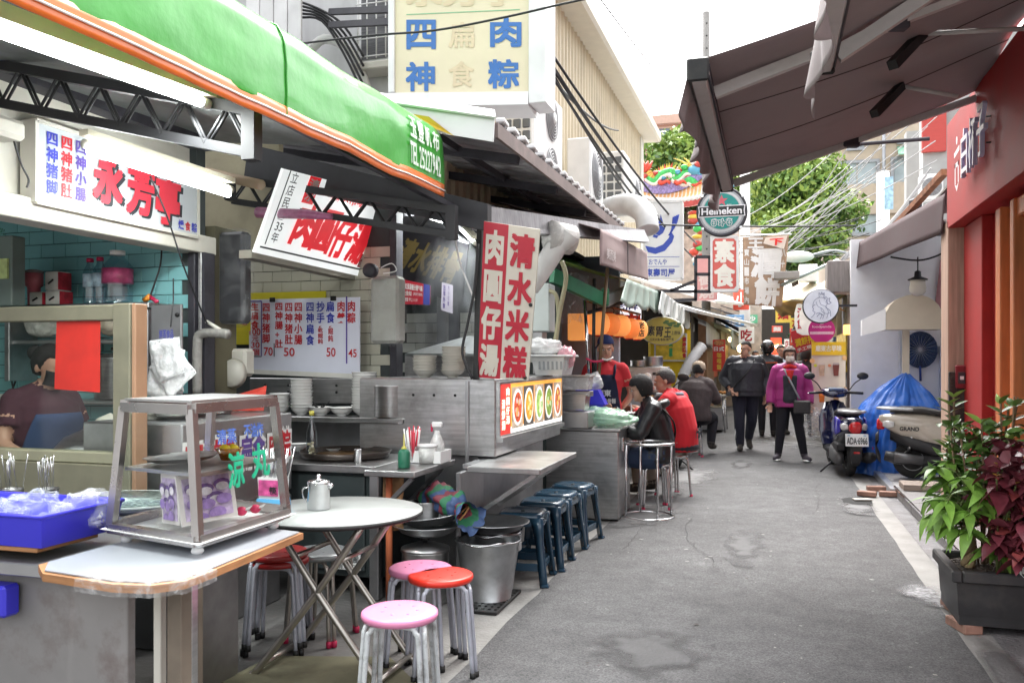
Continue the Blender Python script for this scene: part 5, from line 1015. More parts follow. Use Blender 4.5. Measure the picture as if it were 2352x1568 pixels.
def cutlery(label,c,r,h,n,L=.19):
 t=thing('cutlery_cup',label,'cutlery',c);c=V(c);part('cup',B().lathe([(r*.95,0),(r,h),(r*1.05,h),(r*.92,h-.005),(r*.9,.01),(0,.01)],c,20),STEEL(),t)
 for i in range(n):
  a=rng.random()*6.28;q=.8*r*math.sqrt(rng.random());p0=c+V((q*math.cos(a),q*math.sin(a),.02));p1=p0+V((rng.gauss(0,.022),rng.gauss(0,.022),L*rng.uniform(.85,1.1)));part('spoon',B().tube([p0,p0.lerp(p1,.7),p1],[.003,.0035,.008],6,flat=.4),CHROME(),t)
cutlery('steel cup of spoons nearer the window',PZ(110,1160,.8),.045,.075,14);cutlery('steel cup of spoons at the far left',PZ(28,1158,.8),.045,.07,12)
p=PZ(40,1195,.79);bowls('enamel_basin','white enamel basin with a blue line at the left edge',(p.x-.05,p.y,.77),.14,.075,1,0,PORC(),'basin')
# hanging plastic bags by the window post
t=thing('bag_bundle','bundle of flat white plastic bags hanging from a cord','bags',PY(385,840,3.9));WB=film('white_bag_film',(.85,.86,.87),.85,.2,30)
for i,(cx_,cy_,w_,h_,rot)in enumerate(((382,840,.2,.3,.1),(378,855,.2,.3,-.25),(395,850,.22,.22,.7),(383,825,.17,.2,.3))):
 c=PY(cx_,cy_,3.95-.025*i);ex,ey=V((math.cos(rot),0,math.sin(rot))),V((-math.sin(rot),0,math.cos(rot)));part('bag',B().grid(lambda u,v:c+ex*w_*(u-.5)+ey*h_*(v-.5)+V((0,.018*nz((u*4,v*4,i)),0)),10,10,th=.002),WB,t)
part('lettering',B().text('鮮蒸食品',PY(366,778,3.84),V((.09,0,-.0)),V((0,0,.05)),.01),IB,t)
part('cord',B().tube([PY(392,750,3.9),PY(398,690,4.0),PY(398,640,4.1)],.004,5),WIRE,t)
# ---- overhead: trusses, tubes, green awning
TRS=pm('truss_black',(.018,.018,.02),.6,var=.3)
def truss(label,a,b_,h,m=None,n=7,r=.016):
 t=thing('roof_truss',label,'truss',a);a,b_=V(a),V(b_);up=V((0,0,h));part('lower_chord',B().bar(a,b_,.036,.04),m or TRS,t);part('upper_chord',B().bar(a+up,b_+up,.045,.045),m or TRS,t)
 for i in range(n):
  p,q,s_=a.lerp(b_,i/n),a.lerp(b_,(i+.5)/n)+up,a.lerp(b_,(i+1)/n)
  for k in(-.012,.012):part('web_rod',B().tube([p+V((0,k,0)),q+V((0,k,0))],.007,5),m or TRS,t);part('web_rod',B().tube([q+V((0,k,0)),s_+V((0,k,0))],.007,5),m or TRS,t)
 part('end_post',B().bar(b_-V((0,0,.03)),b_+up+V((0,0,.03)),.06,.06,up=(0,1,0)),m or TRS,t)
truss('long sooty roof truss over the nearest stall, left of the green awning',PY(-160,205,3.0),PY(578,352,3.0),.17,None,8)
truss('second sooty truss in front of the slanted red-lettered sign',PY(535,462,4.9),PY(1038,540,4.9),.15,None,7)
def tube_light(label,a,b_,r,box=True,glow=15):
 t=thing('tube_light',label,'lamp',a,group='fluorescent tube lights');a,b_=V(a),V(b_);d=(b_-a).normalized();part('tube',B().tube([a+d*.04,b_-d*.04],r,10),TUBE,t)
 for p,k in((a,1),(b_,-1)):part('end_socket',B().tube([p,p+d*.045*k],r*1.15,10),CREAMP,t)
 if box:part('fixture',B().bar(a+V((0,0,.05)),b_+V((0,0,.05)),.085 if r>.0182 else .05,.05 if r>.0182 else .028),pm('fixture_cream',(.7,.66,.52),.4,dirt=.2),t)
 L=bpy.data.lights.new('tube_glow','AREA');L.shape='RECTANGLE';L.size=(b_-a).length;L.size_y=.04;L.energy=glow*L.size;L.color=(.95,1,.98)
 lo=bpy.data.objects.new('tube_glow',L);sc.collection.objects.link(lo);lo.parent=t;m_=(a+b_)/2-V((0,0,r+.012));z_=V((0,0,1));x_=d;y_=z_.cross(x_).normalized();z2=x_.cross(y_)
 lo.matrix_basis=WM[t].inverted()@(Matrix.Translation(m_)@Matrix((x_,y_,z2)).transposed().to_4x4());return t
tube_light('long lit fluorescent tube under the green awning edge',PX(-60,52,-2.2),PX(477,240,-2.2),.02)
t2=tube_light('lit twin tube lamp hanging before the white name sign',PX(192,330,-2.9),PX(532,436,-2.9),.018,True,3);
b=B();a,c=PX(205,346,-2.86),PX(525,446,-2.86);b.tube([a,c],.018,10);part('tube',b,TUBE,t2)
tube_light('lit tube deep in the steaming stall, near its back',PY(1040,505,7.2),PY(1092,560,6.4),.016,True,4);tube_light('lit tube under the roof behind the second truss',PY(900,470,6.2),PY(1030,512,5.9),.016,True,4)
GREEN=pm('green_vinyl',(.04,.33,.03),.3,var=.12,scale=3,bump=.2,bscale=9,coat=.25,dirt=.35,dcol='#2f6a22',dscale=2.2);ORG=pm('orange_vinyl',(.75,.17,.03),.3,coat=.3)
ga=thing('green_awning','bright green vinyl awning with an orange hem and a phone number','awning',(-2.3,3,2.4))
GY0,GY1=.3,4.80
def gprof(y,v):
 pr=[(-1.885,2.405),(-1.882,2.50),(-1.884,2.62),(-1.895,2.72),(-1.93,2.785),(-2.02,2.825),(-2.3,2.9),(-2.8,3.03),(-3.4,3.2)];k=v*(len(pr)-1);i=min(int(k),len(pr)-2);f=k-i;x=pr[i][0]*(1-f)+pr[i+1][0]*f;z=pr[i][1]*(1-f)+pr[i+1][1]*f
 w_=.012*nz((y*1.6,v*3,1))+.003*math.sin(y*9+v*6)*(1-v)+.005*nz((y*6,v*9,4))
 return V((x+w_,y,z+.018*(y-2.6)+.4*w_))
part('canopy',B().grid(lambda u,v:gprof(GY0+(GY1-GY0)*u,.02+.98*v),70,40,th=.003),GREEN,ga)
part('hem',B().grid(lambda u,v:gprof(GY0+(GY1-GY0)*u,.0)+V((.004,0,-.0+.075*v-.03)),70,4,th=.004),ORG,ga)
part('hem_piping',B().tube([gprof(GY0+(GY1-GY0)*i/40,0)+V((.008,0,.006))for i in range(41)],.0045,5),IW,ga)
part('seam',B().tube([gprof(3.05,v/20)+V((.004,0,.002))for v in range(14)],.004,5),GREEN,ga)
def S7(u,v,d=0):p=gprof(4.28+.46*u,.06+.36*v);return p+V((.006+d,0,0))
b=B()
for i,ch in enumerate('玉豐帆布'):tx(b,S7,ch,.02+.245*i,.55,.21+.245*i,.97,.02,.004)
lettering(ga,b,INK('vinyl_white',(.75,.85,.75)))
b=B()
for i,ch in enumerate('TEL25227942'):tx(b,S7,ch,.0+.085*i+(.03 if i>2 else 0),.1,.07+.085*i+(.03 if i>2 else 0),.46,.015,.004)
lettering(ga,b,MATS['ink_vinyl_white'])
part('loose_flap',B().add([PY(948,262,4.82),PY(985,268,4.82),PY(1042,312,4.85),PY(990,292,4.8)],[(0,1,2,3)]),pm('yellow_vinyl',(.6,.42,.05),.4),ga)
part('front_pipe',B().tube([(-1.95,.3,2.66),(-1.95,4.78,2.74)],.022,8),DARK(),ga)
t=thing('awning_strut','dark steel strut running under the green awning to the truss end','strut',PY(770,330,4.4));part('bar',B().bar(PY(590,245,3.7),PY(1085,500,5.3),.045,.035),DARK(),t)
t=thing('pale_plank','pale timber plank under the green awning','plank',PX(450,190,-2.4));part('plank',B().slab([PX(405,150,-2.15),PX(588,258,-2.15),PX(590,290,-2.3),PX(545,262,-2.5)],.03),pm('pale_plank',(.36,.34,.33),.7,var=.15),t)
b=B();q=[(-3.5,1.0,2.72),(-2.0,1.0,2.62),(-2.0,4.7,2.70),(-3.5,4.7,2.85)];b.slab(q,.01);solo('awning_lining',b,pm('grey_tarp',(.16,.17,.165),.6,var=.3,dirt=.5,dcol='#151413',bump=.3,bscale=8),'grey lining sheet under the green awning','lining')
# ================================================================ second and third stall, roof over them
TW=pm('cream_wall_tile',(.50,.49,.40),.25,var=.06,rnd=.06,dirt=.15);w2=thing('cream_tiled_wall','cream tiled wall behind the menu board','wall',(-3.4,5.95,0))
part('grout_bed',B().mm((-5.2,5.91,0),(-2.74,6.0,2.6)),GROUT,w2)
b=B();b.box((0,0,0),(.166,.012,.078),bev=.002);me=b.mesh('tile',TW);pieces('tile',me,[(-2.83-.17*c-(.085 if r%2 else 0),5.904,1.27+.082*r)for r in range(13)for c in range(9)if r>6 or c<2],w2,.004)
part('edge_post',B().mm((-2.735,5.86,0),(-2.68,5.98,2.6),.004),DARK(),w2)
b=B();q0,q1=PY(560,690,5.86),PY(748,668,5.86);b.mm((q0.x-.25,5.86,q0.z-.35),(q1.x,5.872,q1.z),.002);ys=solo('yellow_sheet',b,pm('yellow_print',(.6,.52,.02),.45,var=.06),'plain yellow sheet behind the menu board','sheet');
t=thing('taste_notice','yellow notice with a red character left of the menu board','notice',PY(558,720,5.6));b=B();q0,q1=PY(545,760,5.62),PY(574,690,5.62);b.mm((q0.x,5.62,q0.z),(q1.x,5.63,q1.z));part('sheet',b,MATS['yellow_print'],t);part('lettering',B().text('味',(q0.x+.035,5.618,q0.z+.04),(.055,0,0),(0,0,.06),.02),IR,t)
Q=[PY(572,858,5.7),PY(826,870,5.7),PY(826,682,5.7),PY(572,688,5.7)]
mb,S=panel_sign('menu_board','white menu board with columns of red and blue characters and prices',Q,.012,pm('menu_white',(.68,.70,.80),.35,var=.04),None)
U=lambda x:(x-572)/254;Vv=lambda y:(866-y)/182
part('lower_strip',B().slab([S(.0,0,.001),S(1,0,.001),S(1,.06,.001),S(0,.06,.001)],.001),pm('strip_cream',(.66,.65,.6),.4),mb)
for s_,x,y1,y0,m in(('四神猪脚',604,691,791,IR),('四神腸+肚',634,691,802,IR),('四神猪肚',657,691,793,IR),('四神小腸',679,691,793,IR),('四神扁食',706,691,794,IB),('抄手',730,691,743,IB),('扁食',752,691,743,IB),('肉羹',776,691,743,IR),('肉粽',799,691,743,IR),('生扁食',577,691,757,IR)):
 b=B();vtx(b,S,s_,U(x),Vv(y0),U(x+19),Vv(y1),.024);lettering(mb,b,m)
for s_,x,y1,y0 in(('乾餛飩',733,752,790),('餛飩',756,752,785)):
 b=B();vtx(b,S,s_,U(x),Vv(y0),U(x+12),Vv(y1),.012);tx(b,S,'(',U(x+2),Vv(y1+1),U(x+10),Vv(y1-4),.0);lettering(mb,b,IR)
for s_,x,y,w_,h in(('70',608,820,21,20),('50',655,820,25,20),('50',753,818,20,20),('45',802,818,18,18),('100',574,771,26,16),('元',580,786,15,14),('30',578,802,20,14),('個',580,820,17,16)):b=B();tx(b,S,s_,U(x),Vv(y),U(x+w_),Vv(y-h),.012);lettering(mb,b,IR)
for x0,y0,x1,y1,m in((796,833,799,682,IV),(631,822,633,790,IK),(572,824,602,822,IK),(601,822,603,688,IV),(572,690,602,687,IV)):part('ruled_line',B().slab([S(U(x0),Vv(y0),.003),S(U(x1),Vv(y0),.003),S(U(x1),Vv(y1),.003),S(U(x0),Vv(y1),.003)],.001),m,mb)
for x in(628,768):b=B();c=S(U(x),.99,.004);b.box(c,(.045,.014,.035),bev=.003);part('clip',b,BLACK(),mb)
# slanted stall sign
Q=[PX(585,580,-3.02),PX(832,636,-3.02),PX(903,452,-2.84),PX(652,388,-2.84)]
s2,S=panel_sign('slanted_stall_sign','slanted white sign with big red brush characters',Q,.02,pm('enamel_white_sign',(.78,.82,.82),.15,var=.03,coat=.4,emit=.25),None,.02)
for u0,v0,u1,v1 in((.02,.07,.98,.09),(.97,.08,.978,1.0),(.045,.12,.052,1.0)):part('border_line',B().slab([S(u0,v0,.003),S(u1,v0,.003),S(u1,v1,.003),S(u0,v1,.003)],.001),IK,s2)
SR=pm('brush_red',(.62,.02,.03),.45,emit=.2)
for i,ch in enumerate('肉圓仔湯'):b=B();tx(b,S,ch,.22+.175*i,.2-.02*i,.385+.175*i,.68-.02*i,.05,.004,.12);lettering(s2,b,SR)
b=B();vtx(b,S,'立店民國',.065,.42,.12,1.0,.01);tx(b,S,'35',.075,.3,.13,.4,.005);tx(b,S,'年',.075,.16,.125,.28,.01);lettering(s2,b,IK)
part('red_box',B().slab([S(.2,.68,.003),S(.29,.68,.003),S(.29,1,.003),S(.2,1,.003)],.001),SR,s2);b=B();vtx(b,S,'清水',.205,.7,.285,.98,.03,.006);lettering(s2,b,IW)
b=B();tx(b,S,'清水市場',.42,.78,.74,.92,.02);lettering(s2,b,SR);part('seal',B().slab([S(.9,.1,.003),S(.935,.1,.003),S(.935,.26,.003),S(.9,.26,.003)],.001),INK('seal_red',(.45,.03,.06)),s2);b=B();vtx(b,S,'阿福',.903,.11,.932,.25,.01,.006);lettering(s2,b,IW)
b=B();c0,c1=S(0,0,-.07),S(1,0,-.07);b.bar(c0-V((0,0,.03)),c1-V((0,0,.03)),.09,.05);part('bottom_box',b,pm('grimy_board',(.25,.24,.2),.7,dirt=.5),s2)
# shelf of bowls with splashback, griddle counter and cupboards
sb=thing('bowl_shelf','steel wall shelf carrying stacked white bowls','shelf',(-2.95,5.4,1.0));part('board',B().mm((-3.75,5.28,1.005),(-2.37,5.56,1.04),.004),STEEL(),sb);part('splashback',B().mm((-3.75,5.57,1.12),(-2.72,5.585,1.30),.003),STEEL(),sb)
for x in range(5):
 for z in(1.25,1.2):part('bolt',B().lathe([(0,.008),(.009,.006),(.011,0)],(-3.62+.2*x,5.568,z),8,Matrix.Rotation(R(90),3,'X')),BLACK(),sb)
part('side_bracket',B().add([(-2.40,5.27,1.006),(-2.40,5.56,1.006),(-2.40,5.56,1.27),(-2.37,5.27,1.006),(-2.37,5.56,1.006),(-2.37,5.56,1.27)],[(0,1,2),(5,4,3),(0,3,4,1),(1,4,5,2),(2,5,3,0)]),STEELH(),sb)
part('back_panel',B().mm((-3.75,5.58,.5),(-2.7,5.6,1.0)),pm('dull_steel_panel',(.25,.25,.26),.45,.9,var=.15),sb)
BW=PORC()
for(x,n,dz,r,l)in((643,4,.03,.073,'shortest stack of white bowls at the left of the shelf'),(693,10,.022,.08,'stack of ten white bowls on the shelf'),(836,14,.019,.088,'tallest stack of white bowls beside the steel pot')):p=PY(x,945,5.4);bowls('bowl_stack',l,(p.x,5.4,1.042),r,.062,n,dz,BW,group='bowls on the shelf')
for(x,l)in((737,'single white bowl holding dark spoons on the shelf'),(784,'single white bowl left of the tallest stack')):p=PY(x,945,5.38);t=bowls('serving_bowl',l,(p.x,5.38,1.042),.085,.062,1,0,BW,'bowl')
p=PY(735,945,5.38)
t=thing('black_spoons','dark soup spoons resting in the bowl on the shelf','spoons',(p.x,5.38,1.1))
for k in range(7):b=B();a=rng.random()*6.28;b.tube([(p.x,5.38,1.08),(p.x+.09*math.cos(a),5.38+.05*math.sin(a),1.12+.03*rng.random())],.006,6,flat=.6);part('spoon',b,BLACK(),t)
p=PY(898,948,5.38);pot('steel_pot','open cylindrical steel pot at the right end of the shelf',(p.x,5.38,1.042),.118,.215,False,False);p=PY(590,945,5.35);pot('steel_pan','steel pan at the left end of the bowl shelf',(p.x,5.36,1.042),.13,.12,False,False)
gc=thing('griddle_counter','steel griddle counter with dark green cupboards below','counter',(-2.6,5.0,0));part('worktop',B().mm((-3.3,4.62,.755),(-2.25,5.57,.80),.004),STEEL(),gc);DGR=pm('dark_green_steel',(.055,.07,.072),.4,.5,var=.2,dirt=.25)
part('carcass',B().mm((-3.3,4.68,.12),(-2.24,5.5,.752),.004),DGR,gc)
for(x0,x1,z0,z1)in((-2.85,-2.34,.16,.52),(-2.85,-2.34,.55,.735),(-3.28,-2.87,.16,.735)):part('door',B().mm((x0,4.655,z0),(x1,4.678,z1),.006),DGR,gc)
for x in(-2.24,):part('leg',B().mm((x-.06,4.64,.0),(x,4.7,.752),.004),STEELH(),gc)
st_=part('sticker',B().mm((-2.52,4.64,.17),(-2.36,4.653,.27)),IW,gc);b=B();b.text('活採圃',(-2.51,4.637,.215),(.14,0,0),(0,0,.045),.01);b.text('清潔工',(-2.51,4.637,.175),(.12,0,0),(0,0,.03),.0);part('lettering',b,IK,gc)
p=PY(790,1045,5.0);b=B();t=thing('round_griddle','wide round griddle pan with brown residue on the counter','griddle',(p.x,5.02,.8));b.lathe([(0,.012),(.27,.012),(.29,.045),(.30,.045),(.28,0),(0,0)],(p.x,5.02,.802),36);part('pan',b,pm('black_iron',(.05,.04,.035),.35,.6),t);part('residue',B().lathe([(0,.016),(.26,.0155)],(p.x,5.02,.802),36),pm('sauce_brown',(.16,.09,.035),.3,var=.6,scale=12),t)
p=PY(716,1035,4.9);t=thing('glass_bottle','glass bottle with a yellow cap and garlic cloves inside','bottle',(p.x,4.9,.802));part('glass',B().lathe([(.034,0),(.036,.01),(.036,.16),(.014,.235),(.013,.285)],(p.x,4.9,.802),20),PET,t);part('cap',B().lathe([(.016,.275),(.016,.305),(0,.305)],(p.x,4.9,.802),14),pm('cap_yellow',(.55,.5,.1),.4),t)
for k in range(12):part('clove',B().ell((p.x+rng.uniform(-.018,.018),4.9+rng.uniform(-.018,.018),.812+.008*k),(.013,.011,.009),7,5),pm('garlic',(.55,.45,.28),.5),t)
bowls('dip_bowl','white dipping bowl behind the griddle',PY(762,1040,5.25)*1,.07,.035,1,0,BW,'bowl');bowls('dip_bowl','white bowl at the left of the griddle',PY(687,1035,5.0),.065,.05,1,0,BW,'bowl')
p=PY(822,1050,4.75);t=thing('shaker','small steel shaker at the counter front','shaker',(p.x,4.75,.802));part('can',B().lathe([(.022,0),(.022,.075),(.024,.078),(.022,.085),(0,.088)],(p.x,4.75,.802),16),CHROME(),t)
fs=thing('folding_side_shelf','folding steel shelf with angled braces beside the griddle','shelf',(-2.1,4.8,.78));part('leaf',B().mm((-2.245,4.46,.765),(-1.93,5.12,.80),.004),STEEL(),fs)
for y in(4.55,5.0):part('brace',B().bar((-1.98,y,.75),(-2.24,y+.03,.5),.02,.025),STEELH(),fs)
solo('orange_pipe',B().tube([(-2.16,4.62,0.0),(-2.16,4.62,.74)],.02,10),pm('rust_orange',(.45,.12,.05),.6,var=.4,dirt=.4),'rusty orange pipe standing under the folding shelf','pipe')
solo('cardboard_sheet',B().grid(lambda u,v:(-2.22+.12*u,4.66+.02*nz((u*4,v*4,2)),.42+.32*v),8,8,th=.02),pm('cardboard',(.35,.2,.1),.9,var=.3),'torn brown cardboard behind the orange pipe','cardboard')
# condiments on the folding shelf
t=thing('sauce_bottle','green squeeze bottle with a yellow tip','bottle',(-2.1,4.58,.802));p=PY(928,1055,4.6);part('body',B().lathe([(.034,0),(.036,.01),(.036,.09),(.028,.105),(.014,.112)],(p.x,4.6,.802),20),pm('bottle_green',(.02,.14,.08),.35),t);part('nozzle',B().lathe([(.015,.108),(.015,.12),(.004,.13),(.0025,.2),(0,.2)],(p.x,4.6,.802),12),MATS['cap_yellow'],t)
p=PY(985,1045,4.95);t=thing('condiment_basket','white plastic basket holding jars on the folding shelf','basket',(p.x,4.93,.802));b=B()
for i in range(4):b=B();a=R(90*i);dx,dy=(.12,.09);c=V((p.x+(dx if i==0 else-dx if i==2 else 0),4.93+(dy if i==1 else-dy if i==3 else 0),.84));b.box(c,((.006,.18,.075)if i%2==0 else(.24,.006,.075)),bev=.002);part('side',b,WHITE(),t)
t=thing('straw_cup','cup full of red and white wrapped straws','straws',(p.x-.08,4.86,.802));part('cup',B().lathe([(.035,.0),(.042,.1),(.044,.1),(.036,.005)],(p.x-.075,4.87,.805),18),film('cup_film',(.8,.8,.8),.5),t)
for k in range(30):a=rng.random()*6.28;q=.03*math.sqrt(rng.random());b=B();p0=V((p.x-.075+q*math.cos(a),4.87+q*math.sin(a),.81));b.tube([p0,p0+V((q*math.cos(a)*1.3+rng.gauss(0,.012),q*math.sin(a)*1.3,.17+.05*rng.random()))],.0045,5);part('straw',b,(pm('straw_red',(.6,.05,.08),.4),WHITE())[k%2],t)
t=thing('spray_bottle','white spray bottle with a red trigger','bottle',(p.x+.03,5.0,.802));b=B();c=(p.x+.035,5.0,.803);b.lathe([(.045,0),(.048,.02),(.048,.1),(.02,.17),(.016,.19)],c,20);part('body',b,film('milky_bottle',(.8,.8,.78),.75),t);b2=part('trigger_head',B().box(V(c)+V((.0,0,.225)),(.07,.03,.035),bev=.008),WHITE(),t);part('trigger',B().box(V(c)+V((-.035,0,.205)),(.012,.02,.05),bev=.004),CAPR,t)
t=thing('lidded_tub','white lidded plastic tub in front of the sprayer','tub',(p.x+.02,4.86,.802));c=(p.x+.03,4.86,.803);part('tub',B().lathe([(.052,0),(.06,.1)],c,22),film('tub_film',(.78,.78,.75),.8),t);part('lid',B().lathe([(.064,.1),(.064,.115),(0,.117)],c,22),WHITE(),t)
# wrapped heater, wrapped meter box, gas meter, pipes
def wrapped(name,label,Q,dep,m,cat,bulge=.03,seed=1):
 t=thing(name,label,cat,Q[0]);a,c=V(Q[0]),V(Q[1]);w_,h_=c.x-a.x,c.z-a.z
 def f(u,v):
  an=2*math.pi*u;ca,sa=math.cos(an),math.sin(an);sq=(abs(ca)**6+abs(sa)**6)**(-1/6);k=1 if .02<v<.98 else .4
  k*=1-.25*max(0,abs(v-.5)*2-.75)**1.0*2
  return(a.x+w_/2+w_/2*sq*ca*k+bulge*.5*nz((u*12,v*9,seed)),a.y+dep/2+dep/2*sq*sa*k,a.z+h_*v+.01*nz((u*8,3,seed)))
 part('case',B().box((a.x+w_/2,a.y+dep/2,a.z+h_/2),(w_*.86,dep*.86,h_*.92),bev=.02),m,t);part('film',B().grid(f,48,40),film('wrap_film',(.7,.72,.74),.13,.08,12),t);return t
wrapped('wrapped_water_heater','dark water heater wrapped in clear film beside the slanted sign',(PY(492,752,4.75),PY(562,520,4.75)),.12,pm('heater_black',(.03,.03,.034),.35,var=.4,scale=4),'heater',.05)
wrapped('wrapped_control_box','steel control box wrapped in clear film right of the menu board',(PY(843,795,5.45),PY(918,625,5.45)),.16,pm('box_grey',(.3,.3,.27),.4,.4),'box',.02,3)
p=PY(540,905,4.9);t=thing('gas_meter','beige gas meter under the wrapped heater','meter',p);a,c=PY(512,905,4.9),PY(563,800,4.9);part('case',B().mm((a.x,4.9,a.z+.12),(c.x,5.02,c.z),.02),CREAMP,t);part('drum',B().lathe([(.0,.05),(.085,.05),(.1,0),(0,0)],((a.x+c.x)/2,4.9,a.z+.14),26,Matrix.Rotation(R(90),3,'X')),CREAMP,t)
t=thing('lagged_pipe','pipe wrapped in plastic running beside the mosaic column','pipe',PY(455,900,4.4));part('pipe',B().tube(bend([PY(453,905,4.45),PY(453,800,4.45),PY(460,768,4.45),PY(500,765,4.45),PY(525,768,4.45)],5),.03,10),film('lag_film',(.3,.29,.27),.95,.25,30),t);part('lever',B().tube([PY(474,738,4.45),PY(520,766,4.45)],.012,8),CREAMP,t)
t=thing('purple_wrapped_bar','purple tape-wrapped bar before the slanted sign','bar',PY(600,490,4.7));part('bar',B().tube([PY(592,488,4.7),PY(640,490,4.68),PY(700,492,4.66),PY(762,498,4.64)],[.035,.033,.03,.018],12),film('violet_film',(.33,.09,.2),.95,.3,22),t)
t=thing('loose_wire','thin black wire crossing the name sign down to the pipe','cable',PX(350,420,-3.2));part('wire',B().tube(bend([PX(345,405,-3.2),PX(385,500,-3.2),PX(425,620,-3.2),PY(470,730,4.4),PY(476,742,4.4)],5),.005,5),WIRE,t)
t=thing('timber_wall_strip','stained plaster wall strip above the wrapped heater','wall',(-3.2,5.2,2));b=B();a,c=PY(525,560,5.3),PY(640,360,5.3);b.mm((a.x-.2,5.3,a.z-.1),(c.x,5.36,c.z+.4));part('plaster',b,pm('yellowed_plaster',(.36,.32,.22),.8,var=.2,dirt=.5),t);part('duct',B().tube([PY(470,395,5.0),PY(600,425,4.8)],.035,10),pm('tan_duct',(.35,.26,.17),.6,dirt=.4),t);part('junction',B().box(PY(528,440,4.7),(.05,.08,.12),bev=.01),BLACK(),t)
# ---- stall 3: steel block with picture light box, hood, vertical sign
s3=thing('steel_stall_block','large steel stall block with a folding counter beside the blue stools','stall',(-2.2,6.0,0));part('upper_box',B().mm((-2.70,5.3,.80),(-1.72,7.1,1.31),.006),STEEL(),s3);part('lower_cabinet',B().mm((-2.68,5.36,.0),(-1.86,7.05,.797),.004),STEELH(),s3)
part('seam',B().mm((-1.925,5.285,.32),(-1.90,5.298,1.30),.002),STEELH(),s3)
for x in(-2.45,-2.3,-2.15,-2.0):part('rivet',B().lathe([(0,.006),(.008,.005),(.01,0)],(x,5.298,1.2),8,Matrix.Rotation(R(90),3,'X')),BLACK(),s3)
part('folding_leaf',B().mm((-1.76,4.86,.755),(-1.30,5.85,.79),.004),STEEL(),s3)
for y in(4.98,5.7):part('brace',B().bar((-1.36,y,.74),(-1.83,y,.42),.02,.025),STEEL(),s3)
part('hinge_rail',B().mm((-1.84,5.0,.755),(-1.765,5.9,.785),.003),STEELH(),s3)
part('side_panel',B().mm((-1.83,4.86,.0),(-1.80,5.3,.75),.003),STEELH(),s3)
# picture light box
Q=[PX(1147,1003,-1.70),PX(1290,967,-1.70),PX(1290,866,-1.70),PX(1147,880,-1.70)]
lb,S=panel_sign('picture_light_box','lit strip of five food pictures with an orange border',Q,.05,pm('lit_orange',(.85,.38,.06),.4,emit=.35),STEEL(),.015)
part('red_panel',B().slab([S(.0,.0,.003),S(.14,.0,.003),S(.14,1,.003),S(.0,1,.003)],.001),pm('lit_red',(.6,.04,.03),.4,emit=.3),lb)
b=B();vtx(b,S,'肉圓仔湯',.075,.2,.12,.92,.02,.006);vtx(b,S,'清炒湖',.02,.1,.062,.7,.02,.006);lettering(lb,b,pm('lit_cream',(.9,.85,.7),.4,emit=.4))
part('white_strip',B().slab([S(.14,.0,.003),S(1,.0,.003),S(1,.14,.003),S(.14,.14,.003)],.001),pm('lit_white',(.85,.82,.78),.4,emit=.4),lb)
FC=[((.5,.08,.03),(.75,.3,.1)),((.6,.28,.03),(.75,.5,.15)),((.3,.45,.12),(.85,.85,.7)),((.2,.3,.05),(.7,.4,.1)),((.4,.1,.03),(.7,.45,.1))]
for i in range(5):
 u0=.155+.168*i;u1=u0+.156
 pc=part('picture',B().slab([S(u0,.1,.004),S(u1,.1,.004),S(u1,.9,.004),S(u0,.9,.004)],.001),pm('picture_ground_%d'%(i%2),((.5,.4,.3),(.1,.09,.08))[i%2],.4,var=.4,scale=18,emit=.15),lb);cu,cv_=(u0+u1)/2,.5
 for q,(ru,rv,m)in enumerate(((.068,.36,pm('picture_rim',(.85,.84,.8),.4,emit=.35)),(.056,.3,pm('picture_soup_%d'%i,FC[i][0],.4,var=.5,scale=30,emit=.3)))):part('printed_bowl',B().add([S(cu+ru*math.cos(a*.35),cv_+rv*math.sin(a*.35),.006+.002*q)for a in range(18)],[tuple(range(18))]),m,pc)
 for k in range(7):a=rng.random()*6.28;rr=rng.random()**.5*.7;b=B();c=(cu+.05*rr*math.cos(a),cv_+.27*rr*math.sin(a));b.add([S(c[0]+.016*math.cos(j*1.05),c[1]+.06*math.sin(j*1.05),.0095+.0004*k)for j in range(6)],[tuple(range(6))]);part('printed_food',b,pm('picture_food_%d_%d'%(i,k%2),FC[i][1]if k%2 else tuple(min(1,.3+q)for q in FC[i][0]),.4,emit=.3),pc)
b=B();c0,c1=S(0,-.06,-.02),S(1,-.06,-.02);b.bar(c0,c1,.09,.03);part('ledge',b,STEEL(),lb)
# vertical sign
Q=[PY(1097,866,5.26),PY(1213,874,5.22),PY(1240,527,5.0),PY(1112,508,5.05)]
vs_,S=panel_sign('vertical_stall_sign','tall hanging sign with a red left half and a cream right half',Q,.012,pm('sign_cream',(.62,.58,.50),.5,var=.08,dirt=.12,dcol='#8c7c66'),None)
part('red_half',B().slab([S(0,0,.002),S(.45,0,.002),S(.45,1,.002),S(0,1,.002)],.001),INK('board_red',(.46,.03,.05)),vs_)
b=B();vtx(b,S,'肉圓仔湯',.03,.0,.41,.97,.045,.004,.1);lettering(vs_,b,MATS['sign_cream']);b=B();vtx(b,S,'清水米糕',.5,.0,.95,.97,.045,.004,.1);lettering(vs_,b,MATS['ink_board_red'])
for v in(.02,.51):part('eyelet',B().lathe([(.004,.004),(.012,.004),(.012,0)],S(.94,v,.002),12,Matrix.Rotation(R(90),3,'X')),BLACK(),vs_)
t=thing('sign_pole','black steel pole beside the tall red and cream sign','pole',PY(1096,870,5.2));part('pole',B().bar(PY(1094,872,5.25),PY(1104,480,5.25),.035,.035,up=(0,1,0)),BLACK(),t);part('cable',B().tube(bend([PY(1085,870,5.2),PY(1062,810,5.2),PY(1075,740,5.2),PY(1090,660,5.2),PY(1098,560,5.2)],5),.009,6),WIRE,t)
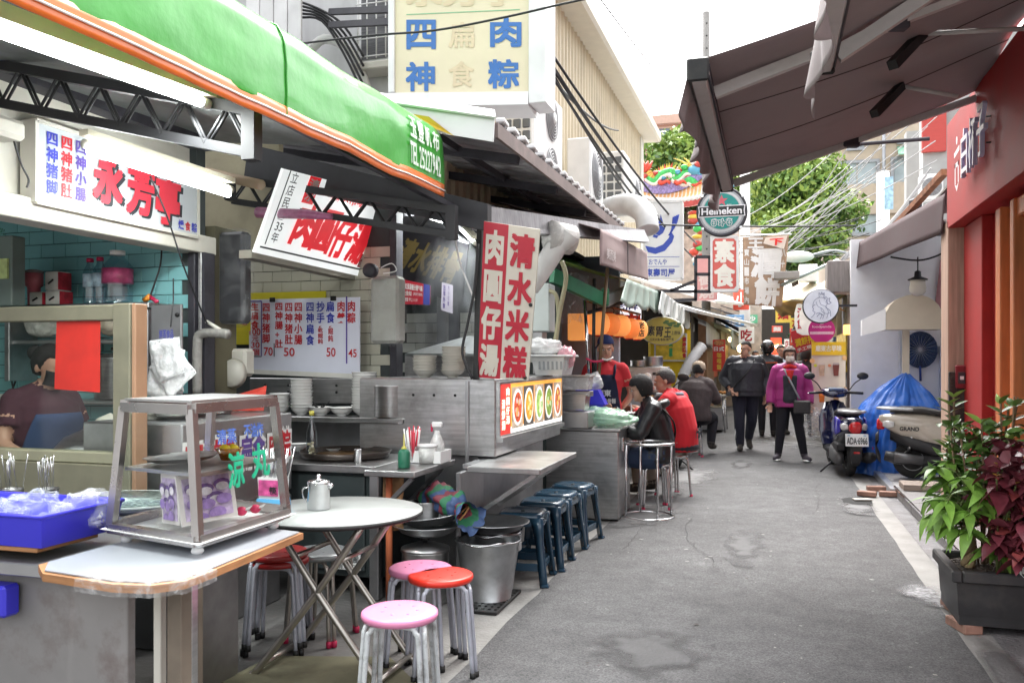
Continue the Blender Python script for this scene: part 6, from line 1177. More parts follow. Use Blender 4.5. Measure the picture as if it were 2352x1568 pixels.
# hood, bowls on the block, tiles behind, notices
b=B();hq=[PY(930,812,6.4),PY(1092,812,6.0),PY(1092,770,6.3),PY(1070,772,6.6)];t=thing('steel_hood','sloping pale steel hood in the steam','hood',hq[0]);b.slab(hq,.02);part('slope',b,pm('pale_steel',(.55,.58,.58),.4,.7),t);part('front',B().slab([PY(930,868,6.45),PY(1092,868,6.05),PY(1092,813,6.05),PY(930,813,6.45)],.02),STEEL(),t)
for x,n,l,m in((975,6,'low stack of cream bowls on the steel block, left one',None),(1042,9,'taller stack of cream bowls on the steel block',None)):p=PY(x,868,5.5);bowls('bowl_stack',l,(p.x,5.5,1.313),.085,.055,n,.02,MATS['cream_melamine'],group='bowls on the steel block')
w3=thing('inner_tiled_wall','white tiled wall inside the steaming stall','wall',(-2.3,8.0,0));part('grout_bed',B().mm((-4.6,8.02,0),(-1.95,8.1,2.9)),GROUT,w3);b=B();b.box((0,0,0),(.196,.012,.094),bev=.002);me=b.mesh('tile',pm('white_wall_tile',(.55,.56,.52),.25,var=.06,rnd=.06));pieces('tile',me,[(-3.55+.2*c+(.1 if r%2 else 0),8.012,1.36+.1*r)for r in range(6)for c in range(7)],w3,.003)
for x in(1003,1030):b=B();a=PY(x,780,7.6);b.mm((a.x,7.6,.9),(a.x+.1,7.66,2.05),.004);part('post',b,STEELH()if x<1020 else DARK(),w3)
Q=[PY(917,698,6.6),PY(994,716,6.6),PY(988,655,6.6),PY(919,637,6.6)];nb,S=panel_sign('red_notice','red and blue notice board in the steaming stall',[Q[0],PY(987,700,6.6),PY(988,655,6.6),PY(919,640,6.6)],.01,INK('notice_red',(.5,.03,.05)),None)
part('blue_end',B().slab([S(.79,0,.002),S(1,0,.002),S(1,1,.002),S(.79,1,.002)],.001),INK('notice_blue2',(.05,.07,.4)),nb)
b=B();tx(b,S,'外帶如須湯麵分開包裝',.03,.62,.76,.88,.02);tx(b,S,'請先告知',.03,.36,.4,.56,.02);tx(b,S,'(須自行加熱)',.45,.38,.76,.54,.01);tx(b,S,'營業時間 早上11:30',.03,.12,.6,.28,.01);lettering(nb,b,IW)
t=thing('paper_notice','pale violet paper price list hanging in the steam','paper',PY(1025,716,6.5));Q=[PY(1013,712,6.5),PY(1040,720,6.5),PY(1040,655,6.5),PY(1015,648,6.5)];part('sheet',B().slab(Q,.003),pm('paper_violet',(.6,.56,.66),.6),t);b=B();n=V((0,-.003,0));b.vtext('古早外食',Q[0]+n+(Q[1]-Q[0])*.15+V((0,0,.02)),(Q[1]-Q[0])*.22,(Q[3]-Q[0])*.85,.02);b.vtext('大小切麵',Q[0]+n+(Q[1]-Q[0])*.55+V((0,0,.05)),(Q[1]-Q[0])*.15,(Q[3]-Q[0])*.75,.01);part('lettering',b,IV,t)
Q=[PY(880,640,7.0),PY(1060,700,7.0),PY(1075,560,6.7),PY(915,520,6.7)];nb,S=panel_sign('dark_stall_sign','dark sooty sign with faded gold characters in the steam',Q,.03,pm('sooty_board',(.045,.042,.05),.6,var=.3),None);b=B();tx(b,S,'清水排骨',.1,.3,.92,.85,.04,.004,.15);lettering(nb,b,INK('old_gold',(.3,.22,.08)))
t=thing('pull_switch','round black conduit box with white cord right of the slanted sign','conduit box',PY(850,620,5.3));part('box',B().lathe([(.05,.0),(.05,.05),(.03,.06),(0,.06)],PY(855,622,5.4),18,Matrix.Rotation(R(90),3,'X')),DARK(),t);part('cord',B().tube(bend([PY(875,615,5.35),PY(900,605,5.35),PY(910,622,5.35),PY(880,628,5.35)],4),.004,5),WHITE(),t)
solo('lamp_cable',B().tube(bend([PY(1045,540,5.4),PY(1055,600,5.4),PY(1070,640,5.4),PY(1090,690,5.4)],5),.006,6),WHITE(),'white cord hanging beside the sign pole in the steam','cord')
# steam rising from the third stall
def steam(name,c,r,dens):
 m=bpy.data.materials.new(name);m.use_nodes=True;n,l=m.node_tree.nodes,m.node_tree.links;n.remove(n['Principled BSDF']);pv=n.new('ShaderNodeVolumePrincipled');l.new(pv.outputs[0],n['Material Output'].inputs['Volume']);pv.inputs['Color'].default_value=(.93,.95,1,1);pv.inputs['Anisotropy'].default_value=.2
 tc=n.new('ShaderNodeTexCoord');mp=n.new('ShaderNodeMapping');mp.inputs['Scale'].default_value=(1,1,.45);l.new(tc.outputs['Object'],mp.inputs[0]);nz_=n.new('ShaderNodeTexNoise');nz_.inputs['Scale'].default_value=4.5;nz_.inputs['Detail'].default_value=4;nz_.inputs['Distortion'].default_value=.8;l.new(mp.outputs[0],nz_.inputs['Vector'])
 mr=n.new('ShaderNodeMapRange');mr.inputs['From Min'].default_value=.48;mr.inputs['From Max'].default_value=.72;mr.inputs['To Max'].default_value=dens;l.new(nz_.outputs['Fac'],mr.inputs['Value']);l.new(mr.outputs[0],pv.inputs['Density'])
 b=B();b.ell(c,r,20,14);o=struct(name,b,m,'stuff')
steam('steam',PY(1035,700,6.8),(.34,.3,.62),3.2)
# ---------------------------------------------------------------- corrugated roof, white flashing, cream building
rf=thing('corrugated_roof','grey corrugated metal roof over the second and third stall','roof',(-2.5,7.2,2.9));RY0,RY1=4.92,9.6
ZINC=pm('grey_zinc',(.33,.32,.33),.55,.25,var=.25,dirt=.55,dcol='#161414',dscale=2.2,stretch=(1,6,1));ZT=pm('bright_zinc',(.62,.62,.62),.5,.2,var=.1)
def rz_(x,y):k=((y-RY0)/.235)%1;bump_=0 if k<.55 else .035*min(1,(k-.55)/.1,(1-k)/.1+.0);return 2.87+.012*(y-RY0)+.20*(-1.6-x)+bump_
for i in range(5):
 ya,yb=RY0+.94*i,RY0+.94*(i+1)+.02;ys_=[ya+(yb-ya)*k/48 for k in range(49)];part('roof_sheet',B().grid(lambda u,v:(-1.6+.01*(i%2)-3.0*v,ya+(yb-ya)*u,rz_(-1.6-3.0*v,ya+(yb-ya)*u)+.004*(i%2)),48,6,False,th=.006),ZINC,rf)
part('eave_board',B().bar((-1.59,RY0,2.825),(-1.59,RY1,2.88),.02,.09),pm('weathered_eave',(.2,.16,.15),.8,var=.3,dirt=.4),rf)
for i in range(20):b=B();y=RY0+.235*i+.185;b.box((-1.61,y,rz_(-1.6,y)+.012),(.06,.14,.03),rz=.1,bev=.006);part('ridge_filler',b,ZT,rf)
for y in(5.6,6.7,7.8,8.9):part('rafter',B().bar((-1.65,y,2.80),(-4.4,y,3.34),.05,.06),DARK(),rf)
for x in(-2.1,-2.9):part('purlin',B().bar((x,RY0,2.80+.2*(-1.6-x)),(x,RY1,2.85+.2*(-1.6-x)),.04,.05),DARK(),rf)
t=thing('roof_flashing','white bent metal flashing at the front of the corrugated roof','flashing',PY(1000,280,4.85));part('front_face',B().slab([PY(872,283,4.86),PY(1133,326,4.86),PY(1136,268,4.86),PY(872,232,4.86)],.01),pm('white_flashing',(.66,.65,.66),.4,.2,var=.08,dirt=.12),t);part('fold',B().slab([PY(866,230,4.83),PY(1138,268,4.83),PY(1136,252,4.95),PY(868,212,4.95)],.012),MATS['white_flashing'],t)
t=thing('black_fascia_beam','black timber fascia beam under the corrugated roof','beam',PY(800,440,5.15));part('board',B().slab([PY(560,408,5.1),PY(1120,530,5.1),PY(1120,468,5.1),PY(570,330,5.1)],.08),pm('black_timber',(.03,.03,.034),.6,var=.3),t)
b=B();q=[PY(1100,525,5.3),PY(1492,556,9.5),PY(1480,528,9.55),PY(1100,470,5.35)];b.slab(q,.06);solo('grey_fascia_beam',b,ZINC,'grey sheet fascia beneath the roof edge above the tall sign','beam')
solo('inner_ceiling',B().mm((-5.5,6.1,2.55),(-2.0,9.4,2.6)),pm('sooty_ceiling',(.05,.05,.055),.8),'sooty ceiling above the steaming stall','ceiling')
solo('rear_wall',B().mm((-6.4,6.05,0),(-6.3,12,2.6)),pm('dim_plaster',0),'dim rear wall behind the steaming stall','wall')
CRB=pm('cream_siding',(.60,.52,.38),.55,var=.06,dirt=.3,dcol='#5f5341',dscale=1.2,stretch=(1,1,.3));cb=thing('cream_building','cream metal-clad building above the left stalls','building',(-4.5,12,0));Xc=-2.6
b=B();P=[];ys2=[]
y=6.3
while y<17.9:ys2+=[(y,0),(y+.11,0),(y+.13,.03),(y+.17,.03)];y+=.19
zt_=lambda y:5.95+.02*(y-10)
P=[(Xc+d,y,z)for y,d in ys2 for z in(2.6,zt_(y))];F=[(2*i,2*i+2,2*i+3,2*i+1)for i in range(len(ys2)-1)];b.add(P,F);part('ribbed_siding',b,CRB,cb);part('core',B().mm((-7,7.62,2.65),(Xc-.01,17.9,5.9)),CREAMP,cb)
part('eave_gutter',B().loft([[V((Xc+a,y,zt_(y)+c))for a,c in((-.2,0),(.32,-.02),(.36,.02),(.36,.16),(.3,.2),(-.2,.35))]for y in(5.0,18.4)],smooth=False),pm('eave_cream',(.62,.58,.5),.5,var=.05),cb);part('corner_trim',B().mm((Xc-.02,17.6,2.6),(Xc+.05,17.95,6.05),.01),CREAMP,cb)
Q=[PY(908,214,6.0),PY(1216,212,6.0),PY(1216,-60,6.0),PY(908,-60,6.0)]
bs,S=panel_sign('big_cream_sign','big cream shop sign with worn blue characters high on the left',Q,.16,pm('cream_acrylic',(.74,.66,.48),.3,var=.05,scale=2,dirt=.08,dcol='#a08a60'),None);Uq=lambda x:(x-908)/308;Vq=lambda y:(213-y)/273
for x,y,s_ in((937,112,'四'),(935,208,'神'),(1131,108,'肉'),(1126,203,'粽')):b=B();tx(b,S,s_,Uq(x),Vq(y),Uq(x+66),Vq(y-64),.035);lettering(bs,b,INK('worn_blue',(.05,.17,.48)))
b=B();tx(b,S,'扁',Uq(1035),Vq(110),Uq(1092),Vq(52),.02,.003);tx(b,S,'食',Uq(1035),Vq(200),Uq(1092),Vq(142),.02,.003);tx(b,S,'永芳亭',Uq(935),Vq(14),Uq(1190),Vq(-50),.04,.003);lettering(bs,b,INK('faded_cream',(.70,.58,.40)));part('green_line',B().slab([S(Uq(935),Vq(35),.003),S(Uq(1195),Vq(24),.003),S(Uq(1195),Vq(22),.003),S(Uq(935),Vq(33),.003)],.001),INK('faded_green',(.25,.5,.3)),bs)
FRW=pm('frame_white',(.72,.72,.72),.4,.2,dirt=.15)
a=S(0,0);c=S(1,0);zt2=S(0,1).z
for m_ in((a.x-.05,5.975,a.z-.0,a.x-.001,6.2,zt2),(c.x+.001,5.97,c.z-.09,c.x+.13,6.26,zt2)):part('frame',B().mm(m_[:3],m_[3:],.004),FRW,bs)
part('frame',B().slab([(a.x-.05,5.96,a.z-.11),(c.x+.0,5.96,c.z-.10),(c.x,5.975,c.z-.002),(a.x-.05,5.975,a.z-.002)],.25),FRW,bs)
# pale annex left of the sign, with a barred window and brackets
ax=thing('pale_annex','pale rendered annex with a barred window left of the big sign','building',(-4.5,7.4,0));part('wall',B().mm((-7.5,7.3,2.75),(-2.62,7.6,9)),pm('annex_render',(.56,.56,.57),.75,var=.12,scale=2,dirt=.35,dcol='#5a5550',dscale=1.5,stretch=(3,3,.5)),ax)
a,c=PY(840,146,7.28),PY(903,-60,7.28);wn=part('window',B().mm((a.x-.04,7.2,a.z-.06),(c.x+.05,7.295,c.z),.01),FRW,ax);part('pane',B().mm((a.x,7.19,a.z),(c.x,7.198,c.z)),pm('dusty_pane',(.12,.12,.13),.3,var=.4,stretch=(1,1,20)),wn)
for k in range(4):x=a.x+(c.x-a.x)*k/3;part('bar',B().tube([(x,7.12,a.z-.02),(x,7.12,c.z)],.007,5),FRW,wn)
for k in range(6):z=a.z+(c.z-a.z)*k/5;part('bar',B().tube([(a.x-.02,7.115,z),(c.x+.02,7.115,z)],.006,5),FRW,wn)
part('sill',B().mm((a.x-.05,7.05,a.z-.14),(c.x+.06,7.295,a.z-.07),.01),CREAMP,wn)
part('drain_pipe',B().tube(bend([PY(700,130,7.1),PY(745,90,7.1),PY(800,115,7.1),PY(830,170,7.1),PY(850,230,7.1)],5),.045,10),pm('pvc_white',(.65,.65,.63),.4),ax)
for y0,y1 in((32,22),(62,50)):part('sign_bracket',B().bar(PY(760,y0-4,6.9),PY(908,y1,6.1),.05,.05),DARK(),ax)
for i in range(5):part('cable',B().tube(bend([PY(690,5+9*i,7.0),PY(740,25+6*i,7.0),PY(790,60+16*i,7.0),PY(835,130+22*i,7.0)],4),.012,5),WIRE,ax)
Q=[(PY(600,120,6.6)),PY(690,160,6.6),PY(690,-80,6.6),PY(600,-80,6.6)]
for i in range(4):b=B();a=PY(565+32*i,200,6.7);c=PY(595+32*i,-80,6.7);b.mm((a.x,6.7,a.z-.3),(c.x,6.73,c.z),.004);part('cladding_sheet',b,pm('white_sheet',(.66,.65,.66),.5,rnd=.05,dirt=.2),ax)
# air conditioners on the roof
p=PX(1246,384,-2.0);ac_unit('tall air conditioner with two fans beside the big cream sign',(-2.02,7.98,3.02),.92,.98,.34,'+X',2)
t=ac_unit('grilled outdoor unit just left of the tall air conditioner',(-2.12,7.15,3.2),.30,.62,.4,'-Y',1,'air conditioners',True)
ac_unit('air conditioner casing in the middle of the cream wall',(-2.05,10.4,3.35),.8,.75,.3,'+X',1);ac_unit('grilled white unit low on the far cream wall',(-2.25,12.4,3.75),.42,.75,.5,'-Y',1,'air conditioners',True);ac_unit('round-fan unit at the far end of the cream wall',(-2.02,13.6,3.7),.85,.7,.35,'+X',1)
t=thing('exhaust_duct','white ribbed exhaust duct bending over the roof end','duct',PY(1450,500,10));pts=bend([PY(1400,478,10.4),PY(1445,470,10.2),PY(1480,490,10),PY(1488,530,9.9)],14);part('pipe',B().tube(pts,[.125+(.01 if i%2 else 0)for i in range(len(pts))],18),pm('duct_white',(.62,.62,.62),.45),t)
t=thing('hanging_duct','white plastic duct with an elbow under the roof beside the tall sign','duct',PY(1290,560,6.6));b=B();pts=bend([PY(1215,660,6.6),PY(1250,610,6.6),PY(1282,562,6.6),PY(1300,548,6.6),PY(1310,535,6.6)],6);b.tube(pts,.085,16);part('pipe',b,MATS['pvc_white']if 'pvc_white' in MATS else WHITE(),t);part('elbow',B().tube([PY(1262,540,6.55),PY(1312,552,6.7)],.12,16),film('taped_duct',(.6,.58,.55),.97,.4,30),t)
# ================================================================ LEFT SIDE: the noodle stall with diners, and beyond
c4=thing('noodle_counter','steel cabinet counter at the alley edge with a latch on its side','counter',(-1.6,7.8,0))
part('cabinet',B().mm((-1.95,7.5,.02),(-1.29,8.15,.80),.006),STEEL(),c4);part('worktop',B().mm((-1.97,7.47,.803),(-1.27,8.16,.825),.004),STEEL(),c4)
part('latch',B().mm((-1.285,7.62,.62),(-1.265,7.66,.74),.004),CHROME(),c4);part('dining_leaf',B().mm((-1.62,8.17,.79),(-1.24,9.5,.82),.01),STEEL(),c4);part('leaf_panel',B().mm((-1.62,8.2,0),(-1.56,9.4,.787),.004),pm('plywood',(.45,.3,.16),.7,var=.2),c4)
GBAG=film('green_bag_film',(.45,.7,.53),.62,.18,9)
for i,(x,y,r,l)in enumerate(((1395,975,(.24,.16,.075),'crumpled pale green plastic bag at the front of the counter'),(1375,952,(.24,.16,.08),'crumpled pale green plastic bag lying behind the first'))):p=PY(x,y,7.68+.25*i);bag('green_bag',l,(p.x+.02,7.68+.22*i,.826),r,GBAG,11+i)
solo('paper_bag',B().grid(lambda u,v:(-1.93+.42*u,7.5+.2*v,.832+.01*nz((u*6,v*6,3))),14,8,th=.006),pm('paper_white',(.62,.6,.57),.6),'flat white paper bag at the counter front edge','bag')
for x,y,Y_,r,h,l in((1425,968,8.25,.09,.06,'white soup bowl nearest the green bags'),(1455,950,8.6,.105,.085,'larger white bowl in front of the eating woman'),(1418,940,8.7,.06,.09,'white cup-shaped bowl by the server')):p=PY(x,y,Y_);bowls('soup_bowl',l,(max(-1.55,p.x),Y_,.826 if Y_<8.16 else .822),r,h,1,0,BW,'bowl',group='bowls on the noodle counter')
for x,Y_,l in((1452,8.6,'white spoon standing in the larger bowl'),(1417,8.7,'white spoon standing in the cup-shaped bowl')):p=PY(x,930,Y_);solo('soup_spoon',B().tube([(p.x,Y_,.86),(p.x-.01,Y_-.02,1.0)],[.012,.008],8,flat=.5),WHITE(),l,'spoon','spoons in the bowls')
# tubs, blue organiser, basket on the steel block
for x0,x1,y0,y1,Y_,l in((1292,1345,940,905,7.35,'lower steel tub at the end of the picture light box'),(1290,1352,895,862,7.35,'upper clear tub at the end of the picture light box')):
 a,c=PY(x0,y0,Y_),PY(x1,y1,Y_);t=thing('food_tub',l,'tub',((a.x+c.x)/2,Y_,a.z));b=B();frus(b,a.x,c.x,Y_,Y_+.22,a.z,c.z-.01,.012);part('tub',b,STEEL()if y0>900 else film('tub_clear',(.7,.7,.7),.7,.2),t);part('rim',B().mm((a.x-.015,Y_-.015,c.z-.012),(c.x+.015,Y_+.235,c.z),.003),STEEL(),t)
t=thing('tub_stand','steel stand under the tubs beside the noodle counter','stand',PY(1320,1000,7.35));a,c=PY(1292,945,7.3),PY(1350,940,7.3);part('box',B().mm((a.x,7.3,.84),(c.x,7.62,a.z-.002),.004),STEELH(),t);b=B();q=PY(1290,898,7.33);b.mm((a.x,7.4,a.z+.13),(c.x,7.55,q.z-.002),.003);part('post',b,STEELH(),t)
a,c=PY(1325,928,8.0),PY(1392,898,8.0);t=thing('blue_organiser','blue plastic organiser box on the noodle counter','box',a);part('box',B().poly([(0,0),(c.x-a.x,0),(c.x-a.x-.07,.14),(0,.14)],.16,(a.x,7.95,a.z),(1,0,0),(0,0,1)),BLUE,t);part('foot',B().mm((a.x,7.96,.827),(c.x-.02,8.1,a.z-.003)),BLUE,t)
bag('takeaway_bag','white carrier bag with takeaway boxes behind the blue organiser',PY(1362,900,8.18),(.1,.08,.09),film('carrier_film',(.75,.75,.75),.85),21)
t=thing('plastic_basket','white slotted plastic basket on the steel block','basket',PY(1255,858,6.6));a,c=PY(1215,862,6.55),PY(1300,818,6.55);b=B();frus(b,a.x+.03,c.x,6.5,6.9,1.315,c.z,.03);part('tub',b,pm('basket_white',(.6,.62,.62),.4),t)
for k in range(7):b=B();x=a.x+.09+.035*k;b.mm((x,6.508,1.36),(x+.016,6.522,1.44));part('slot',b,pm('slot_grey',(.3,.32,.33),.6),t)
part('rim',B().mm((a.x+.02,6.48,c.z-.005),(c.x+.02,6.92,c.z+.012),.004),MATS['basket_white'],t)
bag('carrier_bag','white plastic carrier bag heaped on the basket',(PY(1245,800,6.7).x,6.7,c.z+.005),(.16,.14,.07),film('carrier_film',0),23);bag('carrier_bag','pink plastic bag on the right end of the basket',(PY(1300,830,6.75).x,6.75,1.36),(.07,.1,.09),film('pink_film',(.75,.4,.45),.85),24)
# wall cabinet, film curtain, blue-grey stall wall
a,c=PY(1228,762,7.0),PY(1262,650,7.0);t=thing('switch_cabinet','pale grey electrical cabinet behind the tall sign','cabinet',a);part('body',B().mm((a.x-.1,7.0,a.z),(c.x,7.2,c.z),.01),pm('cabinet_pale',(.46,.5,.49),.45,var=.06),t);part('conduit',B().tube(bend([PY(1262,668,7.02),PY(1278,680,7.0),PY(1282,740,7.0),PY(1270,830,7.0)],5),.018,8),pm('hose_olive',(.28,.26,.16),.5),t);part('hose',B().tube(bend([PY(1290,600,6.9),PY(1300,640,6.9),PY(1285,720,6.9),PY(1268,840,6.9)],5),.02,8),MATS['hose_olive'],t);part('post',B().mm((a.x-.02,7.02,1.32),(a.x+.06,7.18,a.z-.002)),STEELH(),t)
sw=solo('blue_grey_wall',B().mm((-2.6,9.45,0),(-1.62,9.55,2.6)),pm('blue_grey_panel',(.34,.42,.5),.5,var=.1,dirt=.25),'blue-grey metal wall behind the server','wall')
cur=[PY(1270,740,8.6),PY(1345,740,8.6),PY(1350,630,8.4),PY(1275,625,8.4)];solo('film_curtain',B().grid(lambda u,v:cur[0].lerp(cur[1],u).lerp(cur[3].lerp(cur[2],u),v)+V((0,.06*math.sin(u*17+3*v)+.04*nz((u*5,v*7,1)),.02*math.sin(u*12))),30,24),film('curtain_film',(.75,.77,.8),.5,.1,10),'clear plastic film curtain under the green canopy','curtain')
# poles tied with red string
t=thing('tied_poles','bundle of dark poles tied with a red string beside the server','poles',PY(1360,900,8.15))
for i,(x0,y0,x1,y1,m)in enumerate(((1365,640,1362,905,BLACK()),(1395,615,1372,905,pm('bamboo_brown',(.16,.1,.05),.6)),(1343,690,1356,905,CHROME()),(1368,800,1366,905,BLACK()))):part('pole',B().tube([PY(x0,y0,8.25),PY(x1,y1,8.2)],.017,8),m,t)
p=PY(1366,828,8.2);part('red_string',B().tube(bend([p+V((-.08,-.02,.02)),p+V((0,-.04,-.01)),p+V((.09,-.02,0))],5),.012,6),CAPR,t)
# glowing paper lanterns
LAN=pm('lantern_paper',(.9,.34,.09),.6,emit=.2,var=.12,scale=5);LAN2=pm('lantern_paper_amber',(.8,.22,.05),.6,emit=.16,var=.12,scale=5);lb_=pm('lantern_red_band',(.5,.03,.03),.5)
for i,(x,y,r,Y_,l)in enumerate(((1372,743,.135,9.0,'largest glowing orange lantern, directly above the server'),(1398,745,.13,9.2,'second glowing orange lantern in the row'),(1423,748,.128,9.45,'third glowing orange lantern in the row'),(1445,754,.125,9.8,'fourth glowing orange lantern in the row'),(1464,757,.125,10.1,'last glowing orange lantern with black characters'))):
 p=PY(x,y,Y_);t=thing('glowing_lantern',l,'lantern',p,group='orange lanterns above the server');pr=[]
 for k in range(15):z=-1+2*k/14;pr.append((r*(.35+.65*math.sqrt(max(0,1-z*z)))*(1+(.02 if k%2 else-.01)),z*r*.92))
 part('shade',B().lathe(pr,p,22),(LAN,LAN2)[i%2],t)
 for z in(-1,1):part('collar',B().lathe([(r*.33,z*r*.9),(r*.37,z*r*.9),(r*.37,z*r*1.02),(r*.33,z*r*1.02)],p,18),lb_,t)
 if i==4:part('lettering',B().vtext('老店',p+V((.03,-r*.98,-.09)),V((.07,.02,0)),V((0,0,.18)),.03),IK,t)
a,c=PY(1306,782,8.9),PY(1345,720,8.9);solo('box_lantern',B().mm((a.x,8.85,a.z),(c.x,9.0,c.z),.01),LAN,'square glowing orange box lamp left of the lanterns','lamp')
L=bpy.data.lights.new('lantern_glow','POINT');L.energy=6;L.color=(1,.55,.2);L.shadow_soft_size=.15;lo=bpy.data.objects.new('lantern_glow',L);sc.collection.objects.link(lo);lo.parent=t;lo.location=(-.1,-.35,.0)
t=thing('lantern_rail','rusty rail with hooks above the lanterns','rail',PY(1400,700,9.2));part('rail',B().tube([PY(1344,690,8.7),PY(1470,722,10)],.015,6),MATS['rust'],t)
for k in range(6):q=PY(1344,690,8.7).lerp(PY(1470,722,10),.15+.15*k);part('hook',B().tube(bend([q,q+V((.03,0,-.04)),q+V((0,0,-.09))],3),.005,5),DARK(),t)
# steamer cabinet, sign and oval sign, yellow panel
a,c=PY(1442,1010,10.6),PY(1528,842,10.6);t=thing('steamer_cabinet','steel steamer cabinet with a dial behind the diners','cabinet',(a.x+.25,10.8,0));part('body',B().mm((a.x,10.6,.02),(c.x,11.1,c.z),.01),STEEL(),t);g=PY(1487,866,10.58);part('dial',B().lathe([(0,.012),(.05,.012),(.055,0)],g,20,Matrix.Rotation(R(90),3,'X')),WHITE(),t);b=B();q=PY(1508,858,10.59);b.box(q,(.1,.02,.035),bev=.004);part('vent',b,BLACK(),t)
q=PY(1474,896,10.59);part('plate',B().mm((q.x,10.585,q.z),(q.x+.17,10.597,q.z+.055)),IW,t);part('lettering',B().text('高溫勿碰',(q.x+.01,10.583,q.z+.01),(.15,0,0),(0,0,.035),.01),IR,t)
for x,r,h,l in((1500,.12,.12,'steel pot on the steamer cabinet, right one'),(1468,.11,.07,'low pan with a cloth on the steamer cabinet')):p=PY(x,840,10.8);pot('steel_pot',l,(p.x,10.82,c.z+.002),r,h,False,False)
Q=[PY(1405,760,10.9),PY(1475,765,10.9),PY(1475,692,10.9),PY(1405,690,10.9)];ns,S=panel_sign('old_brand_sign','white lit sign with blue and red characters above the lanterns',Q,.1,pm('lit_sign_white',(.75,.78,.85),.4,emit=.35),BLACK(),.02);b=B();tx(b,S,'老牌',.05,.72,.85,.95,.03);lettering(ns,b,IB);b=B();tx(b,S,'肉',.38,.02,.92,.62,.05);lettering(ns,b,INK('bright_red',(.75,.02,.02)))
oc=PY(1521,760,11.4);orx,orz=49*11.4/1.0/1960*.99,33*11.3/1960;t=thing('oval_sign','oval olive-gold sign with black brush characters and a pine','sign',oc);part('rim',B().lathe([(0,-.05),(.97,-.05),(1,-.03),(1,.05),(0,.05)],oc,44,Matrix.Diagonal((orx,1,orz))@Matrix.Rotation(R(-90),3,'X')),pm('oval_rim',(.6,.6,.5),.4),t)
def S8(u,v,d=0):return oc+V((orx*(2*u-1),-.052-d,orz*(2*v-1)))
part('face',B().add([S8(.5+.47*math.cos(a*.157),.5+.47*math.sin(a*.157),.002)for a in range(40)],[tuple(range(40))]),pm('oval_gold',(.42,.36,.08),.35,var=.12,scale=4),t)
b=B()
for i,ch in enumerate('素胃王'):tx(b,S8,ch,.18+.19*i,.34-.03*i,.34+.19*i,.68-.03*i,.015,.006,.1)
tx(b,S8,'上原味',.72,.36,.93,.5,.01,.006);tx(b,S8,'招牌米腸·魯飯·麵羹煮',.22,.15,.78,.25,.005,.006);part('lettering',b,IK,t)
b=B();tx(b,S8,'台中',.13,.62,.17,.78,.01,.006);part('lettering',b,IR,t)
for k in range(9):b=B();u,v=.58+.04*k,.78+.06*math.sin(k*1.7)-.012*k;b.add([S8(u+.055*math.cos(a*.7),v+.045*math.sin(a*.7),.005+.0005*k)for a in range(9)],[tuple(range(9))]);part('printed_pine',b,INK('pine_green',(.07,.14,.05)),t)
part('bracket',B().bar(oc+V((-orx,.0,0)),oc+V((-orx-.5,0,0)),.03,.03),DARK(),t)
YEL=pm('bright_yellow_panel',(.72,.5,.01),.45,var=.05);a,c=PY(1488,1000,14.8),PY(1585,735,14.8);t=thing('yellow_kiosk','bright yellow kiosk front with a framed menu behind the oval sign','kiosk',(a.x+.4,14.8,0));part('front',B().mm((a.x,14.8,.9),(c.x,14.95,c.z),.05),YEL,t);part('body',B().mm((a.x-.6,14.96,0),(c.x,16.5,2.3)),pm('kiosk_dark',(.07,.065,.06),.7),t)
a,c=PY(1503,830,14.75),PY(1578,765,14.75);mf=part('menu_frame',B().mm((a.x,14.72,a.z),(c.x,14.797,c.z),.01),pm('frame_pale',(.6,.6,.58),.4),t);part('menu_sheet',B().mm((a.x+.03,14.712,a.z+.03),(c.x-.03,14.718,c.z-.03)),pm('menu_yellow',(.7,.5,.05),.5,var=.25,scale=12),mf)
for u,s_,m in((.86,'健康蔬食',IR),(.45,'菜單',INK('menu_green',(.05,.35,.12)))):b=B();x=a.x+(c.x-a.x)*u;b.vtext(s_,(x,14.708,a.z+.06),(.07,0,0),(0,0,.36),.04);part('lettering',b,m,mf)
# brown valance, green canopies, scalloped awnings
PB=pm('mauve_canvas',(.27,.20,.195),.7,var=.12,dirt=.15,bump=.1,bscale=100);t=thing('mauve_valance','faded mauve canvas valance with worn white lettering','awning',(-1.45,9,2.4))
Qv=[PX(1378,608,-1.42),PX(1488,645,-1.42),PX(1487,580,-1.42),PX(1378,524,-1.42)];part('cloth',B().grid(lambda u,v:Qv[0].lerp(Qv[1],u).lerp(Qv[3].lerp(Qv[2],u),v)+V((.02*math.sin(u*9)*(1-v)+.01*nz((u*6,v*3,1)),0,0)),24,10,th=.003),PB,t);b=B();tx(b,lambda u,v,d=0:Qv[0].lerp(Qv[1],u).lerp(Qv[3].lerp(Qv[2],u),v)+V((.03+d,0,0)),'美而美',.05,.2,.2,.5,.02);part('lettering',b,pm('worn_white',(.5,.45,.44),.7),t)
part('roof_cloth',B().grid(lambda u,v:(-1.44-.9*v,Qv[3].y+(Qv[2].y-Qv[3].y)*u,Qv[3].z+(Qv[2].z-Qv[3].z)*u+.28*v),10,5,th=.003),PB,t);b=B();q=Qv[0].lerp(Qv[1],.48);b.tube([q+V((.012,0,0)),Qv[3].lerp(Qv[2],.48)+V((.012,0,0))],.005,4);part('seam',b,IK,t)
GC=pm('lime_tarp',(.12,.46,.06),.4,var=.1);GC.node_tree.nodes['Principled BSDF'].inputs['Transmission Weight'].default_value=.3
t=thing('lime_canopy','bright lime green tarp canopy glowing above the noodle stall','awning',PY(1350,610,8));q=[PY(1276,592,7.4),PY(1420,640,9.2),PY(1424,618,9.2),PY(1300,580,7.4)];part('tarp',B().grid(lambda u,v:q[0].lerp(q[1],u).lerp(q[3].lerp(q[2],u),v)+V((-.5*v,0,.12*v-.05*math.sin(math.pi*v))),14,8,th=.004),GC,t)
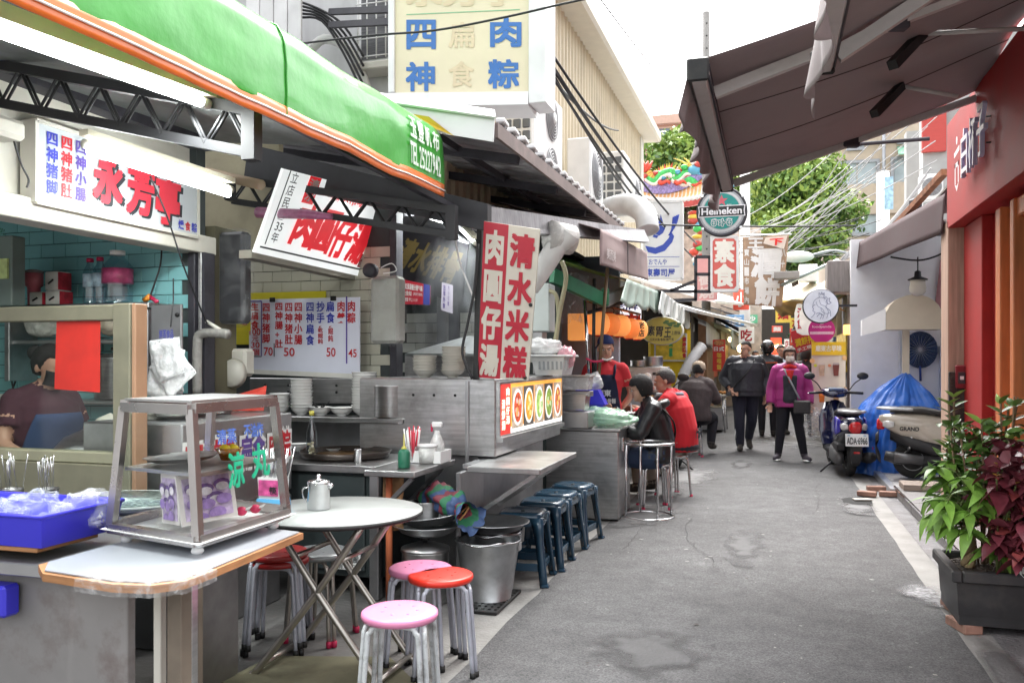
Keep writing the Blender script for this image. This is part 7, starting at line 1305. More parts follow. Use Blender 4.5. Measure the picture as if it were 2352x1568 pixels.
t=thing('canopy_gantry','green painted canopy frame with a steel corner over the noodle stall','frame',PY(1390,690,8.4));GP=pm('frame_green',(.03,.2,.1),.45,var=.2,dirt=.3,dcol='#6a6d63');part('rail',B().bar(PY(1268,632,7.4),PY(1388,690,8.3),.05,.13),GP,t);part('rail',B().bar(PY(1390,692,8.3),PY(1450,662,9.6),.06,.11),pm('frame_galvanised',(.42,.45,.46),.4,.5),t);part('corner',B().box(PY(1390,682,8.28),(.07,.06,.17),bev=.006),GP,t);part('hanger',B().tube([PY(1395,615,8.3),PY(1393,680,8.3)],.018,8),DARK(),t);part('cross_bar',B().tube([PY(1352,718,8.6),PY(1445,690,9.6)],.02,6),DARK(),t)
def scallop(name,label,Qs,m,stripes=None,n=12,back=1.2,zup=.35):
 Qs=[V(p)for p in Qs];t=thing(name,label,'awning',(Qs[0]+Qs[1])/2,group='awnings down the left side');ins_=V((-1,0,0))
 fn=lambda u,v:Qs[0].lerp(Qs[1],u).lerp(Qs[3].lerp(Qs[2],u),v)+V((.03*math.sin(u*37)*(1-v),0,-.05*abs(math.sin(u*math.pi*n))*(1-v)))
 part('valance',B().grid(fn,n*8,6,th=.003),m,t)
 if stripes:
  for k in range(n):
   part('stripe',B().grid(lambda u,v:fn((k+.15+.5*u)/n,v)+V((.005,-.003,.002)),3,6),stripes,t)
 part('roof_cloth',B().grid(lambda u,v:Qs[3].lerp(Qs[2],u)+V((-back*v,0,zup*v)),8,4,th=.004),m,t)
GG=pm('grey_green_vinyl',(.30,.38,.33),.5,var=.15,dirt=.2);WS=pm('white_vinyl',(.66,.67,.65),.5,var=.06,dirt=.15)
scallop('scalloped_awning','grey-green awning with a pleated scalloped edge under the mauve valance',[PX(1425,690,-1.38),PX(1520,712,-1.38),PX(1520,672,-1.38),PX(1440,640,-1.38)],GG,None,9)
scallop('striped_awning','white striped awning with a frilled edge above the oval sign',[PX(1512,712,-1.33),PX(1598,760,-1.33),PX(1600,730,-1.33),PX(1520,668,-1.33)],WS,pm('stripe_grey',(.42,.45,.44),.5),11)
scallop('grey_drop_awning','grey rolled awning with a fringe farther down the left side',[PX(1622,790,-1.1),PX(1656,800,-1.1),PX(1652,765,-1.1),PX(1622,738,-1.1)],pm('grey_vinyl',(.4,.4,.39),.6),None,6,.8);scallop('pale_green_awning','pale green awning end above the walking man',[PX(1678,795,-.85),PX(1700,806,-.85),PX(1700,775,-.85),PX(1680,755,-.85)],GG,None,4,.9)
# sheet roofs and a leaning grey duct down the left
for i,(x0,y0,Y0_,x1,y1,Y1_,m,l)in enumerate(((1600,712,14,1740,745,20,ZT,'white sheet roof over the curry stall'),(1645,690,16,1745,700,22,WHITE(),'bright white canopy top farther down the left side'))):a,c=PY(x0,y0,Y0_),PY(x1,y1,Y1_);solo('sheet_roof',B().slab([a,c,c+V((-1.6,0,.5)),a+V((-1.6,0,.5))],.05),m,l,'roof','sheet roofs down the left side')
t=thing('flex_duct','ribbed white flexible duct hanging beside the curry sign','duct',PY(1585,840,15));pts=bend([PY(1560,905,14.4),PY(1570,862,14.5),PY(1590,825,14.6),PY(1612,795,14.8)],9);part('pipe',B().tube(pts,[.085+(.012 if i%2 else 0)for i in range(len(pts))],12),pm('duct_white',0),t)
# curry stall with its red sign; food table
t=thing('curry_stall','dark curry stall opening with warm light','stall',(-1.9,18,0));part('front_wall',B().mm((-3.6,17.2,0),(-1.5,17.4,2.6)),pm('stall_dark_wood',(.07,.05,.04),.7),t);a,c=PY(1668,930,17.8),PY(1740,760,17.8);part('side_wall',B().mm((-1.55,18.6,0),(-1.3,21,2.5)),pm('stall_brown',(.25,.14,.08),.7,var=.3),t);part('bulb',B().ell(PY(1700,800,18.2),(.06,.06,.08),10,7),WARM,t)
Q=[PY(1637,852,16.8),PY(1666,852,16.8),PY(1666,780,16.8),PY(1637,780,16.8)];ns,S=panel_sign('curry_sign','tall red sign with white and yellow characters and a curry picture',Q,.04,INK('curry_red',(.55,.03,.02)),None);b=B();tx(b,S,'日式',.1,.64,.9,.78,.03);lettering(ns,b,IW);b=B();vtx(b,S,'咖哩飯',.32,.04,.7,.6,.03);lettering(ns,b,INK('curry_yellow',(.7,.5,.05)));part('picture',B().add([S(.5+.42*math.cos(a*.35),.9+.08*math.sin(a*.35),.003)for a in range(18)],[tuple(range(18))]),pm('curry_picture',(.45,.2,.08),.5,var=.6,scale=20),ns)
ft=thing('food_table','folding table with trays of fried food by the curry stall','table',PZ(1640,985));p=PZ(1640,905,.75);part('top',B().mm((p.x-.45,p.y-.5,.72),(p.x+.28,p.y+.5,.75),.006),STEEL(),ft)
for sx in(-.4,.24):
 for sy in(-.45,.45):part('leg',B().tube([(p.x+sx,p.y+sy,0),(p.x+sx*.8,p.y+sy*.9,.72)],.018,6),CHROME(),ft)
part('bin',B().mm((p.x-.3,p.y-.4,.05),(p.x+.2,p.y+.3,.5),.01),STEELH(),ft)
for k in range(6):q=p+V((-.36+.115*k,-.3+.2*rng.random(),0));t=thing('fried_food','heap of golden fried food on the folding table','food',q,group='fried food on the table');b=B();[b.ell(q+V((rng.gauss(0,.03),rng.gauss(0,.04),.03+.03*rng.random())),(.035,.035,.03),7,5)for _ in range(5)];part('heap',b,pm('fried',(.5,.22,.05),.7,var=.4,scale=20),t,kind='stuff')
p=PZ(1618,925,.75);t=thing('covered_tray','clear domed tray on the food table','tray',p);part('dome',B().lathe([(.16,0),(.15,.06),(.08,.11),(0,.12)],p,20),film('dome_film',(.7,.7,.7),.5),t)
# left market shops beyond
for i in range(5):
 y0=21.2+3.4*i;t=thing('market_stall','left-hand market stall far down the alley, %s past the curry stall'%('first','second','third','fourth','fifth')[i],'stall',(-1.6,y0+1.6,0),group='stalls down the left side')
 part('wall',B().mm((-4.5,y0,0),(-1.45+.12*(i%2),y0+3.3,2.6+.3*(i%3))),pm('stall_wall_%d'%(i%3),((.12,.11,.1),(.2,.16,.12),(.1,.12,.13))[i%3],.7,var=.4,scale=3),t)
 part('awning',B().grid(lambda u,v:(-.55-.9*v-.1*(i%2),y0+3.2*u,2.1+.5*v+.03*math.sin(u*11)),10,5,th=.01),pm('stall_awning_%d'%(i%3),((.05,.04,.07),(.35,.34,.3),(.1,.2,.14))[i%3],.7),t)
 for k in range(4):part('bulb',B().ell((-.95,y0+.4+.8*k,1.95),(.05,.05,.06),10,7),WARM,t)
 part('menu_board',B().mm((-1.44+.13*(i%2),y0+.3,1.0),(-1.4+.13*(i%2),y0+2.9,1.9)),pm('stall_menu_%d'%(i%4),((.5,.08,.03),(.6,.4,.1),(.5,.06,.05),(.15,.3,.2))[i%4],.5,var=.5,scale=7),t)
a,c=PY(1770,815,24),PY(1795,775,24);t=thing('lit_red_sign','small red lit stall sign with round bulbs far down the alley','sign',a);part('board',B().mm((a.x,24,a.z),(c.x,24.1,c.z)),pm('lit_stall_red',(.55,.06,.03),.5,emit=.5),t)
for k in range(3):part('bulb',B().ell((a.x+.06+.12*k,23.95,a.z+.22),(.055,.04,.055),10,7),WARM,t)
solo('end_wall',B().mm((-8,44.5,0),(10,45,4)),pm('end_dark',(.08,.075,.07),.8),'dim building front closing the far end of the alley','building')
# ---- hanging signs over the alley
Q=[PY(1480,640,12),PY(1566,640,12),PY(1566,463,12),PY(1480,463,12)];ns,S=panel_sign('sushi_light_box','white light box with a blue fish drawing and sushi lettering',Q,.14,pm('sign_face_white',(.78,.79,.8),.4,var=.03),FRW,.03)
BF=INK('fish_blue',(.05,.09,.45))
for pts in([(.02,.3),(.1,.2),(.3,.17),(.55,.22),(.75,.36),(.8,.45),(.72,.52),(.65,.42),(.5,.32),(.3,.27)],[(.25,.5),(.3,.62),(.36,.78),(.42,.72),(.44,.8),(.5,.68),(.46,.62),(.56,.58),(.5,.5),(.4,.46)],[(.22,.44),(.34,.42),(.38,.46),(.26,.48)]):b=B();k=len(pts);b.add([S(u,.18+.82*v,.003)for u,v in pts],[tuple(range(k))]);part('fish_mark',b,BF,ns)
for k in range(4):part('tail_stroke',B().tube(bend([S(.66+.04*k,.56+.03*k,.003),S(.74+.04*k,.64+.03*k,.003),S(.78+.045*k,.8+.01*k,.003)],4),.012,5),BF,ns)
for y in(.155,.28):part('ruled_line',B().slab([S(.06,y,.003),S(.94,y,.003),S(.94,y+.006,.003),S(.06,y+.006,.003)],.001),BF,ns)
b=B();tx(b,S,'おでんや',.12,.18,.6,.255,.01);tx(b,S,'東壽司屋',.04,.03,.82,.13,.02);lettering(ns,b,BF);part('bracket',B().bar(S(0,.98,-.1),S(0,.98,-.1)+V((-.9,0,.0)),.04,.04),DARK(),ns);part('bracket',B().bar(S(0,.1,-.1),S(0,.1,-.1)+V((-.9,0,.0)),.04,.04),DARK(),ns)
Q=[PY(1634,668,14),PY(1694,668,14),PY(1694,543,14),PY(1634,543,14)];ns,S=panel_sign('vegetarian_sign','tall red sign with two big white characters hanging over the alley',Q,.12,pm('veg_white',(.74,.72,.7),.4),FRW,.03);part('red_field',B().add([S(u,v,.003)for u,v in((.14,.04),(.86,.04),(.95,.09),(.95,.91),(.86,.96),(.14,.96),(.05,.91),(.05,.09))],[tuple(range(8))]),INK('veg_red',(.62,.12,.1)),ns);b=B();vtx(b,S,'素食',.1,.06,.9,.95,.045,.006,.04);lettering(ns,b,INK('veg_cream',(.78,.75,.68)))
b=B()
fr_=thing('sign_gantry','dark steel ladder frame carrying the hanging red signs','frame',PY(1615,690,14.3))
for a_,c_ in(((1598,590),(1598,690)),((1630,590),(1630,672)),((1598,590),(1632,590)),((1598,630),(1632,630)),((1500,668),(1632,670)),((1540,690),(1600,688)),((1598,645),(1540,668))):part('bar',B().bar(PY(*a_,14.3),PY(*c_,14.3),.05,.05),DARK(),fr_)
Q=[PY(1594,690,15.2),PY(1648,688,15.2),PY(1648,585,15.2),PY(1594,587,15.2)];ns,S=panel_sign('faded_pink_sign','faded pink sign with pale characters behind the ladder frame',Q,.08,INK('faded_pink',(.66,.33,.33)),None);b=B();vtx(b,S,'御燒',.2,.02,.85,.6,.04);lettering(ns,b,INK('faded_white',(.72,.6,.58)))
Q=[PY(1708,700,14.6),PY(1796,705,14.6),PY(1812,540,14.6),PY(1706,545,14.6)];t=thing('tan_cloth_banner','torn tan cloth banner with large white characters over the alley','banner',Q[0]);bS=lambda u,v,d=0:V(Q[0]).lerp(V(Q[1]),u).lerp(V(Q[3]).lerp(V(Q[2]),u),v)+V((0,-.04*math.sin(u*5+v*3)-d,.0));part('cloth',B().grid(bS,20,24,th=.004),pm('tan_cloth',(.36,.24,.16),.8,var=.15,dirt=.2,dcol='#b79a7c'),t)
b=B()
for ch,u0,v0,u1,v1,bo in(('潤',.2,.42,.85,.82,.06),('餅',.3,.02,.88,.4,.06),('王',.12,.84,.45,.98,.05)):b.text(ch,None,None,None,bo,True,0,bS,u0,v0,u1,v1,.008)
part('lettering',b,INK('banner_white',(.72,.7,.68)),t);b=B()
for i,ch in enumerate('寶山一市場內'):b.text(ch,None,None,None,.02,True,0,bS,.03,.72-.14*i,.14,.82-.14*i,.008)
for i,ch in enumerate('八十年'):b.text(ch,None,None,None,.02,True,0,bS,.88,.7-.15*i,.97,.8-.15*i,.008)
part('lettering',b,MATS['ink_banner_white'],t);part('folded_corner',B().add([bS(.5,.98,.02),bS(.97,.99,.02),bS(.92,.8,.05),bS(.45,.9,.03)],[(0,1,2,3)]),pm('pale_cloth',(.68,.6,.52),.8),t);part('lettering',B().text('下',None,None,None,.04,True,0,bS,.6,.86,.88,.95,.06),INK('bright_red',0),t)
part('top_rod',B().tube([PY(1700,542,14.65),PY(1818,538,14.65)],.02,6),CHROME(),t)
# clutter hung over the far alley
for i in range(14):
 y=19.5+1.6*i;x=rng.choice((-1,1))*rng.uniform(.25,.95);z=rng.uniform(1.95,2.9);w_=rng.uniform(.2,.5);h=rng.uniform(.25,.6);c=((.6,.08,.05),(.75,.72,.68),(.7,.5,.08),(.15,.3,.5),(.75,.4,.12),(.1,.35,.2))[i%6]
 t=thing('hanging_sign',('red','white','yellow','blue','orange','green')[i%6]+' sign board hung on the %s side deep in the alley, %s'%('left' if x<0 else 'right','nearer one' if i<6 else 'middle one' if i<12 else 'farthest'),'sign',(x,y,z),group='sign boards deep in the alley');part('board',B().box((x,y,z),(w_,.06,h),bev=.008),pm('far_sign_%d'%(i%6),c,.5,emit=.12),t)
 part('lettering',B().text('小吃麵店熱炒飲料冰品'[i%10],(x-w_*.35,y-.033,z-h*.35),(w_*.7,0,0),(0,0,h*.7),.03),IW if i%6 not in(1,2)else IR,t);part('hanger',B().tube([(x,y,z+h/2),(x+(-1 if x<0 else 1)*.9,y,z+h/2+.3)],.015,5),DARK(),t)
 # ================================================================ round table, stools, buckets, bottles on the near left
tb=thing('round_table','round folding table with a white top and tubular legs','table',(-1.93,3.55,0));tc_=V((-1.93,3.55,0))
part('edge_band',B().lathe([(0,.715),(.39,.715),(.402,.722),(.402,.733)],tc_,56),BLACK(),tb);part('top',B().lathe([(.40,.734),(.4,.738),(0,.7385)],tc_,56),pm('formica_white',(.36,.38,.37),.3,var=.05,dirt=.18,dcol='#7b766e',dscale=6),tb)
CHT=pm('dull_chrome_tube',(.45,.42,.38),.3,.9,var=.2,dirt=.3)
for s_ in(-1,1):
 for k in(-1,1):part('leg',B().tube(bend([tc_+V((-.22*s_*k,.17*k,.705)),tc_+V((.0,.17*k,.40)),tc_+V((.3*s_*k,.17*k,.03)),tc_+V((.33*s_*k,.17*k,.012))],4),.016,10),CHT,tb)
for s_ in(-1,1):
 part('stretcher',B().tube([tc_+V((.3*s_,-.17,.04)),tc_+V((.3*s_,.17,.04))],.014,8),CHT,tb);part('stretcher',B().tube([tc_+V((.12*s_,-.17,.55)),tc_+V((.12*s_,.17,.55))],.012,8),CHT,tb)
p=PZ(732,1168,.74);t=thing('steel_kettle','small steel jug with a lid on the round table','jug',p);part('body',B().lathe([(.052,0),(.054,.006),(.05,.11),(.053,.118),(.053,.122)],p,28),CHROME(),t);part('lid',B().lathe([(.054,.122),(.05,.13),(.02,.138),(.008,.14),(.012,.152),(.008,.16),(0,.161)],p,28),CHROME(),t);part('handle',B().tube(bend([p+V((-.05,-.01,.1)),p+V((-.075,-.015,.09)),p+V((-.07,-.015,.05)),p+V((-.05,-.01,.03))],4),.006,8,flat=.6),CHROME(),t);part('spout',B().tube([p+V((.045,.01,.1)),p+V((.065,.012,.115))],[.014,.009],8),CHROME(),t)
p=PZ(628,1160,.74);t=thing('chopstick_box','white chopstick box with a pink wrapper and blue base','chopsticks',p);b=B();frus(b,p.x-.065,p.x+.065,p.y-.04,p.y+.04,.74,.775,-.004);part('base',b,pm('sky_blue_plastic',(.1,.4,.7),.35),t);b=B();frus(b,p.x-.062,p.x+.062,p.y-.038,p.y+.038,.775,.875,.004);part('box',b,WHITE(),t);part('wrapper',B().mm((p.x-.055,p.y-.0415,.79),(p.x+.05,p.y-.0395,.865)),pm('wrapper_pink',(.55,.08,.25),.4,var=.5,scale=30),t);part('lettering',B().text('筷',(p.x+.005,p.y-.0425,.8),(.04,0,0),(0,0,.035),.02),IK,t)
for k in range(34):q=V((p.x+rng.uniform(-.05,.05),p.y+rng.uniform(-.03,.03),.8));part('chopstick',B().tube([q,q+V((rng.gauss(.012,.022),rng.gauss(0,.012),.2+.02*rng.random()))],.0032,6),CHROME(),t)
# round stools: plastic disc on eight bent tube legs
def make_stool(label,loc,rz,seatm,legm,h=.45,footm=None):
 t=thing('round_stool',label,'stool',loc,rz,'round stools around the table');s_=part('seat',B().lathe([(0,h-.028),(.13,h-.028),(.147,h-.03),(.152,h-.018),(.150,h-.006),(.14,h),(.1,h+.001),(0,h+.001)],(0,0,0),40),seatm,t,False)
 for k in range(7):a=k*.9;part('dimple',B().lathe([(0,.0),(.006,.0),(.0065,.0015),(.004,.002)],(.07*math.cos(a),.07*math.sin(a),h+.0008),8),seatm,s_,False)
 for k in range(4):
  a0=R(45+90*k);a1=R(45+90*(k+1));
  def pt(a,r,z,off):return V((r*math.cos(a)-off*math.sin(a),r*math.sin(a)+off*math.cos(a),z))
  pts=[pt(a0,.185,.012,.014),pt(a0,.155,h-.1,.014),pt(a0,.145,h-.055,.02)]+[pt(a0,.12,h-.034,.035),pt(a1,.12,h-.034,-.035)]+[pt(a1,.145,h-.055,-.02),pt(a1,.155,h-.1,-.014),pt(a1,.185,.012,-.014)]
  part('leg_hoop',B().tube(bend(pts,4),.0105,8),legm,t,False)
  for a,o in((a0,.014),(a1,-.014)):b=B();q=pt(a,.186,.0,o);b.lathe([(.014,0),(.014,.03)],q,10);part('foot',b,footm or BLACK(),t,False)
 return t
PK=pm('pink_plastic',(.62,.22,.37),.35,var=.06,dirt=.08,dcol='#7d5a5f');RD=pm('red_plastic',(.66,.035,.02),.3,var=.05);DR=pm('dark_red_plastic_seat',(.3,.02,.02),.35,var=.1);LGW=pm('chipped_white_tube',(.5,.52,.53),.4,var=.1,dirt=.75,dcol='#3b2f25',dscale=18);LGG=pm('lilac_grey_tube',(.42,.43,.49),.35,.2,var=.08,dirt=.2,dscale=20)
def zs(x,y):p=PZ(x,y,.45);return(p.x,p.y,0)
make_stool('pink round stool with chipped white legs, nearest the camera',zs(918,1400),.2,PK,LGW);make_stool('bright red round stool with lilac grey legs',zs(1012,1316),.55,RD,LGG);make_stool('second pink round stool, behind the bright red one',zs(966,1300),.1,PK,LGG)
s0=zs(640,1278);make_stool('lower dark red stool of the stacked pair under the table',s0,.3,DR,LGG);t=make_stool('upper dark red stool of the stacked pair under the table',(s0[0],s0[1]-.01,.035),.45,DR,LGG)
make_stool('grey topped steel stool under the round table',zs(738,1262),.0,pm('grey_seat',(.35,.37,.38),.3,.4),CHT,.45,CAPR)
# blue plastic stools at the folding counter
BS=pm('navy_plastic',(.018,.05,.085),.25,var=.15,scale=3,coat=.3)
def make_blue(label,loc,rz):
 t=thing('blue_stool',label,'stool',loc,rz,'dark blue plastic stools');h=.46;n=24;sec=lambda s_,z,p_=5:[V((s_*(abs(math.cos(a))**(2/p_))*(1 if math.cos(a)>0 else-1),s_*(abs(math.sin(a))**(2/p_))*(1 if math.sin(a)>0 else-1),z))for a in[2*math.pi*i/n for i in range(n)]]
 part('seat',B().loft([sec(.15,h-.05),sec(.148,h-.02),sec(.138,h-.004,4),sec(.11,h,3),sec(.09,h-.006,3),sec(.02,h-.008,2)]),BS,t,False)
 part('vent',B().lathe([(.0,.001),(.014,.001),(.016,-.004)],(0,0,h-.006),12),BLACK(),t,False)
 for sx in(-1,1):
  for sy in(-1,1):
   b=B();rings=[]
   for k in range(7):
    z=(h-.03)*(1-k/6);s_=.118+.052*k/6;w_=.036-.004*k/6+(.02 if k==0 else .008 if k==1 else 0)
    rings.append([V((sx*(s_+a*w_),sy*(s_+c*w_),z))for a,c in((-.85,.55),(.3,.75),(.75,.3),(.55,-.85),(.2,-.3),(-.3,.2))][::sx*sy])
   b.loft(rings);part('leg',b,BS,t,False);part('foot',B().box((sx*.176,sy*.176,.012),(.05,.05,.024),bev=.008),BS,t,False)
 for k in range(4):
  a=math.pi/2*k;M_=Matrix.Rotation(a,3,'Z');part('rail',B().box(M_@V((.155,0,.12)),(.012,.28,.05),bev=.004,M=M_),BS,t,False)
  part('apron',B().add([M_@V(q)for q in((.135,-.12,h-.05),(.135,.12,h-.05),(.138,.07,h-.085),(.138,-.07,h-.085),(.147,-.12,h-.05),(.147,.12,h-.05),(.15,.07,h-.085),(.15,-.07,h-.085))],[(0,1,2,3),(7,6,5,4),(3,2,6,7),(0,3,7,4),(2,1,5,6)]),BS,t,False)
 return t
for i,(x,y,l)in enumerate(((-1.55,5.36,'dark blue plastic stool nearest the metal buckets'),(-1.53,5.80,'second dark blue plastic stool from the buckets'),(-1.53,6.18,'third dark blue plastic stool from the buckets'),(-1.50,6.62,'dark blue plastic stool farthest from the buckets'))):make_blue(l,(x,y,0),.1-.08*i)
# buckets and basins
ZB=pm('galvanised',(.42,.43,.44),.35,.9,var=.2,scale=8,dirt=.25,dscale=7)
def bucket(label,c,r,h,tilt=0):
 t=thing('metal_bucket',label,'bucket',c,group='metal buckets');c=V(c);part('pail',B().lathe([(r*.72,0),(r*.74,.015),(r*.72,.02),(r,h-.01),(r*1.03,h),(r*1.03,h+.01),(r*.97,h+.006),(r*.7,.03),(0,.03)],c,40),ZB,t);part('rim',B().tube([c+V((r*1.03*math.cos(a*.35),r*1.03*math.sin(a*.35),h+.004))for a in range(18)],.006,6,close=True),ZB,t);part('bail',B().tube(bend([c+V((-r*1.02,.02,h-.01)),c+V((-r*.7,-r*.75,h+.015)),c+V((0,-r*1.08,h+.0)),c+V((r*.7,-r*.75,h+.015)),c+V((r*1.02,.02,h-.01))],5),.004,6),CHROME(),t)
 for s_ in(-1,1):part('lug',B().box(c+V((s_*r*1.0,.02,h-.03)),(.014,.05,.05),bev=.005),ZB,t)
 part('water',B().lathe([(0,.0),(r*.93,0)],c+V((0,0,h-.06)),30),pm('bucket_water',(.1,.1,.1),.05,var=.2),t)
def basin(label,c,r,h,tilt=(0,0),group='steel basins'):
 t=thing('steel_basin',label,'basin',c,group=group);M_=Matrix.Rotation(tilt[0],3,'X')@Matrix.Rotation(tilt[1],3,'Y');part('bowl',B().lathe([(0,0),(r*.55,0),(r*.8,h*.35),(r*.97,h),(r*1.04,h),(r*1.04,h+.006),(r*.94,h-.002),(r*.76,h*.36),(0,.012)],c,44,M_),ZB,t)
bk=PZ(1097,1398);bucket('galvanised bucket in front, beside the bright red stool',(bk.x,bk.y+.19,.0),.19,.36);b2=PZ(1190,1345);bucket('second galvanised bucket, under the wide basin',(-1.64,5.02,0),.165,.37);basin('wide steel basin resting on the second bucket',(-1.63,4.98,.384),.215,.06)
p=PZ(975,1270,.3);pot('lidded_pot','lidded steel pot on the floor left of the front bucket',(-1.97,4.72,.0),.14,.3,True,False);basin('deep steel basin on the lidded pot',(-1.97,4.75,.39),.2,.06);basin('upper steel basin of the pair, tilted',(-1.95,4.78,.45),.19,.05,(0,-.12));pot('inner_pot','small open pot in the tilted basin',(-2.0,4.78,.47),.09,.11,False,False)
STR=pm('striped_weave',(.1,.1,.3),.6);
t=thing('striped_bag','crumpled red, green and blue striped woven bag on the basins','bag',(-1.9,4.85,.46));a,c=V((-2.03,4.9,.6)),V((-1.68,4.72,.5));ax_=(c-a);SC=[pm('weave_red',(.2,.04,.06),.6,bump=.2,bscale=150),pm('weave_green',(.03,.17,.08),.6,bump=.2,bscale=150),pm('weave_blue',(.05,.09,.2),.6,bump=.2,bscale=150)]
def sbag(u,v):an=2*math.pi*v;r_=(.1*math.sin(math.pi*min(1,.14+u*.95))**.5 if u<.74 else .05-.12*abs(u-.8)+.4*max(0,u-.8))*(1+.45*nz((u*4,math.cos(an)*1.6,math.sin(an)*1.6))+.2*nz((u*9,math.cos(an)*6,math.sin(an)*6)));s_=V((ax_.y,-ax_.x,0)).normalized();return a+ax_*u+s_*r_*math.cos(an)*1.1+V((0,0,r_*math.sin(an)*.8+.03*math.sin(u*3)))
for k in range(12):
 part('stripe_panel',B().grid(lambda u,v:sbag((k+u)/12,v),4,30),SC[k%3],t)
part('twine',B().tube([c+V((-.07+.04*math.cos(q*.8),.035+.04*math.sin(q*.8),.02+.045*math.sin(q*.8+1)))for q in range(8)],.006,5,close=True),pm('twine',(.4,.2,.08),.9,var=.6,scale=30),t)
# floor drain grating, mat
g=PZ(1180,1362);t=thing('drain_grating','black perforated drain grating beside the buckets','grating',(g.x,g.y,.0));part('plate',B().mm((-1.66,4.55,.002),(-1.47,5.05,.022),.004),BLACK(),t)
for i in range(5):
 for j in range(9):part('hole',B().lathe([(0,0),(.009,0)],(-1.64+.038*i,4.59+.052*j,.0235),8),pm('hole_black',(.004,.004,.004),1),t)
solo('floor_mat',B().poly([(-2.35,3.05),(-1.55,3.0),(-1.42,3.4),(-1.75,3.75),(-2.3,3.6)],.006,(0,0,.01),(1,0,0),(0,1,0)),pm('yellow_card',(.17,.16,.1),.8,var=.25,dirt=.6,dscale=5),'flattened dirty yellow card on the floor under the table','mat')
# ring stand and steel stools by the diners
rg_=PZ(1490,1188);t=thing('ring_stand','tubular steel ring stand at the alley edge','stand',(rg_.x,rg_.y,0));
for z in(.014,.68):part('ring',B().tube([V((rg_.x+.225*math.cos(a*.2),rg_.y+.225*math.sin(a*.2),z))for a in range(31)],.0135,8,close=True),CHROME(),t)
for k in range(4):a=k*1.571+.5;part('upright',B().tube([(rg_.x+.218*math.cos(a),rg_.y+.218*math.sin(a),.01),(rg_.x+.218*math.cos(a),rg_.y+.218*math.sin(a),.68)],.011,8),CHROME(),t)
for i,(x,y,l)in enumerate(((-1.08,8.3,'steel stool under the woman in the black jacket'),(-.98,9.1,'steel stool under the man in the red vest'))):make_stool(l,(x,y,0),.3+.4*i,CHROME(),CHROME(),.45,CAPR)
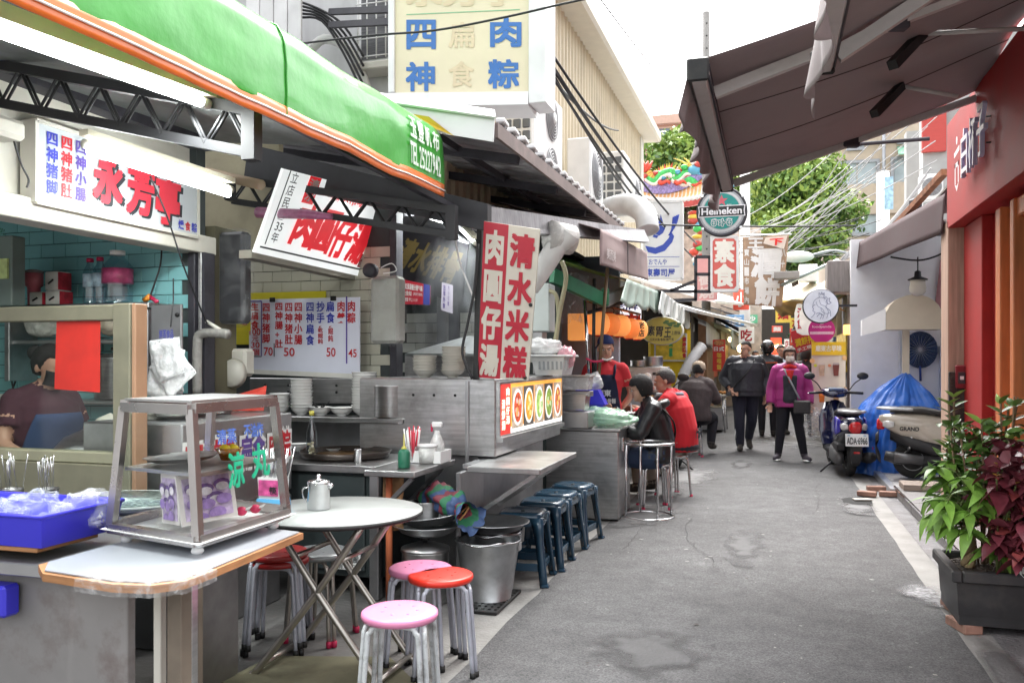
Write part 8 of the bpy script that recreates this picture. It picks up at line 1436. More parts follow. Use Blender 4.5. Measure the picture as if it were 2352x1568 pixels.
# ================================================================ scooters
def sect(y,w_,z0,z1,p=3.,n=20,x0=0):
 cz,hz,hw=(z0+z1)/2,(z1-z0)/2,w_/2;sg=lambda c:(abs(c)**(2/p))*(1 if c>0 else-1)
 return[V((x0+hw*sg(math.cos(2*math.pi*i/n)),y,cz+hz*sg(math.sin(2*math.pi*i/n))))for i in range(n)]
RUB=pm('tyre_rubber',(.02,.02,.021),.75,var=.2,bump=.2);BLKP=pm('black_plastic',(.022,.022,.025),.45,var=.2,dirt=.15,dcol='#57524c');LENSR=pm('red_lens',(.5,.01,.015),.12,coat=.6,var=.1);LENSC=pm('clear_lens',(.6,.6,.6),.1,coat=.6);VIN=pm('seat_vinyl',(.035,.033,.034),.5,bump=.1)
def scooter(label,loc,rz,paint,lower,plate=None,group='parked scooters',badge=None):
 t=thing('motor_scooter',label,'scooter',loc,rz,group);L=lambda n,b,m,p=t:part(n,b,m,p,False);Mx=Matrix.Rotation(R(90),3,'Y');rw=.215
 for y,n in((0,'rear_wheel'),(1.22,'front_wheel')):
  c=(0,y,rw);wh=L(n,B().lathe([(.12,-.045),(.17,-.052),(.205,-.035),(.215,0),(.205,.035),(.17,.052),(.12,.045)],c,34,Mx),RUB);L('rim',B().lathe([(.03,-.05),(.05,-.02),(.118,-.046),(.124,-.046),(.124,.046),(.118,.046),(.05,.02),(.03,.05)],c,24,Mx),pm('cast_rim',(.3,.3,.31),.35,.7),wh)
 L('tail_cover',B().loft([sect(-.36,.12,.66,.72),sect(-.3,.2,.58,.74),sect(-.12,.3,.47,.76),sect(.12,.33,.40,.76),sect(.38,.3,.34,.72),sect(.5,.2,.36,.62)]),paint)
 L('lower_cover',B().loft([sect(-.24,.16,.44,.58),sect(-.05,.3,.34,.52),sect(.25,.32,.24,.44),sect(.5,.3,.22,.38)]),lower)
 L('seat',B().loft([sect(-.24,.16,.755,.80),sect(-.12,.25,.755,.835),sect(.1,.29,.75,.835),sect(.28,.27,.735,.80),sect(.52,.2,.70,.77),sect(.58,.08,.70,.74)]),VIN)
 L('floorboard',B().loft([sect(.46,.3,.22,.31),sect(.8,.32,.21,.285),sect(.92,.34,.22,.32)]),BLKP)
 L('leg_shield',B().loft([[V((x,y0,z))for x,z in zip([q.x for q in sect(0,w_,0,1)],[zc+(q.z-.5)*.07 for q in sect(0,w_,0,1)])]for y0,zc,w_ in((.9,.3,.36),(.98,.5,.42),(1.04,.68,.4),(1.08,.84,.26))]),paint)
 L('front_cover',B().loft([sect(1.0,.22,.34,.9),sect(1.12,.2,.36,.88),sect(1.2,.12,.42,.82)]),paint)
 L('front_fender',B().grid(lambda u,v:(.075*(2*v-1),1.22+.25*math.cos(R(20+130*u)),rw+.25*math.sin(R(20+130*u))-.02*(2*v-1)**2),14,6,th=.006),paint)
 for x in(-.085,.085):L('fork',B().tube([(x,1.22,rw),(x*.8,1.06,.6)],.022,8),CHROME())
 hb=L('handlebar_cover',B().loft([sect(.88,.18,.93,1.0),sect(.94,.3,.93,1.04),sect(1.02,.34,.94,1.07),sect(1.12,.24,.92,1.04),sect(1.17,.12,.94,1.0)]),paint);L('instrument',B().box((0,.93,1.035),(.2,.09,.02),bev=.008,M=Matrix.Rotation(R(-35),3,'X')),pm('dash_grey',(.6,.65,.68),.2),hb)
 for s_ in(-1,1):
  L('grip',B().tube([(s_*.15,.98,1.0),(s_*.34,.9,.99)],[.02,.018],10),BLKP);L('brake_lever',B().tube(bend([(s_*.2,1.02,1.0),(s_*.28,1.0,.99),(s_*.36,.96,.985)],3),.007,6),CHROME())
  m=L('mirror',B().lathe([(0,.018),(.05,.016),(.062,0),(.055,-.006),(0,-.006)],(s_*.34,.93,1.22),20,Matrix.Rotation(R(78),3,'X')@Matrix.Diagonal((1.2,.8,1))),BLKP);L('mirror_glass',B().lathe([(0,0),(.054,0)],(s_*.34,.922,1.22),20,Matrix.Rotation(R(82),3,'X')@Matrix.Diagonal((1.2,.8,1))),pm('mirror_face',(.75,.77,.8),.04,1),m);L('mirror_stem',B().tube(bend([(s_*.18,.97,1.03),(s_*.24,.95,1.12),(s_*.32,.94,1.18)],3),.008,6),BLKP,m)
  L('indicator',B().loft([sect(-.32,.03,.6,.66,x0=s_*.085),sect(-.27,.07,.58,.67,x0=s_*.115),sect(-.2,.03,.6,.66,x0=s_*.14)]),LENSC)
 L('tail_light',B().loft([sect(-.385,.08,.57,.66),sect(-.37,.13,.55,.69),sect(-.3,.17,.56,.70)]),LENSR)
 L('grab_rail',B().tube(bend([(-.13,.0,.80),(-.13,-.25,.81),(-.06,-.36,.81),(.06,-.36,.81),(.13,-.25,.81),(.13,.0,.80)],4),.016,8),pm('rail_silver',(.55,.56,.58),.3,.5))
 L('rear_fender',B().loft([sect(-.36,.14,.42,.55),sect(-.40,.13,.32,.5),sect(-.38,.12,.2,.36),sect(-.34,.1,.16,.26)]),BLKP);L('reflector',B().box((0,-.425,.33),(.07,.008,.025),bev=.003),LENSR)
 if plate:
  M_=Matrix.Rotation(R(-12),3,'X');pl_=L('number_plate',B().box((0,-.425,.48),(.26,.006,.15),bev=.003,M=M_),pm('plate_white',(.78,.79,.8),.4));L('lettering',B().text(plate,V((0,-.425,.48))+M_@V((-.115,-.005,-.05)),V((.23,0,0)),M_@V((0,0,.08)),.02),IK,pl_)
  for x in(-.09,.09):L('plate_bolt',B().box(V((0,-.425,.48))+M_@V((x,-.004,.055)),(.03,.006,.012),M=M_),pm('bolt_blue',(.2,.4,.6),.4),pl_)
 L('muffler',B().tube([(.16,.45,.24),(.17,.1,.22),(.18,-.2,.25),(.18,-.3,.27)],[.03,.06,.07,.055],14),BLKP);L('muffler_shield',B().tube([(.215,.1,.23),(.222,-.2,.26)],[.045,.05],10,flat=1.2),pm('shield_grey',(.12,.12,.125),.4,.5))
 L('engine',B().loft([sect(-.08,.1,.14,.3,x0=-.13),sect(.1,.14,.14,.34,x0=-.13),sect(.4,.16,.14,.36,x0=-.1),sect(.5,.12,.18,.32,x0=-.08)]),pm('engine_alloy',(.13,.13,.135),.5,.6));L('air_box',B().box((-.13,-.02,.37),(.1,.3,.1),bev=.02),BLKP)
 L('side_stand',B().tube([(-.13,.35,.16),(-.3,.3,.006)],.012,6),BLKP);L('shock',B().tube([(.12,-.05,.28),(.11,.0,.56)],.025,8),CHROME())
 if badge:L('badge',B().text(badge,(.168,-.14,.56),V((0,.2,0)),V((0,0,.045)),.03),IK)
 return t
NAVY=pm('navy_paint',(.012,.014,.05),.15,var=.1,coat=1);CRP=pm('cream_scooter_paint',(.5,.45,.38),.22,var=.05,coat=.7)
sc1=scooter('dark blue scooter parked with its plated tail to the camera',(PZ(1955,1098).x+.0,11.32,.005),R(6),NAVY,BLKP,'ADA·6966')
for x,s_ in((-.15,1),(.15,-1)):part('side_flash',B().loft([sect(-.2,.02,.56,.70,x0=x),sect(.0,.03,.5,.74,x0=x*1.12),sect(.25,.02,.5,.68,x0=x*1.08)]),pm('violet_blue_paint',(.05,.04,.4),.15,coat=1),sc1,False)
scooter('cream scooter standing sideways beside the blue tarpaulin',(1.58,10.85,.065),R(-96),CRP,BLKP,None,badge='GRAND')
scooter('dark scooter half hidden behind the seated diners',(-1.2,11.6,.004),R(170),pm('charcoal_paint',(.03,.03,.035),.2,coat=.8),BLKP)
# ================================================================ people
from mathutils.kdtree import KDTree
SKIN=pm('skin',(.48,.27,.19),.5,var=.08,scale=9,sub=.08);LIP=pm('lip',(.36,.12,.11),.45);EYEW=pm('eye_white',(.7,.68,.65),.25);EYEB=pm('eye_dark',(.02,.015,.012),.2)
HAIRB=pm('black_hair',(.012,.01,.01),.62,var=.4,scale=4,stretch=(30,30,3),bump=.5,bscale=20);HAIRN=pm('brown_hair',(.09,.05,.035),.5,var=.4,scale=4,stretch=(30,30,3),bump=.6,bscale=20)
def fab(n,c,r=.8,bump=.55,bs=11,**k):return pm(n,c,r,var=.12,scale=5,bump=bump,bscale=bs,**k)
BLKJ=fab('black_nylon',(.014,.015,.022),.5);TROU=fab('black_trousers',(.014,.014,.02),.85);SHOE=pm('dark_shoe',(.05,.045,.04),.7)
ST=dict(pel=(0,0,.94),wai=(0,0,1.08),che=(0,-.005,1.27),nek=(0,.01,1.44),hd=(0,-.02,1.60),sh=((-.175,.01,1.385),(.175,.01,1.385)),el=((-.225,.03,1.11),(.225,.03,1.11)),wr=((-.245,-.05,.87),(.245,-.05,.87)),hp=((-.09,0,.90),(.09,0,.90)),kn=((-.1,-.02,.49),(.1,-.02,.49)),an=((-.1,.02,.085),(.1,.02,.085)))
def figure(label,loc,rz,J,mats,hair,s=1.,bulk=1.,coat=0.,head=(0,0,0),hands=(None,None),sleeve=1,hem=None,vox=.009,group=None,shoe_len=.26,face=True,belly=1.,hairm=None):
 """mats: skin, top, legs, shoes; faces -Y. One skin is grown over the whole figure."""
 t=thing('person',label,'person',loc,rz,group);J={**ST,**J};K=[];b=B();j=lambda k,i=None:V(J[k]if i is None else J[k][i])
 def add(fn,m):n0=len(b.v);fn();K.append((n0,len(b.v),m))
 sp=[j('pel')-V((0,0,.06)),j('pel'),j('wai'),j('che'),j('che').lerp(j('nek'),.55),j('nek')];w_=[(.155,.115),(.165,.12),(.145,.108),(.17,.12),(.15,.10),(.06,.06)]
 def ring(i):
  d=(sp[min(i+1,5)]-sp[max(i-1,0)]).normalized();x=V((1,0,0));y=d.cross(x).normalized();x=y.cross(d);k=bulk if i<5 else 1;e=coat*(1 if i<5 else .3);be=belly if i in(1,2)else 1;return[sp[i]+x*math.cos(a)*(w_[i][0]*k+e)*(1+(be-1)*.4)+y*math.sin(a)*(w_[i][1]*k*be+e)for a in[2*math.pi*q/20 for q in range(20)]]
 rr=[ring(i)for i in range(6)];add(lambda:b.loft([[p.lerp(q,f/6)for p,q in zip(rr[i],rr[i+1])]for i in range(5)for f in range(6)]+[rr[5]]),1)
 for i,sx in((0,-1),(1,1)):add(lambda:b.tube([j('nek')+V((sx*.02,.01,.0)),j('nek').lerp(j('sh',i),.5)+V((0,0,.0)),j('sh',i)-V((0,0,.01))],[.055+coat*.4,.056+coat*.5,.056+coat*.6],12),1)
 if hem:add(lambda:b.loft([[p.lerp(q+V((0,0,hem-sp[1].z)),f/6)for p,q in zip(rr[2],rr[1])]for f in range(7)]),1)
 HR=Matrix.Rotation(R(head[1]),3,'Z')@Matrix.Rotation(R(head[0]),3,'X');hd=j('hd')
 add(lambda:b.tube([j('nek')-V((0,0,.04)),hd-V((0,0,.05))+HR@V((0,.02,-.03))],[.062,.052],14),0)
 add(lambda:(b.ell(hd+HR@V((0,.012,.03)),(.078,.096,.092),18,12,HR),b.ell(hd+HR@V((0,-.03,-.045)),(.062,.062,.078),16,10,HR),b.ell(hd+HR@V((0,-.055,-.085)),(.04,.036,.034),12,8,HR),b.ell(hd+HR@V((0,-.097,-.022)),(.014,.018,.024),8,6,HR),b.ell(hd+HR@V((0,-.088,.02)),(.05,.016,.014),10,6,HR)),0)
 for sx in(-1,1):add(lambda:b.ell(hd+HR@V((sx*.079,.012,-.01)),(.012,.022,.033),8,6,HR),0)
 for i,sx in((0,-1),(1,1)):
  S_,E_,W_=j('sh',i),j('el',i),j('wr',i);tk=coat*.62
  if sleeve==1:add(lambda:b.tube(bend([S_-V((sx*.04,0,0)),S_,S_.lerp(E_,.5),E_,E_.lerp(W_,.6),W_.lerp(E_,.06)],3),[v*1.0+tk for v in(.062,.064,.066,.066,.064,.062,.058,.055,.052,.05,.048,.046,.044,.042,.04,.036)],14),1)
  else:add(lambda:b.tube(bend([S_-V((sx*.04,0,0)),S_,S_.lerp(E_,.62)],4),[.062,.064,.066,.066,.066,.064,.063,.062,.062],14),1);add(lambda:b.tube(bend([S_.lerp(E_,.4),E_,W_],4),[.044,.043,.042,.04,.038,.037,.034,.03,.026],12),0)
  hdn=hands[i]
  if hdn is None:hdn=((W_-E_).normalized(),V((0,-1,0)),.5)
  d,pn,curl=V(hdn[0]).normalized(),V(hdn[1]),hdn[2];sd=d.cross(pn).normalized();pn=sd.cross(d).normalized()
  def hand():
   M_=Matrix((sd,d,pn)).transposed();b.tube([W_-d*.03,W_+d*.02],.026,10,flat=.75);b.ell(W_+d*.05,(.04,.052,.018),12,8,M_)
   for q,(o,ln)in enumerate(((-.03,.068),(-.01,.078),(.011,.074),(.031,.058))):
    p0=W_+d*.088+sd*o;p1=p0+(d*math.cos(curl*.8)+pn*math.sin(curl*.8))*ln*.45;p2=p1+(d*math.cos(curl*1.7)+pn*math.sin(curl*1.7))*ln*.32;p3=p2+(d*math.cos(curl*2.5)+pn*math.sin(curl*2.5))*ln*.23;b.tube([p0-d*.02,p0,p1,p2,p3],[.010,.0105,.0095,.009,.007],8)
   th_=-sx;q0=W_+d*.03+sd*(th_*.034 if abs(sd.x)>.3 else .034);b.tube([q0,q0+d*.03+sd*th_*.022+pn*.012,q0+d*.06+sd*th_*.03+pn*.022],[.013,.0115,.008],8)
  add(hand,0)
  h,kn,an=j('hp',i),j('kn',i),j('an',i);add(lambda:b.tube(bend([h+V((0,0,.05)),h,h.lerp(kn,.5),kn,kn.lerp(an,.5),an],3),[v*(bulk*.5+.5)for v in(.095,.1,.103,.104,.102,.098,.09,.082,.075,.072,.07,.068,.064,.06,.056,.052)],14),2)
  fd=J.get('ft',((0,-1,0),(0,-1,0)))[i];fd=V(fd).normalized();up=V((0,0,1))-fd*fd.z;up.normalize();M_=Matrix((fd.cross(up),fd,up)).transposed();c=an+fd*shoe_len*.28-up*.035;add(lambda:(b.ell(c,(.047,shoe_len*.5,.045),14,9,M_),b.ell(c+fd*shoe_len*.12-up*.012,(.05,shoe_len*.38,.034),14,8,M_),b.ell(an-up*.01,(.048,.055,.055),12,8)),3)
 b.v=[tuple(V(p)*s)for p in b.v]
 me=b.mesh('body',mats);o=bpy.data.objects.new('body',me);sc.collection.objects.link(o);md=o.modifiers.new('r','REMESH');md.mode='VOXEL';md.voxel_size=vox*s;sm=o.modifiers.new('s','SMOOTH');sm.factor=.5;sm.iterations=3
 dg=bpy.context.evaluated_depsgraph_get();m2=bpy.data.meshes.new_from_object(o.evaluated_get(dg));o.modifiers.clear();o.data=m2;bpy.data.meshes.remove(me);m2.materials.clear();[m2.materials.append(m)for m in mats]
 kd=KDTree(len(b.v));mi=[0]*len(b.v)
 for a,c,m in K:
  for q in range(a,c):kd.insert(b.v[q],q);mi[q]=m
 kd.balance();cs_=np.empty(len(m2.polygons)*3);m2.polygons.foreach_get('center',cs_);cs_=cs_.reshape(-1,3);m2.polygons.foreach_set('material_index',[mi[kd.find(p)[1]]for p in cs_.tolist()]);m2.polygons.foreach_set('use_smooth',[True]*len(m2.polygons));o.parent=t;WM[o]=WM[t]
 H_=lambda x,y,z:(hd+HR@V((x,y,z)))*s;Pt=lambda n,b_,m:part(n,b_,m,t,False)
 def Pr(n,b_,m):b_.v=[tuple(V(p)*s)for p in b_.v];return Pt(n,b_,m)
 if hair:
  line,back,low,vol=hair
  def hf(u,v):
   th_,ph=math.pi*v*.98+.01,2*math.pi*u;d=V((math.sin(th_)*math.cos(ph),math.sin(th_)*math.sin(ph),math.cos(th_)));r0=V((.078,.096,.092));fr=-d.y;lim=line if fr>.55 else(line+(low-line)*min(1,(.55-fr)/back));k=max(0,min(1,(d.z-lim)/.26+.5));nn=.018*nz(d*5,1,3)+.008*nz(d*16,1,5);R_=(.82+(vol-.82+.23)*k+nn*1.6*k)
   return H_(d.x*r0.x*R_,.012+d.y*r0.y*R_,.03+d.z*r0.z*R_*(1 if d.z>0 else 1.15+.4*max(0,-low-.3)))
  Pt('hair',B().grid(hf,56,40),hairm or HAIRB)
 if face:
  for sx in(-1,1):Pt('eye',B().ell(H_(sx*.031,-.087,-.002),(.0125*s,.006*s,.0065*s),10,6,HR),EYEW);Pt('iris',B().ell(H_(sx*.031,-.0915,-.002),(.0062*s,.004*s,.006*s),8,6,HR),EYEB);Pt('eyebrow',B().ell(H_(sx*.032,-.094,.02),(.02*s,.005*s,.004*s),8,5,HR),hairm or HAIRB)
  Pt('mouth',B().ell(H_(0,-.09,-.064),(.02*s,.007*s,.006*s),10,6,HR),LIP)
 def shell(name,m,a0,a1,z0,z1,off,n=20,th=.004):
  """a garment piece lying on the torso between two angles (degrees from the front) and heights"""
  def f(u,v):
   z=z0+(z1-z0)*v;i=0
   while i<4 and sp[i+1].z<z:i+=1
   q=max(0,(z-sp[i].z)/max(1e-4,sp[i+1].z-sp[i].z));q=min(1,q)if i else q if z>sp[0].z else 0;a=a0(v)+(a1(v)-a0(v))*u if callable(a0)else a0+(a1-a0)*u;ang=R(-90+a);r0,r1=ring(i),ring(i+1);k=(ang%(2*math.pi))/(2*math.pi)*20;k0=int(k)%20;kf=k-int(k)
   p=r0[k0].lerp(r0[(k0+1)%20],kf).lerp(r1[k0].lerp(r1[(k0+1)%20],kf),q);c=sp[i].lerp(sp[i+1],q);out=(p-c);out.z=0;return(V((p.x,p.y,z))+out.normalized()*(off+.006*nz((u*4,v*6,2))))*s
  return Pt(name,B().grid(f,n,24,th=th),m)
 return t,H_,Pt,shell,Pr
def mask(Pt,H_,m,z0=-.10,z1=-.012):Pt('face_mask',B().grid(lambda u,v:H_(.068*math.sin(R(-80+160*u))*(1-.1*abs(2*v-1)),-.112*math.cos(R(-72+144*u))-.012*math.sin(math.pi*v)+.01*(1-v),z0+(z1-z0)*v),14,8,th=.002),m)
# --- walking man
p=PZ(1712,1036);t,H_,Pt,shell,Pr=figure('man in a black jacket walking towards the camera, head turned left',(p.x,p.y,.015),.12,dict(sh=((-.2,.01,1.40),(.2,.01,1.40)),el=((-.335,.05,1.13),(.33,.06,1.14)),wr=((-.24,-.1,.99),(.29,-.03,.87)),an=((-.09,-.1,.085),(.08,.3,.17)),kn=((-.1,-.1,.5),(.1,.03,.49)),ft=((-.1,-1,0),(.15,-.75,-.65))),[SKIN,BLKJ,fab('navy_sweatpants',(.012,.014,.028),.8),SHOE],(.42,.9,-.45,.84),1.0,1.38,.05,(4,-38,0),(((.3,-.5,-.6),(.5,-.5,0),.3),((0,-.1,-1),(-.6,-.4,0),.35)),hem=.86,belly=1.25)
shell('hood_lining',fab('grey_hood',(.35,.35,.36),.9),60,300,1.36,1.47,.035);Pt('hood',B().tube([(math.cos(R(a))*.115,.02+math.sin(R(a))*.1,1.44-.05*math.cos(R(a-270))**2*0-(.07 if 200<a%360<340 else 0))for a in range(0,360,15)],.035,8,close=True),MATS['grey_hood'])
Pt('bag_strap',B().tube(bend([(.13,-.11,1.43),(.02,-.235,1.25),(-.16,-.215,1.05),(-.2,-.15,.98)],5),.013,6,flat=.5),BLACK());Pt('trouser_print',B().tube([(-.165,-.14,.2),(-.16,-.13,.35)],.01,5),IW)
for sx in(-1,1):Pt('lens',B().tube([H_(sx*.033+.026*math.cos(a*.52),-.103,-.004+.019*math.sin(a*.52))for a in range(12)],.0022,5,close=True),pm('copper_rim',(.2,.1,.05),.3,.8));Pt('temple_arm',B().tube([H_(sx*.058,-.1,.002),H_(sx*.08,.0,.004)],.002,4),MATS['copper_rim'])
# --- woman in magenta
p=PZ(1814,1060);MAG=fab('magenta_padded',(.34,.03,.18),.5,.5,9);t,H_,Pt,shell,Pr=figure('woman in a magenta jacket with face mask, scarf and shoulder bag',(p.x,p.y,.015),0,dict(sh=((-.18,.01,1.38),(.18,.01,1.38)),el=((-.27,.03,1.1),(.27,.03,1.1)),wr=((-.285,-.04,.86),(.285,-.06,.86)),kn=((-.13,-.02,.49),(.14,-.02,.49)),an=((-.17,.02,.085),(.21,.02,.085)),ft=((-.3,-1,0),(.5,-1,0))),[SKIN,MAG,TROU,pm('grey_trainers',(.07,.06,.075),.7)],(.30,.5,-.75,1.06),.93,1.06,.042,(0,4,0),hem=.82,hairm=HAIRN,belly=1.1)
mask(Pt,H_,pm('patterned_mask',(.66,.58,.52),.8,var=.15,scale=30));shell('inner_jumper',fab('charcoal_knit',(.035,.036,.045),.9),-26,26,.86,1.3,.012);Pr('scarf',B().tube([(math.cos(R(a))*.08,-.02+math.sin(R(a))*.08,1.425+.012*math.sin(R(3*a)))for a in range(0,360,15)],.034,10,close=True),pm('red_scarf',(.5,.02,.02),.8,var=.5,scale=14));Pr('scarf_end',B().grid(lambda u,v:((.12-.1*v)*(u-.5),-.17-.015*v,1.38-.19*v),6,8,th=.012),pm('red_scarf',0))
Pr('bag_strap',B().grid(lambda u,v:V((-.10,-.12,1.40)).lerp(V((.12,-.235,.95)),v)+V((.03*u,-.05*math.sin(math.pi*v),0)),2,16,th=.004),pm('strap_grey',(.25,.25,.27),.6));Pr('shoulder_bag',B().box((.17,-.235,.83),(.24,.07,.2),bev=.02),pm('bag_leather',(.035,.032,.032),.4,bump=.3,bscale=40))
t2_=bag('carrier_bag','clear carrier bag hanging from the hand of the woman in magenta',(p.x+.3,p.y-.06,.33),(.11,.07,.22),film('thin_carrier',(.75,.75,.76),.5),31)
for sx,x in((-1,-.19),(1,.24)):Pr('shoe_sole',B().ell((x,-.06,.018),(.055,.14,.02),14,6),IW)
# --- server
APR=fab('navy_apron',(.008,.011,.035),.8,.15);t,H_,Pt,shell,Pr=figure('server in a red shirt, navy apron and navy headscarf behind the counter',(-1.60,8.55,0),R(8),dict(el=((-.25,.08,1.12),(.26,.08,1.12)),wr=((-.1,.18,.93),(.12,.18,.93))),[SKIN,fab('red_tee',(.5,.025,.035),.85,.2),TROU,SHOE],(.34,.6,-.35,.87),.97,1.0,.012,(8,8,0),sleeve=0)
shell('apron',APR,lambda v:-58+30*max(0,v-.55)/.45,lambda v:58-30*max(0,v-.55)/.45,.72,1.33,.014,th=.005)
for sx in(-1,1):Pr('apron_strap',B().tube(bend([(sx*.085,-.135,1.29),(sx*.1,-.125,1.37),(sx*.095,-.02,1.435)],4),.02,8,flat=.4),APR)
Pt('headscarf',B().grid(lambda u,v:H_(.088*math.sin(math.pi*v*.5)*math.cos(2*math.pi*u),.015+.106*math.sin(math.pi*v*.5)*math.sin(2*math.pi*u),.045+.09*math.cos(math.pi*v*.5)+.012),30,12),fab('navy_scarf',(.01,.02,.09),.8,.15));Pt('scarf_tail',B().grid(lambda u,v:H_(-.07-.05*v,.03+.05*u,.04-.09*v*(1-.4*u)),6,8,th=.006),MATS['navy_scarf'])
Pt('chin_mask',B().tube([H_(.07*math.cos(R(a)),-.05+.075*math.sin(R(a)),-.105+.02*abs(math.cos(R(a))))for a in range(180,361,15)],.009,6),WHITE());S9=lambda u,v,d=0:V((-.11+.22*u,-.158-d-.012*math.sin(math.pi*u),1.02+.16*v))*.97
Pt('lettering',B().text('廟東',None,None,None,.03,True,0,S9,.12,.55,.78,.98,.006),pm('apron_print',(.6,.6,.6),.7));Pt('lettering',B().text('清水排骨麵',None,None,None,.02,True,0,S9,0,.1,1,.42,.006),MATS['apron_print'])
# --- diners on stools, facing the counter
SIT=dict(pel=(0,.05,.52),wai=(0,.06,.66),che=(0,.0,.86),nek=(0,-.06,1.03),hd=(0,-.13,1.16),sh=((-.17,-.02,.97),(.17,-.02,.97)),hp=((-.09,.02,.5),(.09,.02,.5)),kn=((-.12,-.38,.48),(.12,-.38,.48)),an=((-.12,-.3,.1),(.12,-.36,.1)))
LEA=pm('black_leather',(.016,.016,.018),.33,var=.2,scale=6,bump=.45,bscale=11,coat=.1);JEAN=fab('blue_jeans',(.03,.05,.10),.85)
t,H_,Pt,shell,Pr=figure('short-haired woman in a black leather jacket eating on a stool',(-1.08,8.3,0),R(-78),{**SIT,'el':((-.24,-.2,.78),(.25,-.16,.74)),'wr':((-.12,-.4,.95),(.16,-.38,.82))},[SKIN,LEA,JEAN,pm('tan_boot',(.4,.3,.2),.7)],(.12,.35,-.85,.98),1.0,1.06,.028,(14,0,0),(((.3,-.8,.5),(.6,-.2,-.5),.8),((0,-1,0),(0,0,-1),.4)),vox=.009)
Pt('hood',B().tube([(math.cos(R(a))*.1,.03+math.sin(R(a))*.085,.995+.03*math.sin(R(a)))for a in range(0,360,15)],.042,8,close=True),LEA);Pt('bag_strap',B().tube(bend([(.16,.03,1.0),(.1,.17,.86),(-.02,.2,.7),(-.16,.14,.58)],5),.014,6,flat=.5),BLACK())
t,H_,Pt,shell,Pr=figure('man in a red vest with dark sleeves eating beyond the woman',(-.95,9.12,0),R(-105),{**SIT,'el':((-.25,-.18,.76),(.25,-.18,.76)),'wr':((-.1,-.4,.84),(.1,-.4,.84))},[SKIN,fab('red_vest',(.52,.015,.025),.8,.2),fab('khaki',(.33,.3,.26),.85),SHOE],(.34,.6,-.62,.86),1.05,1.12,.03,(10,20,0),hairm=pm('greying_hair',(.045,.04,.04),.5,var=.5,scale=6,stretch=(30,30,3),bump=.5));b9=B();b9.text('HA',(.1,.235,.6),V((-.17,0,0)),V((0,.012,.12)),.03);Pr('lettering',b9,IK);Pr('vest_hem',B().lathe([(.2,.47),(.215,.5),(.2,.54)],(0,.05,0),24,sy=.8),BLKJ)
Pr('collar',B().tube([(math.cos(R(a))*.085,-.03+math.sin(R(a))*.08,1.02)for a in range(0,360,15)],.025,8,close=True),fab('slate_shirt',(.1,.13,.17),.8))
# --- cook in the nearest stall
t,H_,Pt,shell,Pr=figure('cook in a maroon shirt, blue apron and black mask behind the window pane',(PY(95,900,3.85).x,3.86,-.12),R(80),dict(el=((-.26,-.05,1.14),(.25,-.05,1.14)),wr=((-.2,-.3,1.05),(.18,-.3,1.05)),hd=(0,-.07,1.58),nek=(0,-.02,1.44),che=(0,-.01,1.27)),[SKIN,fab('maroon_tee',(.06,.018,.03),.85,.2),TROU,SHOE],(.35,.5,-.75,.9),.96,1.2,.02,(14,8,0),(((.3,-1,-.1),(0,0,-1),.4),((-.2,-1,-.1),(0,0,-1),.4)),sleeve=0)
mask(Pt,H_,pm('black_mask',(.015,.015,.017),.8));Pt('hair_bun',B().ell(H_(0,.13,.05),(.045,.04,.045),14,9),HAIRB);shell('apron',fab('denim_apron',(.035,.06,.14),.85,.2),lambda v:-62+25*max(0,v-.6)/.4,lambda v:62-25*max(0,v-.6)/.4,.75,1.31,.02)
Pr('bear_patch',B().ell((.03,-.185,1.02),(.06,.012,.05),14,8),pm('patch_cream',(.5,.45,.35),.8));[Pr('bear_ear',B().ell((.03+q*.045,-.18,1.075),(.02,.01,.022),10,6),MATS['patch_cream'])for q in(-1,1)]
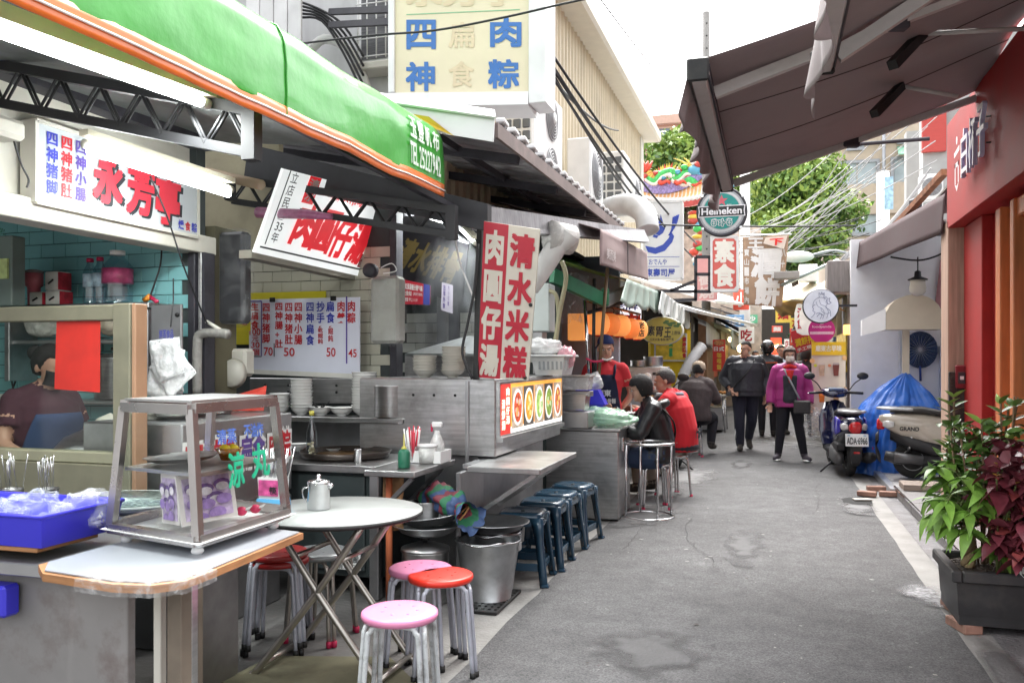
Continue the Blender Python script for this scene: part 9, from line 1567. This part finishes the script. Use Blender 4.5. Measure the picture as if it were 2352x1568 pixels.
# --- people farther down the alley
p=PY(1598,1000,13.0);t,H_,Pt,shell,Pr=figure('person in a beige cap and dark brown jacket seated with back turned',(p.x,13.0,.06),R(165),{**SIT,'el':((-.25,-.15,.75),(.25,-.15,.75)),'wr':((-.15,-.38,.8),(.15,-.38,.8))},[SKIN,fab('brown_anorak',(.06,.045,.045),.8),TROU,SHOE],(.2,.5,-.6,.9),1.05,1.2,.05,(5,0,0),vox=.012,face=False)
Pt('cap',B().lathe([(.098,-.02),(.105,.02),(.09,.08),(.05,.11),(0,.12)],H_(0,.01,.03),22),fab('beige_cap',(.38,.3,.22),.8));Pt('cap_peak',B().ell(H_(0,-.12,.03),(.075,.06,.01),14,6),MATS['beige_cap'])
p=(-1.12,12.95);b=B();make_stool('low stool under the person in the beige cap',(p[0],p[1],0),.2,CHROME(),CHROME(),.45,CAPR)
def far(label,x,Y_,cols,s,hair,rz=0,J={},hm=None,**k):q=PY(x,900,Y_);return figure(label,(q.x,Y_,.012),rz,J,cols,hair,s,1.08,.04,(0,k.pop('yaw',0),0),vox=.013,face=k.pop('face',False),hem=.85,hairm=hm,**k)
t,H_,Pt,shell,Pr=far('motorcyclist in a black jacket and helmet behind the walking man',1763,16.6,[SKIN,BLKJ,TROU,SHOE],1.03,None,R(180));Pt('helmet',B().ell(H_(0,.01,.02),(.13,.15,.14),22,14),pm('helmet_black',(.02,.02,.022),.15,coat=.8));shell('reflective_trim',pm('orange_trim',(.6,.12,.03),.5),140,220,1.33,1.35,.05)
t,H_,Pt,shell,Pr=far('person in a pale blue shirt behind the woman in magenta',1793,17.2,[SKIN,fab('pale_blue_shirt',(.42,.5,.62),.8),TROU,SHOE],1.0,(.4,.9,-.3,.86),R(20),face=True);Pr('pink_bag',B().box((-.3,-.05,.72),(.12,.22,.26),bev=.03),pm('hot_pink',(.6,.03,.2),.5))
far('person in a dark grey hooded coat beyond the woman in magenta',1850,16.8,[SKIN,fab('dark_grey_coat',(.05,.05,.055),.85),TROU,SHOE],.95,(.0,.3,-.8,1.1),R(180),hm=fab('grey_hood_cloth',(.06,.06,.065),.9));far('distant shopper in a brown coat far down the alley',1735,24,[SKIN,fab('brown_coat',(.12,.08,.06),.85),TROU,SHOE],.98,(.3,.8,-.3,.9),0,face=True);far('distant shopper in a white top far down the alley',1820,26,[SKIN,fab('white_top',(.55,.55,.55),.85),TROU,SHOE],.95,(.3,.8,-.4,.95),R(180));far('distant shopper in a dark red jacket farthest down the alley',1775,30,[SKIN,fab('dark_red_coat',(.2,.03,.03),.85),TROU,SHOE],1.0,(.3,.8,-.3,.9),R(10))
